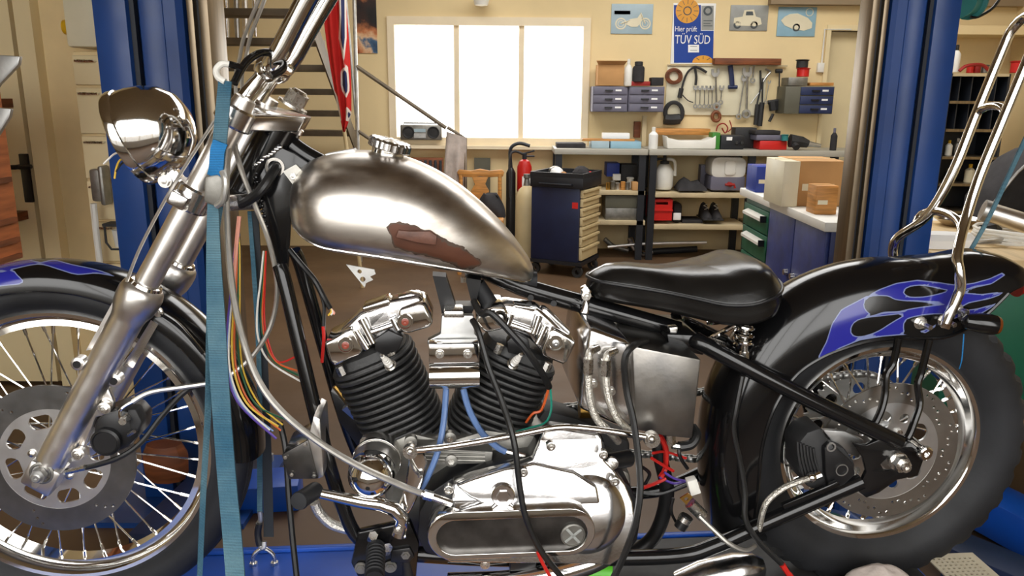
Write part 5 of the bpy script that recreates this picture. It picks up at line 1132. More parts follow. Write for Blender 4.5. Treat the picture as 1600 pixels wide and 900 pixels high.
# ------------------------------------------------------------------ tank
ts = [(458, 300, 332), (462, 282, 352), (470, 265, 367), (485, 251, 383), (510, 241, 398), (545, 235.5, 406), (585, 236, 412.5), (630, 244, 420), (675, 262, 427), (715, 286, 432.5), (750, 314, 437), (780, 343, 440.5), (802, 368, 443), (818, 390, 443.5), (827, 404, 440), (832, 415, 432)]
tw = [.035, .07, .095, .118, .134, .143, .145, .140, .130, .117, .101, .083, .066, .050, .035, .018]
secs = []
for (x, yt, yb), w_ in zip(ts, tw):
    t_ = B(x, yt, 0); b_ = B(x, yb, -w_*.72); xx = t_.x; z1, z0 = t_.z, b_.z; zc = z0+(z1-z0)*.40; sec = []
    for k in range(40):
        a_ = 2*math.pi*k/40; cy, sz = math.cos(a_), math.sin(a_)
        e_ = .80
        y = w_*math.copysign(abs(cy)**e_, cy); up = sz >= 0
        z = zc+(z1-zc)*sz**.92 if up else zc-(zc-z0)*abs(sz)**.55
        sec.append(V((xx+(.0), y, z)))
    secs.append(sec)
ss = []
for j in range(40):
    col_ = smooth([s[j] for s in secs], 5); ss.append(col_)
secs = [[ss[j][i] for j in range(40)] for i in range(len(ss[0]))]
TANKM, N, L, p, crp, nz = paint_mat('tank_metal', (.78, .755, .72), (.115, .042, .022), (.09, .06, .045), lw=2.2, rough=.31, coat=0, warp=16, rough_in=.5, metal=(.25, 1))
nb = N.new('ShaderNodeTexNoise'); nb.inputs['Scale'].default_value = 9; nb.inputs['Detail'].default_value = 6
mp_ = N.new('ShaderNodeMapping'); mp_.inputs['Scale'].default_value = (1, 1, 2.2); tc_ = N.new('ShaderNodeTexCoord'); L.new(tc_.outputs['Object'], mp_.inputs['Vector']); L.new(mp_.outputs['Vector'], nb.inputs['Vector'])
mxc = N.new('ShaderNodeMixRGB'); mxc.blend_type = 'MULTIPLY'; mxc.inputs['Fac'].default_value = 1
cr2 = N.new('ShaderNodeValToRGB'); cr2.color_ramp.elements[0].color = (.55, .50, .45, 1); cr2.color_ramp.elements[0].position = .33; cr2.color_ramp.elements[1].color = (1.0, .98, .95, 1); cr2.color_ramp.elements[1].position = .55
L.new(nb.outputs['Fac'], cr2.inputs['Fac']); L.new(crp.outputs['Color'], mxc.inputs['Color1']); L.new(cr2.outputs['Color'], mxc.inputs['Color2']); L.new(mxc.outputs['Color'], p.inputs['Base Color'])
bmp = N.new('ShaderNodeBump'); bmp.inputs['Strength'].default_value = .12; bmp.inputs['Distance'].default_value = .003; L.new(nb.outputs['Fac'], bmp.inputs['Height']); L.new(bmp.outputs['Normal'], p.inputs['Normal'])
tank = part('fuel_tank', MB().loft(secs), 'tank_metal', ang=50)
paint_attr(tank, [sm2([(606, 352), (622, 347), (645, 352), (668, 361), (690, 372), (718, 386), (745, 402), (752, 414), (735, 419), (705, 412), (672, 400), (640, 393), (616, 382)], 3)], [], lambda q: proj(q))
mr_ = [B(*q) for q in ((610, 351, -.1), (640, 353, -.1))]
sub = part('badge_mount', pp([(618, 372), (652, 380), (681, 384), (683, 370), (672, 362), (640, 362), (622, 360)], -.1505, .02), 'tank_patch' if 'tank_patch' in MAT else mat('tank_patch', (.13, .055, .035), rough=.5, var=.3, scale=50, bump=.3), tank, bevel=.002)
sub.location.y = 0.004
mb = MB(); sm_ = []
for i in range(len(secs)): sm_.append(secs[i][34 if False else 0])
zrow = [min(range(40), key=lambda j: abs(j-24)) for s in secs]
part('weld_seam', MB().tube([s[24]+V((0, 0, 0)) for s in secs[6:-4]], .0022, 6), 'polished', tank)
cap = B(612, 226, -.0); cp_ax = V((.28, -.05, 1)).normalized(); cap = B(606, 240, 0)
capo = part('filler_cap', MB().lathe([(.030, -.004), (.030, .006), (.036, .008)], cap, cp_ax, 28), 'chrome', tank)
kn = []
for i in range(36): kn.append(.040 if i % 2 else .0375)
cap2 = MB().lathe([(.038, .008), (.040, .010), (.040, .022), (.036, .026), (.0001, .028)], cap, cp_ax, 72)
cap2.v = [tuple(V(v) if ((i//5) % 4) < 2 or (V(v)-cap).length < .037 else cap+(V(v)-cap)*.965) for i, v in enumerate(cap2.v)]
obj('cap_grip', cap2, 'polished', tank, ang=25)
part('front_tab', pp([(508, 241), (552, 233), (556, 238), (512, 247)], -.02, .04), 'alloy_dull', tank)
for s in (-1, 1): pass
bkp = plate([[(p_.x, p_.z) for p_ in [B(x, y, -.06) for x, y in ((541, 413), (585, 421), (587, 428), (578, 432), (583, 437), (572, 442), (570, 449))]], disc2(B(567, 436, -.06).x, B(567, 436, -.06).z, .005, 12), disc2(B(562, 424, -.06).x, B(562, 424, -.06).z, .004, 12)], -.062, -.058)
part('tank_tab', bkp, 'galv', tank)
part('tank_mount', pp([(676, 431), (697, 433), (712, 478), (738, 478), (727, 434), (752, 438), (742, 480), (736, 492), (690, 490), (688, 478)], -.05, .04), 'black_satin')
part('rubber_mount', pt([(745, 444, -.03), (772, 484, -.03)], .016, 12), 'rubber'); part('rear_rubber', pt([(815, 437, -.0), (838, 438, -.0)], .017, 12), 'rubber')
part('mount_bolt', MB().hexa(B(724, 441, -.06), B(724, 433, -.06), .006), 'bolt')
# ------------------------------------------------------------------ seat
s_o = []
sz0 = B(930, 462, -.03).z
def plan(t):          # plan outline, t 0..1 round: x along bike, y half width
    pass
sx0, sx1 = 1.012, 1.375
prof = [(0.0, .006), (.02, .028), (.06, .043), (.15, .055), (.28, .066), (.40, .082), (.52, .106), (.64, .130), (.76, .145), (.86, .142), (.93, .122), (.975, .085), (.995, .035)]
def hw_(u):
    for i in range(len(prof)-1):
        if prof[i][0] <= u <= prof[i+1][0]: f_ = (u-prof[i][0])/(prof[i+1][0]-prof[i][0]); return lerp(prof[i][1], prof[i+1][1], f_)
    return .01
zb0 = B(935, 468, -.045).z; zb1 = B(1120, 513, -.14).z
def zbase(u): return lerp(zb0, zb1, min(1, u/.70)) + max(0, u-.7)*.10
rings = []
us = [p_[0] for p_ in prof]
def outline(scale, dz_f, top=0):
    left = []; right = []
    cxu = .62
    for u in us:
        uu = cxu+(u-cxu)*scale; w_ = hw_(u)*scale; x = sx0+(sx1-sx0)*uu; z = zbase(uu)+dz_f(uu)
        left.append(V((x, -w_, z))); right.append(V((x, w_, z)))
    return smooth(left+right[::-1], 3, True)
bump_ = lambda u: .040+.020*math.exp(-((u-.80)/.22)**2)-.004*math.exp(-((u-.38)/.15)**2)
skirt = lambda u: .034+.004*u
lv = [(.90, lambda u: .004), (.985, lambda u: .0), (1.0, lambda u: .008), (1.015, lambda u: skirt(u)*.6), (1.0, lambda u: skirt(u)), (1.008, lambda u: skirt(u)+.003), (.99, lambda u: skirt(u)+.007), (.95, lambda u: skirt(u)+bump_(u)*.35), (.86, lambda u: skirt(u)+bump_(u)*.66), (.70, lambda u: skirt(u)+bump_(u)*.88), (.45, lambda u: skirt(u)+bump_(u)*.97), (.15, lambda u: skirt(u)+bump_(u)*1.0), (.02, lambda u: skirt(u)+bump_(u))]
# rear half of the pad rises towards the tail
seat = part('seat', MB().loft([outline(s, f_) for s, f_ in lv]), 'leather', ang=0)
part('seat_piping', MB().tube(outline(1.012, lambda u: skirt(u)+.002), .0032, 6, closed=True), 'black_satin', seat)
part('seat_hinge', pp([(908, 452), (917, 447), (925, 455), (922, 468), (920, 492), (908, 490), (912, 470)], -.035, .02), 'chrome', bevel=.003); bolt(bike, B(916, 462, -.036), .007, .008)
# ------------------------------------------------------------------ rear fender
fp = [((1112, 830), (1176, 836)), ((1097, 760), (1184, 770)), ((1094, 690), (1190, 705)), ((1103, 625), (1203, 655)), ((1126, 566), (1222, 616)), ((1158, 515), (1248, 583)), ((1200, 469), (1282, 560)), ((1250, 436), (1318, 545)), ((1308, 414), (1358, 534)), ((1365, 403.5), (1400, 529)), ((1420, 401), (1440, 529)), ((1470, 396), (1476, 527)), ((1515, 386), (1510, 515)), ((1553, 388), (1542, 494)), ((1580, 402), (1566, 473)), ((1590, 420), (1580, 460))]
HWF = .088
rows0 = []
for (c_, e_) in fp:
    C = B(c_[0], c_[1], 0); E = B(e_[0], e_[1], -HWF); rows0.append((C, V((E.x, 0, E.z))))
cs = smooth([r[0] for r in rows0], 8); es = smooth([r[1] for r in rows0], 8); rows = []
NF = 61
for i, (C, E) in enumerate(zip(cs, es)):
    u = i/(len(cs)-1); tail = max(0, (u-.72)/.28); hwd = HWF*(1-.10*tail); outer = []; inner = []
    wo = HWF
    for j in range(NF):
        q_ = -1+2*j/(NF-1); f_ = math.sin((1-abs(q_))*math.pi/2); cs_ = f_**(1/.6); t_ = math.copysign(math.acos(min(1, cs_))/(math.pi/2), q_) if q_ else 0; y = hwd*math.copysign(abs(math.sin(t_*math.pi/2))**.9, t_)
        dip = -.022*tail*max(0, 1-abs(t_)*2.2)
        P_ = lerp(E, C, f_)+V((0, y, dip)); outer.append(P_); n_ = (C-E).normalized(); inner.append(P_-n_*.004*f_+V((0, -y*.035, 0)))
    rows.append(outer+inner[::-1])
rfn = part('rear_fender', MB().loft(rows), 'flame_paint', ang=40)
cpx = lambda x, y: (1200+x/3, 300+y/3)
main = [cpx(*q) for q in ((232, 782), (275, 700), (300, 618), (345, 550), (430, 506), (520, 458), (600, 428), (700, 413), (800, 424), (880, 436), (960, 428), (1040, 406), (1100, 378), (1112, 388), (1050, 430), (960, 450), (880, 470), (1000, 480), (1080, 470), (1110, 474), (1040, 500), (940, 520), (870, 560), (980, 548), (1080, 520), (1000, 570), (880, 590), (800, 620), (740, 660), (640, 668), (540, 676), (430, 694), (330, 735), (260, 790))]
h1 = [cpx(*q) for q in ((388, 645), (408, 608), (460, 590), (540, 580), (640, 572), (580, 612), (510, 655), (440, 677), (400, 672))]
h2 = [cpx(*q) for q in ((450, 522), (478, 490), (560, 488), (600, 505), (700, 514), (800, 516), (830, 524), (700, 542), (620, 556), (540, 562), (490, 576), (458, 552))]
h3 = [cpx(*q) for q in ((635, 467), (660, 445), (720, 438), (800, 452), (840, 464), (780, 482), (720, 492), (660, 490))]
h4 = [cpx(*q) for q in ((636, 640), (645, 600), (700, 582), (780, 572), (860, 580), (800, 615), (740, 645), (680, 662), (645, 660))]
fp_ = [(q[0], q[1]) for q in main]
paint_attr(rfn, [main], [sm2(h, 4) for h in (h1, h2, h3, h4)], lambda q: proj(q))
edge = [r[0] for r in rows]; part('fender_bead', MB().tube(edge, .0035, 6), 'black_gloss', rfn)
tl = B(1592, 440, -.0); tail = part('tail_lamp', MB().lathe([(.0001, .016), (.02, .013), (.03, .004), (.032, -.006)], B(1588, 432, 0)+V((.0, 0, -.01)), (.9, 0, .25), 24), 'dark_red_lens', rfn)
tail.data.transform(Matrix.Diagonal((1, 1, 1, 1)))
ts_ = part('turn_signal', MB().lathe([(.004, -.052), (.014, -.046), (.019, -.02), (.020, .0), (.0185, .01)], B(1547, 507, -.13), (.97, -.2, -.1), 20), 'black_gloss', rfn)
part('signal_lens', MB().lathe([(.0185, .01), (.016, .016), (.0001, .019)], B(1547, 507, -.13), (.97, -.2, -.1), 20), 'amber_dark', ts_)
part('signal_stem', pt([(1505, 492, -.085), (1522, 500, -.125)], .008, 10), 'black_gloss', ts_); part('stem_collar', MB().lathe([(.013, 0), (.013, .006), (.009, .008)], B(1504, 492, -.088), (.3, -1, 0), 16), 'bolt', ts_)
for (x, y) in ((1437, 504), (1474, 500), (1493, 481)):
    c_ = B(x, y, -.086); bolt(rfn, c_, .0095, .010); part('stud', MB().cyl(c_, c_+V((.004, -.03, -.002)), .005, 10), 'bolt', rfn)
# fender struts
for pts in ([(1404, 528, -.092), (1396, 566, -.092), (1385, 585, -.095), (1383, 615, -.1), (1377, 640, -.105), (1366, 664, -.11)], [(1452, 530, -.092), (1440, 580, -.092), (1434, 600, -.095), (1437, 630, -.1), (1430, 655, -.11), (1418, 684, -.12), (1404, 690, -.125)]):
    part('fender_strut', pt(pts, .0075, 10), 'black_gloss')
# ------------------------------------------------------------------ sissy bar
YS = .115
YU = .042
near = [(1478, 505, -YS), (1488, 482, -YS), (1500, 452, -YS), (1499, 425, -YS), (1496, 398, -.10), (1507, 350, -.06), (1530, 278, -YU), (1566, 190, -YU), (1598, 112, -YU), (1622, 55, -YU)]
np_ = [B(*q) for q in near]; k0 = B(1502, 330, -YS); k0 = np_[4]
kq = smooth(np_, 5); fq = [V((p_.x, -p_.y, p_.z)) for p_ in kq[::-1]]
arc = []; a0, a1 = kq[-1], fq[0]; dr_ = (kq[-1]-kq[-4]).normalized()
for i in range(1, 10):
    a_ = math.pi*i/10; arc.append(V((a0.x, -YU*math.cos(a_), a0.z))+dr_*math.sin(a_)*.042)
sb_ = part('sissy_bar', MB().tube(kq+arc+fq, .0098, 14), 'chrome')
def hoop(pos_i, rise, r, name):
    A_ = kq[pos_i]; pts = []
    dv = (kq[pos_i+2]-kq[pos_i-2]).normalized()
    for i in range(0, 13):
        a_ = math.pi*i/12; pts.append(V((A_.x, A_.y*math.cos(a_), A_.z))+dv*rise*math.sin(a_)**.7)
    part(name, MB().tube(pts, r, 12), 'chrome', sb_)
hoop(23, .05, .0085, 'lower_hoop'); hoop(35, .03, .0075, 'upper_hoop')
part('mount_tab', pp([(1470, 512), (1478, 488), (1494, 470), (1500, 478), (1490, 500), (1484, 516)], -.122, .006), 'chrome', sb_, bevel=.002)
# ------------------------------------------------------------------ engine
CK = B(698, 799, 0)
LEAN = math.radians(22.5)
cyl_m = MB().lathe([(.050, .10), (.056, .2), (.06, .35)], (0, 0, 0), (0, 0, 1), 32)
eng = part('engine', pp([(606, 690), (640, 676), (700, 690), (760, 672), (830, 680), (900, 690), (985, 740), (995, 830), (960, 880), (700, 880), (640, 850), (600, 780)], -.085, .17), 'cast_grey', bevel=.01)
def sup(r, e=.9, n=48):           # rounded square fin outline
    out = []
    for k in range(n):
        a_ = 2*math.pi*k/n; c, s = math.cos(a_), math.sin(a_); q = (abs(c)**2.6+abs(s)**2.6)**(-1/2.6); out.append((c*q*r, s*q*r))
    return out
def finmesh(r, th, clip=9):
    o = [(min(x, clip), y) for x, y in sup(r)]; i_ = [(min(x, clip-.001), y) for x, y in sup(r*.985)]
    secs = [[V((x, y, 0)) for x, y in i_], [V((x, y, th*.3)) for x, y in o], [V((x, y, th*.7)) for x, y in o], [V((x, y, th)) for x, y in i_]]
    return MB().loft(secs)
fin_src = {}
for ci, sg in enumerate((-1, 1)):
    rot = (0, sg*LEAN, 0); D = V((math.sin(sg*LEAN), 0, math.cos(LEAN))); X = V((math.cos(LEAN), 0, -math.sin(sg*LEAN)))
    b_ = obj('cylinder_barrel', cyl_m, 'fin_black', eng) if ci == 0 else like(barrel, 'cylinder_barrel', eng)
    barrel = b_; b_.location = CK; b_.rotation_euler = rot
    frot = (0, sg*LEAN, 0) if sg < 0 else (0, -LEAN, math.pi)
    nf = 20
    for k in range(nf):
        h = .112+.0133*k; r = min(.083, .056+(h-.11)*.30)
        if k not in fin_src: fin_src[k] = o = obj('fin', finmesh(r, .0068, .414*h-.003), 'fin_black', eng)
        else: o = like(fin_src[k], 'fin', eng)
        o.location = CK+D*h; o.rotation_euler = frot
    part('cylinder_base', MB().lathe([(.05, .09), (.05, .112), (.045, .116)], CK, D, 28), 'fin_black', eng)
    hd = part('cylinder_head', MB().loft([[CK+D*h+X*(x*s_)+V((0, y*s_*.95, 0)) for x, y in sup(.078)] for h, s_ in ((.37, .9), (.376, .95), (.392, .9), (.40, .75))]), 'fin_black', eng)
    for k in range(2):
        o = obj('fin', finmesh(.084-.003*k, .0068), 'fin_black', eng); o.location = CK+D*(.354+.0133*k); o.rotation_euler = rot
    for (u, v_) in ((-.05, -.06), (.05, -.06)):
        p_ = CK+D*.378+X*u+V((0, v_-.012, 0)); part('head_bolt', MB().hexa(p_, p_+D*.018, .008), 'bolt', eng)
# rocker boxes
def rocker(left, right, bridge_top, panel_, flange, ribs, hull, topcap, bolts, Y=-.088):
    rk = part('rocker_box', pp(hull, -.066, .06), 'polished', eng, bevel=.008, seg=3)
    def sub(nm, poly, y, d, bv=.006, mt='chrome'): return obj(nm, pp(poly, y, d), mt, eng, bevel=bv, seg=3)
    sub('rocker_end', left, Y, .10); sub('rocker_end', right, Y, .10)
    sub('bridge_top', bridge_top, -.072, .05, .003); sub('bridge_panel', panel_, -.066, .05, .005, 'polished')
    obj('rocker_flange', ptr(flange, 4.5, 10, k=4), 'chrome', eng)
    for rb_ in ribs: obj('rocker_rib', ptr(rb_, 5.6, 12, k=0), 'chrome', eng)
    sub('rocker_lid', topcap, -.055, .03, .004, 'polished')
    for (x, y, c) in bolts:
        c_ = B(x, y, Y-.001); obj('shaft_washer', MB().lathe([(.0065, .002), (.0115, .002), (.0125, .004), (.0145, .004), (.015, 0)], c_, (0, -1, 0), 24), 'chrome', eng)
        obj('shaft_plug', MB().lathe([(.0068, 0), (.0068, .004), (.003, .0055), (.0001, .004)], c_, (0, -1, 0), 16), c, eng)
mat('plug_red', srgb(150, 70, 54), rough=.4)
rocker([(506, 536), (520, 530), (538, 519), (550, 513), (558, 526), (567, 549), (562, 556), (545, 562), (523, 573), (515, 566)],
       [(623, 484), (655, 474), (664, 476), (677, 503), (672, 512), (637, 522), (626, 518), (621, 503)],
       [(565, 481), (607, 467), (611, 473), (607, 479), (569, 490)], [(570, 493), (607, 481), (613, 502), (578, 515)],
       [(576, 520, -.075), (600, 512, -.075), (617, 506, -.075)], [[(556, 516, -.08), (574, 545, -.082)], [(564, 499, -.078), (583, 536, -.08)], [(613, 497, -.08), (622, 515, -.082)]],
       [(518, 532), (562, 490), (612, 470), (655, 462), (672, 490), (664, 510), (600, 530), (560, 553), (524, 566)],
       [(620, 464), (642, 458), (658, 461), (664, 474), (626, 484)], [(540, 539, 'plug_red'), (633, 502.5, 'plug_red')])
rocker([(743, 502), (749, 486), (770, 480), (789, 480), (795, 490), (793, 507), (782, 516), (760, 521), (749, 513)],
       [(856, 519), (865, 514), (877, 520), (900, 535), (897, 542), (886, 566), (880, 570), (848, 557), (846, 550)],
       [(803, 476), (842, 482), (833, 488), (806, 481)], [(803, 484), (832, 489), (829, 508), (806, 506)],
       [(797, 507, -.075), (812, 512, -.075), (831, 519, -.075)], [[(843, 494, -.078), (834, 521, -.08)], [(853, 508, -.08), (840, 537, -.082)], [(799, 490, -.08), (792, 512, -.082)]],
       [(748, 490), (790, 474), (842, 482), (860, 498), (894, 532), (884, 562), (848, 552), (825, 528), (780, 514)],
       [(846, 482), (854, 482), (892, 518), (890, 530), (850, 506)], [(781, 497, 'alloy_dull'), (868, 536, 'alloy_dull')])
part('head_plate', pp([(586, 530), (607, 516), (631, 527), (622, 548), (602, 556), (585, 548)], -.080, .03), 'black_satin', eng, bevel=.003)
part('head_plate', pp([(792, 534), (806, 520), (826, 531), (830, 550), (815, 556), (794, 552)], -.080, .03), 'black_satin', eng, bevel=.003)
def plug(a, b):
    a, b = B(*a), B(*b); L_ = (b-a).length; ax = b-a
    s_ = part('spark_plug', MB().lathe([(.0095, 0), (.0095, L_*.18), (.0085, L_*.2)], a, ax, 16).lathe([(.0115, -.002), (.0115, 0)], a, ax, 16), 'bolt', eng)
    obj('insulator', MB().lathe([(.0075, L_*.2), (.007, L_*.35), (.0075, L_*.36), (.0062, L_*.4), (.0068, L_*.48), (.0055, L_*.52), (.006, L_*.6), (.0045, L_*.66), (.004, L_*.84)], a, ax, 14), 'ceramic', eng)
    obj('plug_tip', MB().lathe([(.0026, L_*.84), (.003, L_*.95), (.002, L_)], a, ax, 10), 'bolt', eng)
plug((610, 571, -.092), (595, 554, -.118)); plug((801, 569, -.092), (816, 552, -.118))
# coil cover between the cylinders
q0, q1 = B(670, 538, -.125), B(749, 566, -.125)
cv = part('coil_cover', MB().box((q0.x, -.125, q1.z), (q1.x, -.118, q0.z)).box((q0.x, -.125, q0.z-.004), (q1.x, -.095, q0.z)), 'chrome', bevel=.0015)
zc = B(710, 590, -.125).z; hh = (B(710, 569, -.125).z-B(710, 608, -.125).z)/2
part('cover_bulge', MB().loft([[V((x, -.112-.024*math.cos(a_), zc+hh*math.sin(a_))) for a_ in [(-90+12*k)*math.pi/180 for k in range(16)]] for x in (q0.x, q1.x)]), 'chrome', cv)
for x in (687, 731): bolt(cv, B(x, 553, -.1255), .0062, .004)
part('coil_bracket', pp([(690, 493), (740, 493), (742, 522), (752, 532), (752, 540), (668, 540), (668, 532), (688, 522)], -.09, .02), 'alloy_dull', bevel=.003)
part('coil_top', pp([(694, 486), (724, 486), (726, 497), (693, 497)], -.095, .05), 'bolt', bevel=.003)
part('vacuum_hose', ptr([(697, 608, -.1), (693, 660, -.13), (684, 705, -.15), (668, 745, -.16), (655, 768, -.15)], 5.0, 8), 'tube_blue')
vh = part('vacuum_hose', ptr([(724, 608, -.1), (733, 640, -.11), (752, 675, -.12), (775, 697, -.12), (790, 706, -.12)], 5.2, 8), 'tube_blue'); part('hose_end', ptr([(788, 705, -.12), (820, 713, -.12)], 4.5, 8), 'bolt', vh)
part('tappet_block', pp([(640, 700), (770, 706), (768, 724), (646, 728)], -.125, .05), 'cast_grey', eng, bevel=.002)
for y in (706, 712, 718): part('case_rib', pt([(662, y, -.127), (758, y+2, -.127)], .0022, 6), 'cast_grey', eng)
for (x, y) in ((705, 719), (703, 684), (642, 690)): 
    c_ = B(x, y, -.127); part('case_boss', MB().lathe([(.012, -.01), (.012, .004), (.008, .006)], c_, (0, -1, 0), 20), 'cast_grey', eng); bolt(eng, c_+V((0, -.005, 0)), .006, .003, washer=False)
# generator can in front of the cases
ga, gb = B(577, 750, -.19), B(607, 672, .03)
gd = (gb-ga).normalized(); gl_ = (gb-ga).length
gen = part('generator', MB().lathe([(.043, .028), (.0435, .03), (.0435, gl_)], ga, gd, 36), 'alloy')
part('end_dome', MB().lathe([(.0001, -.018), (.015, -.016), (.03, -.008), (.040, .008), (.0438, .026), (.0438, .032), (.042, .033)], ga, gd, 36), 'chrome', gen)
part('strap_band', MB().lathe([(.0445, .075), (.0455, .075), (.0455, .082), (.0445, .082)], ga, gd, 36, closed=True), 'chrome', gen)
part('dome_dimple', MB().lathe([(.004, 0), (.003, .001), (.0001, .001)], ga-gd*.0175+V((0, 0, -.008)), -gd, 10), 'black_satin', gen)
bolt(gen, B(569, 690, -.09), .006, .006, (0, -.6, .8), 'bolt')
part('oil_fitting', pt([(523, 603, .0), (546, 632, .0)], .006, 10), 'brass'); part('oil_valve', MB().hexa(B(543, 630, 0), B(572, 655, 0), .017), 'alloy_dull')
part('front_motor_mount', pp([(516, 612), (545, 630), (590, 690), (560, 700), (530, 660)], .02, .03), 'black_satin', bevel=.003)
# regulator box on the down tubes
rg = part('regulator_box', pp([(441, 711), (480, 689), (494, 746), (452, 748)], -.165, .10), 'polished', bevel=.004)
part('regulator_lid', pp([(440, 711), (481, 688), (497, 748), (451, 749)], -.168, .006), 'worn_plate' if 'worn_plate' in MAT else mat('worn_plate', (.10, .095, .09), metal=.9, rough=.34, var=.4, scale=16, rv=.12), rg, bevel=.001)
for (x, y) in ((446, 714), (477, 694), (456, 741), (491, 743)): bolt(rg, B(x, y, -.169), .0038, .002, washer=False)
part('regulator_fins', pp([(481, 688), (490, 650), (500, 655), (506, 745), (497, 748)], -.165, .09), 'alloy', rg, bevel=.002)
# ------------------------------------------------------------------ primary cover
part('inner_primary', pp([(652, 840), (655, 800), (672, 770), (705, 748), (770, 728), (830, 722), (850, 690), (866, 680), (945, 690), (952, 730), (985, 760), (1003, 800), (996, 845), (975, 872), (700, 876), (665, 864)], -.150, .07), 'black_satin', eng, bevel=.004)
outl = [(667, 832), (671, 815), (682, 800), (700, 792), (706, 788), (708, 765), (735, 756), (770, 747), (812, 738), (835, 730), (845, 708), (853, 688), (862, 683), (900, 688), (941, 693), (947, 700), (948, 730), (962, 743), (980, 764), (990, 788), (992, 812), (986, 840), (972, 862), (950, 874), (920, 872), (705, 871), (684, 863), (671, 848)]
def tilt(mb, zref, k, ycut):       # the cover faces lean back towards the top
    mb.v = [(v[0], v[1]+(v[2]-zref)*k if v[1] < ycut else v[1], v[2]) for v in mb.v]; return mb
ZP = B(800, 815, -.19).z
pc = part('primary_cover', tilt(pp(outl, -.196, .05), ZP, .26, -.16), 'polished', eng, bevel=.011, seg=4)
dc = B(917, 800, -.172)
obj('clutch_dome', MB().lathe([(.085, -.03), (.085, .0), (.082, .012), (.074, .022), (.056, .030), (.030, .034), (.0001, .035)], dc, (.04, -1, .24), 64), 'polished', eng, ang=60)
obj('starter_housing', tilt(pp([(842, 734), (850, 706), (858, 692), (866, 688), (900, 693), (938, 699), (942, 706), (943, 738), (915, 745), (870, 745)], -.212, .05), ZP, .34, -.18), 'polished', eng, bevel=.007, seg=3)
obj('chain_housing', tilt(pp([(712, 768), (740, 758), (790, 744), (838, 736), (900, 748), (936, 768), (940, 792), (860, 796), (790, 795), (755, 792), (735, 785)], -.211, .04), ZP, .27, -.18), 'polished', eng, bevel=.008, seg=3)
def stadium(xl, xr, yt, yb, Y, n=12):
    a_ = B((xl+xr)/2, (yt+yb)/2, Y); r = (B(800, yt, Y).z-B(800, yb, Y).z)/2; x0 = B(xl, (yt+yb)/2, Y).x+r; x1 = B(xr, (yt+yb)/2, Y).x-r; z = a_.z
    return [(x1+r*math.cos(t_), z+r*math.sin(t_)) for t_ in [(-90+180*k/n)*math.pi/180 for k in range(n+1)]]+[(x0+r*math.cos(t_), z+r*math.sin(t_)) for t_ in [(90+180*k/n)*math.pi/180 for k in range(n+1)]]
YP = -.230
obj('stadium_rim', plate([stadium(668, 930, 798, 872, YP), stadium(682, 918, 811, 864, YP)], YP, YP+.035), 'chrome', eng, bevel=.004, seg=3)
obj('stadium_floor', plate([stadium(681, 919, 810, 865, YP)], YP+.010, YP+.02), 'worn_plate', eng)
md = B(896, 839, YP); md.y = YP+.009
obj('medallion', MB().lathe([(.0225, 0), (.0225, .004), (.020, .006), (.0195, .004), (.0001, .004)], md, (0, -1, 0), 32), 'cast_grey', eng)
for a_ in (math.radians(40), math.radians(130)):
    u = V((math.cos(a_), 0, math.sin(a_))); v_ = V((-u.z, 0, u.x)); q = md+V((0, -.004, 0))
    obj('medallion_bar', MB().prism([q+u*.019+v_*.0026, q-u*.019+v_*.0026, q-u*.019-v_*.0026, q+u*.019-v_*.0026], (0, -.0022, 0)), 'sign_grey', eng, bevel=.0006)
hp_ = B(786, 773, -.205); obj('inspection_plug', MB().lathe([(.0215, -.004), (.0215, .004), (.0195, .006), (.0001, .006)], hp_, (0, -1, 0), 32).hexa(hp_+V((0, -.005, 0)), hp_+V((0, -.009, 0)), .0125), 'polished', eng)
for (x, y) in ((701, 766), (818, 739), (861, 698), (943, 711), (961, 753)):
    c_ = B(x, y, -.200); obj('cover_screw', MB().lathe([(.0085, -.012), (.0085, 0), (.0065, .0005), (.006, .005), (.003, .0055), (.003, .003), (.0001, .003)], c_, (0, -1, 0), 18), 'bolt', eng)
part('lower_pipe', ptr([(700, 912, -.15), (800, 908, -.16), (880, 893, -.17), (930, 876, -.17), (952, 862, -.15)], 17, 18), 'chrome')
part('case_bottom', pp([(688, 868), (800, 872), (798, 884), (760, 888), (716, 880)], -.15, .1), 'black_gloss', eng, bevel=.006); bolt(eng, B(758, 882, -.155), .007, .004)
part('drain_block', pp([(800, 868), (838, 868), (838, 892), (796, 893)], -.165, .04), 'black_satin', eng, bevel=.003)
part('muffler', pt([(1060, 922, .0), (1100, 905, .0), (1150, 892, .0), (1178, 886, .0), (1192, 884, .0)], [.040, .042, .040, .032, .018], 22, k=0), 'polished')
part('clamp_bolt', MB().lathe([(.009, -.01), (.009, .006), (.006, .008)], B(940, 873, -.185), (.5, -1, 0), 14), 'bolt', eng)
# ------------------------------------------------------------------ foot controls
part('clutch_cable', ptr([(357, 228, -.10), (353, 290, -.13), (356, 380, -.14), (366, 470, -.15), (384, 545, -.17), (408, 602, -.18), (445, 648, -.19), (500, 692, -.2), (560, 728, -.21), (630, 760, -.215), (660, 771, -.215)], 5.6, 10), 'cable_silver')
part('cable_end', ptr([(658, 770, -.215), (706, 787, -.215)], 6.0, 10).hexa(B(662, 772, -.215), B(676, 776, -.215), .009), 'bolt')
part('shift_rod', ptr([(650, 703, -.18), (700, 698, -.18), (800, 681, -.18), (870, 668, -.18), (930, 671, -.18), (1010, 683, -.18)], 5.4, 12, k=4), 'chrome')
part('rod_end', MB().lathe([(.007, -.006), (.013, -.006), (.0135, 0), (.013, .006), (.007, .006)], B(641, 705, -.18), (0, -1, 0), 20).ball(B(641, 705, -.186), .007, 12), 'bolt'); part('rod_end', MB().lathe([(.007, -.008), (.0145, -.008), (.015, 0), (.0145, .008), (.007, .008)], B(1018, 686, -.18), (0, -1, 0), 20).ball(B(1018, 686, -.188), .008, 12), 'bolt')
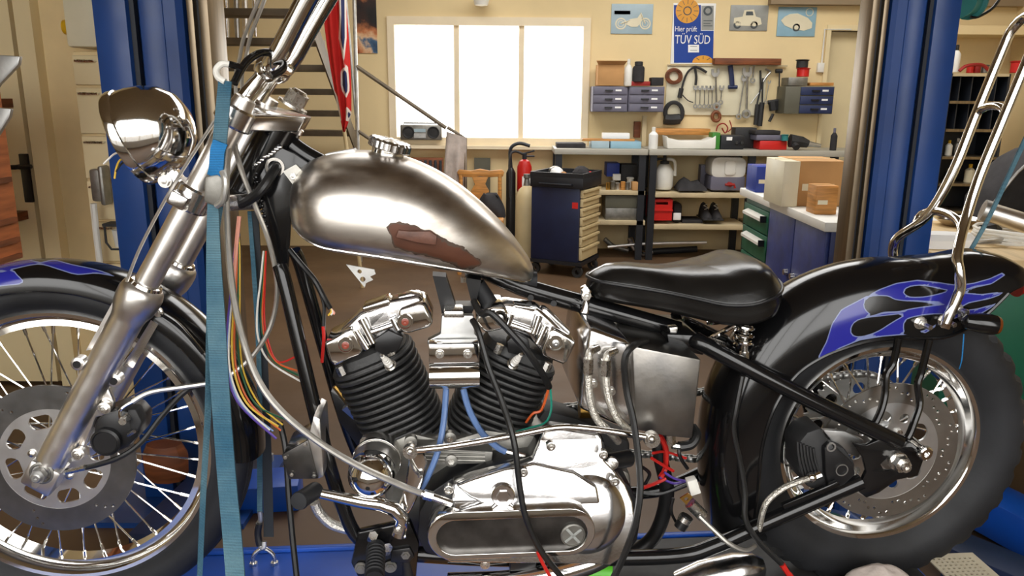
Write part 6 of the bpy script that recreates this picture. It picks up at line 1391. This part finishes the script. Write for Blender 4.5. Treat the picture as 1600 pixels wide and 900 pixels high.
part('shift_arm', MB().loft([[B(x, y, -.17)+V((w_*math.cos(a_), .007*math.sin(a_), 0)) for a_ in [k*math.pi/5 for k in range(10)]] for x, y, w_ in ((650, 708, .015), (653, 722, .017), (648, 750, .016), (641, 775, .015), (632, 795, .014), (626, 806, .012))]), 'chrome', bevel=0)
sl2 = part('shift_lever', pt([(492, 769, -.19), (530, 777, -.19), (565, 784, -.19), (595, 788, -.19), (615, 795, -.19), (628, 808, -.19), (627, 822, -.19), (623, 836, -.19)], [.0085, .010, .0115, .0125, .0135, .0135, .013, .013, .0135], 14, k=0), 'chrome')
bolt(sl2, B(622, 829, -.205), .006, .004); part('clamp_screw', pt([(624, 838, -.195), (634, 837, -.195)], .0045, 8), 'bolt', sl2)
pg = part('toe_peg', pt([(493, 766, -.185), (470, 781, -.235)], .0155, 18), 'rubber', sl2); part('peg_cap', MB().lathe([(.0155, 0), (.0165, .003), (.015, .008), (.0001, .009)], B(470, 781, -.235), B(470, 781, -.235)-B(493, 766, -.185), 18), 'rubber', sl2)
fpg = part('foot_peg', pt([(588, 852, -.17), (586, 880, -.21), (585, 905, -.25)], .0165, 18), 'rubber')
mb = MB(); A_, Bp = B(588, 855, -.172), B(585, 900, -.245)
for k in range(9): c_ = lerp(A_, Bp, k/9); part('peg_rib', MB().lathe([(.0162, 0), (.0182, .0015), (.0182, .003), (.0162, .0045)], c_, Bp-A_, 18), 'rubber', fpg)
part('peg_bracket', pp([(560, 832), (640, 815), (655, 850), (650, 905), (560, 905), (548, 880)], -.15, .02), 'black_gloss', bevel=.004)
for (x, y) in ((564, 887), (610, 885), (634, 865)): bolt(bike, B(x, y, -.152), .009, .005, mt='cast_grey')
part('peg_arm', pp([(612, 860), (640, 856), (648, 870), (640, 880), (610, 880)], -.158, .012), 'black_satin', bevel=.003)
for (x, y) in ((581, 843), (604, 862)): part('peg_nut', MB().hexa(B(x, y, -.165), B(x+2, y-6, -.18), .009), 'bolt')
part('side_stand', pt([(634, 870, -.14), (642, 930, -.15)], .012, 12), 'black_satin')
part('breather_hose', ptr([(492, 786, -.1), (500, 802, -.1), (520, 820, -.1), (555, 830, -.1)], 8, 10), 'braided'); part('drain_tube', ptr([(552, 846, -.1), (572, 832, -.1)], 5, 8), 'hose')
# ------------------------------------------------------------------ oil tank
ot = part('oil_tank', pp([(921, 512), (985, 534), (990, 560), (1000, 672), (960, 664), (934, 652), (905, 640), (912, 575)], -.135, .25), 'polished', bevel=.010, seg=3)
part('side_box', pp([(988, 541), (1096, 562), (1082, 686), (1040, 682), (994, 672)], -.155, .28), 'tank_side', ot, bevel=.004)
for i, (pts) in enumerate(([(928, 547, -.14), (921, 552, -.155), (919, 578, -.16), (921, 620, -.165), (932, 654, -.165), (952, 674, -.16), (966, 690, -.14)], [(958, 550, -.14), (949, 556, -.155), (946, 580, -.16), (951, 622, -.165), (966, 655, -.165), (988, 676, -.155), (1000, 684, -.14)])):
    h_ = part('oil_hose', ptr(pts, 6.2, 10), 'braided', ot); a_, b_ = B(*pts[2]), B(*pts[1])
    part('hose_nut', MB().hexa(a_+V((0, 0, -.008)), a_+V((0, 0, .022)), .0095), 'bolt', ot); part('hose_elbow', ptr([(pts[1][0], pts[1][1]+8, -.158), (pts[1][0]+2, pts[1][1]-2, -.155), (pts[1][0]+14, pts[1][1]-8, -.14)], 5, 10), 'bolt', ot)
bolt(ot, B(927, 600, -.137), .006, .003); bolt(ot, B(955, 612, -.137), .006, .003)
part('tank_petcock', MB().hexa(B(1048, 678, -.13), B(1049, 694, -.13), .009).tube([B(1050, 696, -.13), B(1066, 698, -.13)], .007, 8), 'bolt', ot)
part('drain_hose', ptr([(1062, 698, -.13), (1080, 694, -.13), (1088, 680, -.12), (1082, 668, -.1)], 8, 10), 'hose', ot)
# long loose cables
part('loose_cable', ptr([(740, 470, -.09), (752, 490, -.12), (768, 490, -.13), (800, 522, -.14), (826, 552, -.14), (850, 588, -.12), (858, 605, -.1)], 5.6, 8), 'hose')
lc = part('loose_cable', ptr([(738, 500, -.13), (748, 520, -.15), (764, 575, -.17), (785, 630, -.2), (803, 690, -.235), (812, 760, -.245), (822, 810, -.25), (845, 860, -.25), (880, 905, -.25)], 5.2, 8), 'hose'); part('red_wire', ptr([(840, 862, -.25), (848, 880, -.25), (862, 905, -.25)], 3, 6), 'wire_red', lc)
part('loose_cable', ptr([(1010, 533, -.1), (990, 540, -.17), (976, 562, -.18), (979, 610, -.18), (990, 660, -.2), (998, 720, -.22), (1000, 770, -.24), (992, 820, -.25), (975, 868, -.25), (955, 910, -.25)], 5.4, 8), 'hose')
part('green_wire', ptr([(860, 606, -.09), (861, 640, -.09), (852, 660, -.1), (830, 668, -.11), (806, 675, -.12)], 1.8, 6), 'wire_teal'); part('orange_wire', ptr([(857, 608, -.09), (846, 640, -.08), (833, 646, -.08), (822, 660, -.07)], 2.2, 6), 'wire_orange')
# tail cables
pl_ = part('brake_light_cable', ptr([(1160, 588, -.115), (1150, 640, -.125), (1146, 672, -.125), (1156, 720, -.13), (1164, 770, -.14), (1165, 812, -.15), (1185, 845, -.16), (1225, 885, -.17), (1236, 905, -.17)], 4.6, 8), 'hose')
part('red_wire', ptr([(1222, 882, -.172), (1236, 902, -.172)], 4.8, 8), 'wire_red', pl_)
part('rear_brake_line', ptr([(1278, 744, -.14), (1250, 752, -.15), (1222, 764, -.15), (1196, 788, -.15), (1186, 828, -.14)], 5, 8), 'braided')
part('earth_cable', ptr([(1092, 806, -.13), (1115, 828, -.14), (1140, 850, -.15), (1165, 860, -.15), (1180, 852, -.14)], 4, 8), 'cable_silver')
random.seed(11)
for i, (pts, c, r) in enumerate((([(1020, 708, -.08), (1040, 706, -.05), (1072, 716, -.04)], 'red', 2.2), ([(1018, 716, -.08), (1038, 728, -.06), (1052, 736, -.05)], 'red', 2.6), ([(1005, 762, -.08), (1022, 756, -.06), (1040, 748, -.05)], 'red', 3), ([(1030, 680, -.06), (1040, 700, -.05), (1040, 730, -.04), (1032, 746, -.05)], 'red', 4.5), ([(1038, 738, -.06), (1055, 748, -.06), (1074, 752, -.06)], 'purple', 2), ([(1030, 745, -.05), (1052, 755, -.05), (1070, 752, -.05)], 'purple', 2), ([(1000, 770, -.04), (1030, 772, -.04), (1075, 756, -.04)], 'black', 2.5), ([(1052, 778, -.09), (1049, 800, -.09), (1060, 822, -.09)], 'black', 2.5), ([(1062, 690, -.06), (1062, 712, -.07), (1074, 732, -.06)], 'black', 3), ([(1004, 730, -.07), (1015, 742, -.06), (1002, 765, -.06)], 'black', 3))):
    part('loom_wire', ptr(pts, r, 6), 'wire_'+c)
part('white_connector', pp([(1074, 753), (1089, 749), (1096, 771), (1080, 776)], -.11, .02), 'white_plastic', bevel=.002)
sw_ = part('brake_switch', pt([(1078, 786, -.11), (1098, 806, -.11)], .012, 12), 'bolt'); part('switch_tab', plate([[(q.x, q.z) for q in [B(x, y, -.125) for x, y in ((1062, 778), (1075, 770), (1082, 776), (1072, 788))]], disc2(B(1072, 779, -.125).x, B(1072, 779, -.125).z, .004, 10)], -.127, -.124), 'brass', sw_)
part('switch_plug', pt([(1074, 806, -.12), (1062, 825, -.12)], .0125, 12), 'black_satin', sw_); part('plug_ring', MB().lathe([(.0135, 0), (.0135, .010)], B(1072, 808, -.12), B(1062, 825, -.12)-B(1074, 806, -.12), 14), 'bolt', sw_)
part('starter_solenoid', pt([(950, 722, -.13), (982, 716, -.1)], .017, 14), 'black_satin'); part('solenoid_end', MB().lathe([(.012, 0), (.012, .008), (.008, .01)], B(957, 722, -.15), (-.3, -1, 0), 16), 'bolt')
part('carb_tube', pt([(905, 640, 0), (930, 640, 0)], .018, 14), 'brass'); part('intake_box', pp([(850, 640), (905, 655), (985, 690), (985, 720), (850, 700), (820, 690)], .0, .08), 'black_matte', bevel=.01)
# seat spring and hardware
mb = MB(); sc_ = B(1163, 520, -.085); hx = []
for i in range(46):
    a_ = 2*math.pi*i/13; hx.append(sc_+V((math.cos(a_)*.016, math.sin(a_)*.016, .024-.052*i/45)))
spr = part('seat_spring', MB().tube(hx, .0042, 8), 'chrome'); part('spring_stud', MB().cyl(sc_+V((0, 0, .03)), sc_+V((.004, 0, -.045)), .006, 10).hexa(sc_+V((.003, 0, -.038)), sc_+V((.004, 0, -.056)), .009), 'bolt', spr)
spr2 = part('seat_spring', MB().tube([V((p.x, -p.y, p.z)) for p in hx], .0042, 8), 'chrome')
part('spring_arm', pt([(1112, 528, -.05), (1140, 512, -.07), (1172, 494, -.08)], .005, 8), 'chrome', spr)
part('seat_clip', pp([(1046, 512), (1060, 511), (1058, 522), (1048, 523)], -.06, .02), 'bolt', bevel=.002); part('hinge_barrel', pt([(1108, 532, -.08), (1130, 540, -.05)], .008, 10), 'bolt')
# ------------------------------------------------------------------ rear axle plates, caliper
def axle_plate(s):
    po = [(1330, 690), (1352, 694), (1385, 680), (1415, 688), (1436, 696), (1444, 708), (1432, 742), (1400, 748), (1372, 768), (1352, 776), (1338, 765), (1352, 735), (1346, 712)]
    lp = [(p_.x, p_.z) for p_ in [B(x, y, -.135) for x, y in po]]; sl_ = [(p_.x, p_.z) for p_ in [B(x, y, -.135) for x, y in ((1374, 724), (1386, 712), (1412, 710), (1420, 722), (1408, 734), (1380, 734))]]
    return part('axle_plate', plate([lp, sl_], -.135*s-.005, -.135*s+.005), 'black_gloss', bevel=.0015)
ap = axle_plate(1); axle_plate(-1)
an = B(1405, 722, -.15)
part('rear_axle', MB().cyl((an.x, -.16, an.z), (an.x, .16, an.z), .0095, 18), 'bolt')
part('axle_spacer', MB().lathe([(.019, -.14), (.019, -.148), (.017, -.150)], (an.x, 0, an.z), (0, 1, 0), 24), 'bolt'); part('axle_nut', MB().hexa((an.x, -.148, an.z), (an.x, -.166, an.z), .0165).lathe([(.010, .166), (.010, .176), (.0085, .178), (.004, .178), (.004, .172), (.0001, .172)], (an.x, 0, an.z), (0, -1, 0), 20), 'bolt')
ab = B(1432, 697, -.14); part('adjuster_bolt', MB().cyl(ab+V((0, .02, 0)), ab+V((.004, -.02, -.004)), .0115, 18).lathe([(.0145, 0), (.0145, .008), (.012, .010), (.006, .010), (.006, .004), (.0001, .004)], ab+V((.004, -.018, -.004)), (.1, -1, -.1), 18), 'chrome')
part('adjuster_screw', pt([(1436, 698, -.13), (1452, 702, -.13)], .005, 10), 'bolt')
rcal = part('rear_caliper', pp([(1246, 694), (1262, 676), (1284, 668), (1296, 690), (1320, 700), (1338, 726), (1334, 752), (1316, 768), (1290, 772), (1262, 762), (1248, 738)], -.125, .07), 'black_matte', bevel=.008)
for k in range(6):
    part('caliper_fin', ptr([(1246+k*5, 690+k*2, -.128), (1249+k*5, 720, -.13), (1258+k*5, 752-k, -.128)], 2.0, 6), 'black_matte', rcal)
part('caliper_ear', pp([(1288, 700), (1300, 692), (1314, 706), (1334, 724), (1338, 742), (1318, 760), (1296, 764), (1290, 740)], -.138, .03), 'black_satin', rcal, bevel=.005)
cq = B(1315, 734, -.139); part('ear_ring', MB().lathe([(.0105, 0), (.0125, 0), (.0125, .002), (.0105, .002)], cq, (0, -1, 0), 24, closed=True), 'alloy_dull', rcal)
part('ear_hole', MB().lathe([(.0065, 0), (.0095, .0), (.0095, .003), (.0065, .003)], B(1298, 698, -.139), (0, -1, 0), 18, closed=True), 'alloy_dull', rcal)
part('caliper_carrier', pp([(1286, 672), (1320, 674), (1350, 688), (1342, 716), (1320, 706), (1300, 690)], -.108, .012), 'alloy_dull', rcal, bevel=.002)
part('banjo_fitting', ptr([(1264, 748, -.142), (1282, 741, -.142)], 7, 10).ball(B(1268, 746, -.145), .010, 12), 'chrome', rcal)
# lower rail bracket
part('rail_clamp', pp([(1222, 790), (1310, 752), (1314, 760), (1226, 798)], -.152, .012), 'black_gloss', bevel=.003)
# ------------------------------------------------------------------ loose loom by the fork
W1 = (('pink', 3.4, 0), ('yellow', 1.7, 4), ('purple', 2.0, -6), ('white', 1.6, -2), ('orange', 1.5, 8), ('green', 1.5, 14), ('yellow', 1.4, 18), ('blue', 1.5, -4))
for i, (c, r, dx) in enumerate(W1):
    pts = [(374-dx*.1, 338+i*4, -.10), (369+dx*.3, 390, -.11), (364+dx*.6, 460, -.12), (359+dx*.9, 540, -.13), (364+dx*1.1, 590, -.14), (384+dx*1.3, 634, -.15), (424+dx*1.0+(i % 3)*7, 680-dx*.9-(i % 2)*10, -.16)]
    if c == 'pink': pts = pts[:3]
    part('loom_wire', ptr(pts, r, 6), 'wire_'+c)
for i, (c, dx, ey) in enumerate((('red', 3, 548), ('white', -4, 596), ('green', 0, 590), ('orange', 1, 582))):
    part('loom_wire', ptr([(414+dx*.5, 392, -.05), (411+dx, 440, -.05), (408+dx*1.6, 490, -.05), (412+dx*2, 530, -.06), (430+dx*2, 566, -.07), (474+dx, ey, -.08)], 1.6, 6), 'wire_'+c)
part('loom_sleeve', ptr([(452, 390, -.03), (470, 412, -.04), (492, 438, -.04), (505, 462, -.05), (516, 482, -.05)], 4.2, 8), 'hose'); part('loom_sleeve', ptr([(458, 400, .0), (486, 432, -.03), (505, 470, -.04), (506, 500, -.045), (505, 522, -.05)], 3, 8), 'hose')
for i, c in enumerate(('yellow', 'white', 'pink')): part('wire_end', ptr([(515, 480, -.05), (518+i*2, 486+i, -.052), (513+i*4, 493-i, -.052)], 1.6, 6), 'wire_'+c)
part('loom_wire', ptr([(505, 510, -.05), (506, 530, -.052), (503, 566, -.05)], 2.8, 6), 'wire_red')
part('black_cable', ptr([(437, 660, -.1), (446, 700, -.12), (451, 770, -.14), (457, 840, -.16), (464, 905, -.18)], 5, 8), 'hose')
# ================================================================== lift deck under the motorcycle (motorcycle frame)
def bobj(name, label, cat, mb, mt, grp=None, **k):
    o = obj(name, mb, mt, None, **k); o.location = BIKE_LOC; o.rotation_euler = (0, 0, YAW); return tag(o, label, cat, grp)
ZD = -.349
dk_ = thing('motorcycle_lift', 'low blue motorcycle lift platform under the wheels', 'lift', BIKE_LOC+RZ @ V((.8, 0, -.781)), YAW)
def dl(p): return V(p)-V((.8, 0, -.781))
obj('deck', MB().box(dl((-.45, -.40, ZD-.035)), dl((1.78, .155, ZD))), 'deck_blue', dk_, bevel=.004)
obj('deck_lip', MB().box(dl((-.45, .155, ZD-.05)), dl((1.78, .17, ZD+.008))), 'deck_blue', dk_, bevel=.003)
obj('wood_insert', MB().box(dl((B(655, 880, -.1).x, -.38, ZD)), dl((B(800, 880, -.1).x, -.02, ZD+.004))), 'wood', dk_)
obj('deck_shade', MB().box(dl((B(800, 880, -.1).x+.01, -.38, ZD)), dl((1.77, .145, ZD+.005))), 'black_matte', dk_)  # dark sheet standing in for the shade under the lower rail
for x in (0, 1.45):
    for yy in (-.3, .04): obj('leg', MB().box(dl((x, yy, -.74)), dl((x+.08, yy+.06, ZD-.035))), 'deck_navy', dk_)
for yy in (-.33, .02): obj('base_beam', MB().box(dl((-.1, yy, -.781)), dl((1.7, yy+.11, -.74))), 'deck_navy', dk_)
# perforated ramp plate behind the rear tyre
gx0, gx1, gy0, gy1, st = 1.83, 1.95, -.36, .06, .0125
lp = [[(gx0, gy0), (gx1, gy0), (gx1, gy1), (gx0, gy1)]]
for i in range(16):
    for j in range(40):
        x, y = gx0+.012+i*st, gy0+.012+j*st
        if x < gx1-.01 and y < gy1-.01: lp.append(disc2(x, y, .0038, 6))
m0 = plate(lp, 0, .003); m0.v = [(v[0], v[2], -.36-v[1]+.003) for v in m0.v]
m0.v = [tuple(dl(v)) for v in m0.v]
obj('perforated_plate', m0, 'perforated', dk_, ang=20)
# U shaped tie-down eye on the deck
eb = [(395, 879), (430, 879)]; q0 = B(396, 880, .10); ey = .105
def dp(px, py): d_ = B(px, py, ey); return V((d_.x, ey, d_.z))
a_, b_ = dp(396, 880), dp(429, 880); a_.z = b_.z = ZD
hgt = .036
o = bobj('tie_down_eye', 'bright steel tie down eye bolted on the blue deck', 'eye bolt', MB().tube([a_, a_+V((0, 0, hgt*.5)), a_+V((.006, 0, hgt*.85)), lerp(a_, b_, .5)+V((0, 0, hgt*1.15)), b_+V((-.006, 0, hgt*.85)), b_+V((0, 0, hgt*.5)), b_], .0045, 10, k=5).hexa(a_, a_+V((0, 0, .007)), .009).hexa(b_, b_+V((0, 0, .007)), .009), 'bolt')
eyec = lerp(a_, b_, .5)
# rag on the ramp
mb = MB(); secs = []
rc = B(1372, 884, -.15); rc.z = ZD+.001
for i in range(12):
    h = i/11; row = []
    for k in range(28):
        t_ = 2*math.pi*k/28; r = max(.04, 1-h**3)**.6*(1+.12*math.sin(3*t_+h*4)+.09*math.sin(6*t_-h*5)); row.append(rc+V((math.cos(t_)*.080*r, math.sin(t_)*.055*r, h*.108*(1+(.16*math.sin(2*t_+1)+.08*math.sin(5*t_))*(1-h**4)))))
    secs.append(row)
o = bobj('shop_rag', 'crumpled pale rag lying under the rear tyre', 'rag', MB().loft(secs), 'cloth_grey', ang=70)
o = bobj('green_spray_can', 'bright green can lying on the deck behind the clutch cover', 'can', MB().cyl(V((.94, .0, ZD+.03)), V((1.08, -.02, ZD+.03)), .03, 18), 'bright_green', bevel=.003)
# ================================================================== straps
def strap_strip(path, wpx, th=.0022, tilt=0):     # flat webbing through (px, py, Y) points; width in pixels
    P = smooth([V(B(*p)) for p in path], 6); n = len(P); secs = []
    ws = wpx if isinstance(wpx, (list, tuple)) else (wpx, wpx)
    for i, c in enumerate(P):
        u = i/(n-1)*(len(ws)-1); k = min(len(ws)-2, int(u)); w_ = lerp(ws[k], ws[k+1], u-k)*mpp(c)/2
        t_ = (P[min(i+1, n-1)]-P[max(i-1, 0)]).normalized(); nrm = V((math.sin(tilt), -math.cos(tilt), 0)); x = t_.cross(nrm).normalized()
        secs.append([c+x*w_-nrm*th, c+x*w_+nrm*th, c-x*w_+nrm*th, c-x*w_-nrm*th])
    return MB().loft(secs)
t = thing('ratchet_strap', 'worn blue ratchet strap from the handlebar to the deck', 'strap', BIKE_LOC, YAW, 'tie down straps')
obj('webbing', strap_strip([(352, 126, -.165), (349, 160, -.165), (344, 215, -.168), (338, 268, -.172)], (20, 21, 22)), 'strap_blue', t)
obj('bright_tail', strap_strip([(345, 222, -.176), (340, 236, -.18), (338, 262, -.182), (335, 276, -.18)], (22, 22, 22)), 'strap_bright', t)
obj('ratchet_body', pp([(319, 276), (340, 272), (350, 280), (350, 318), (334, 322), (318, 316)], -.185, .03), 'cast_grey', t, bevel=.004)
obj('ratchet_handle', ptr([(347, 268, -.185), (352, 285, -.192), (348, 312, -.19), (338, 322, -.185)], 5, 8), 'galv', t)
obj('webbing', strap_strip([(333, 318, -.172), (334, 400, -.19), (338, 500, -.215), (345, 620, -.24), (354, 740, -.26), (364, 850, -.275), (370, 930, -.285)], (16, 22, 28, 28, 28, 29, 29)), 'strap_blue', t)
obj('webbing', strap_strip([(343, 322, -.15), (331, 420, -.17), (327, 520, -.19), (325, 640, -.21), (318, 760, -.23), (312, 900, -.25)], (10, 9, 9, 9, 8, 7), tilt=.7), 'strap_blue', t)
obj('hook', ptr([(352, 128, -.165), (341, 121, -.162), (338, 109, -.155), (347, 100, -.15), (360, 101, -.145)], 5.2, 10), 'white_plastic', t)
obj('hook_sleeve', ptr([(357, 100, -.147), (368, 103, -.142), (377, 106, -.135)], 5.4, 10), 'black_gloss', t)
obj('hook_sleeve', ptr([(366, 130, -.150), (375, 112, -.135), (386, 96, -.12), (402, 85, -.10), (418, 82, -.08), (436, 88, -.06), (444, 102, -.075), (437, 112, -.09), (424, 119, -.10)], 6, 12), 'black_gloss', t)
t = thing('tie_down_strap', 'dark strap with thin teal cord hooked into the deck eye', 'strap', BIKE_LOC, YAW, 'tie down straps')
obj('dark_webbing', strap_strip([(398, 330, -.01), (404, 440, .03), (411, 545, .06), (415, 640, .09), (418, 740, .1), (420, 838, .11)], (11, 12, 12, 13, 14, 15)), 'strap_dark', t)
obj('teal_webbing', strap_strip([(390, 330, -.01), (398, 440, .02), (404, 545, .05), (406, 640, .08), (406, 740, .1), (406, 800, .105)], (6, 7, 7, 8, 8, 8)), 'strap_blue', t)
hkx = eyec.x-.004; hz = eyec.z+hgt
obj('hook', MB().tube([B(406, 798, ey), B(407, 812, ey), B(402, 824, ey), B(406, 850, ey-.01), B(412, 856, ey-.015), B(413, 846, ey-.012)], .0055, 10, k=5), 'galv', t)
obj('hook_sleeve', MB().tube([B(405, 818, ey-.006), B(403, 834, ey-.008), B(406, 852, ey-.012)], .0075, 10, k=4), 'black_satin', t)
t = thing('rear_strap', 'thin teal strap running up past the sissy bar at right', 'strap', BIKE_LOC, YAW, 'tie down straps')
obj('webbing', strap_strip([(1506, 408, .05), (1545, 340, .08), (1600, 222, .12), (1660, 95, .16)], (6, 6, 7, 7)), 'strap_blue', t)
obj('thin_cord', ptr([(1506, 522, -.10), (1503, 560, -.11), (1499, 576, -.1)], 1.0, 5), 'strap_bright', t)
# flag paint
flm, N, L, p, c_, n_ = paint_mat('flag_cloth', srgb(196, 30, 24), srgb(32, 40, 84), srgb(226, 214, 204), lw=2.2, rough=.85, coat=0)
flag.data.materials.clear(); flag.data.materials.append(flm)
def wproj(p_):
    q = p_-CAM; z = q.dot(FW); u = FPX*q.dot(RT)/z; v = FPX*q.dot(DN)/z; return (800+cr*u-sr*v, 450+sr*u+cr*v)
paint_attr(flag, [[(528, -70), (540, -70), (541, 60), (537, 95), (530, 60), (531, 20)], [(533, 108), (543, 104), (546, 140), (541, 152), (533, 138)], [(517, 132), (527, 152), (530, 168), (533, 190), (528, 196), (520, 168)], [(541, 166), (552, 180), (553, 192), (541, 188)]], [], wproj, mirror=False)
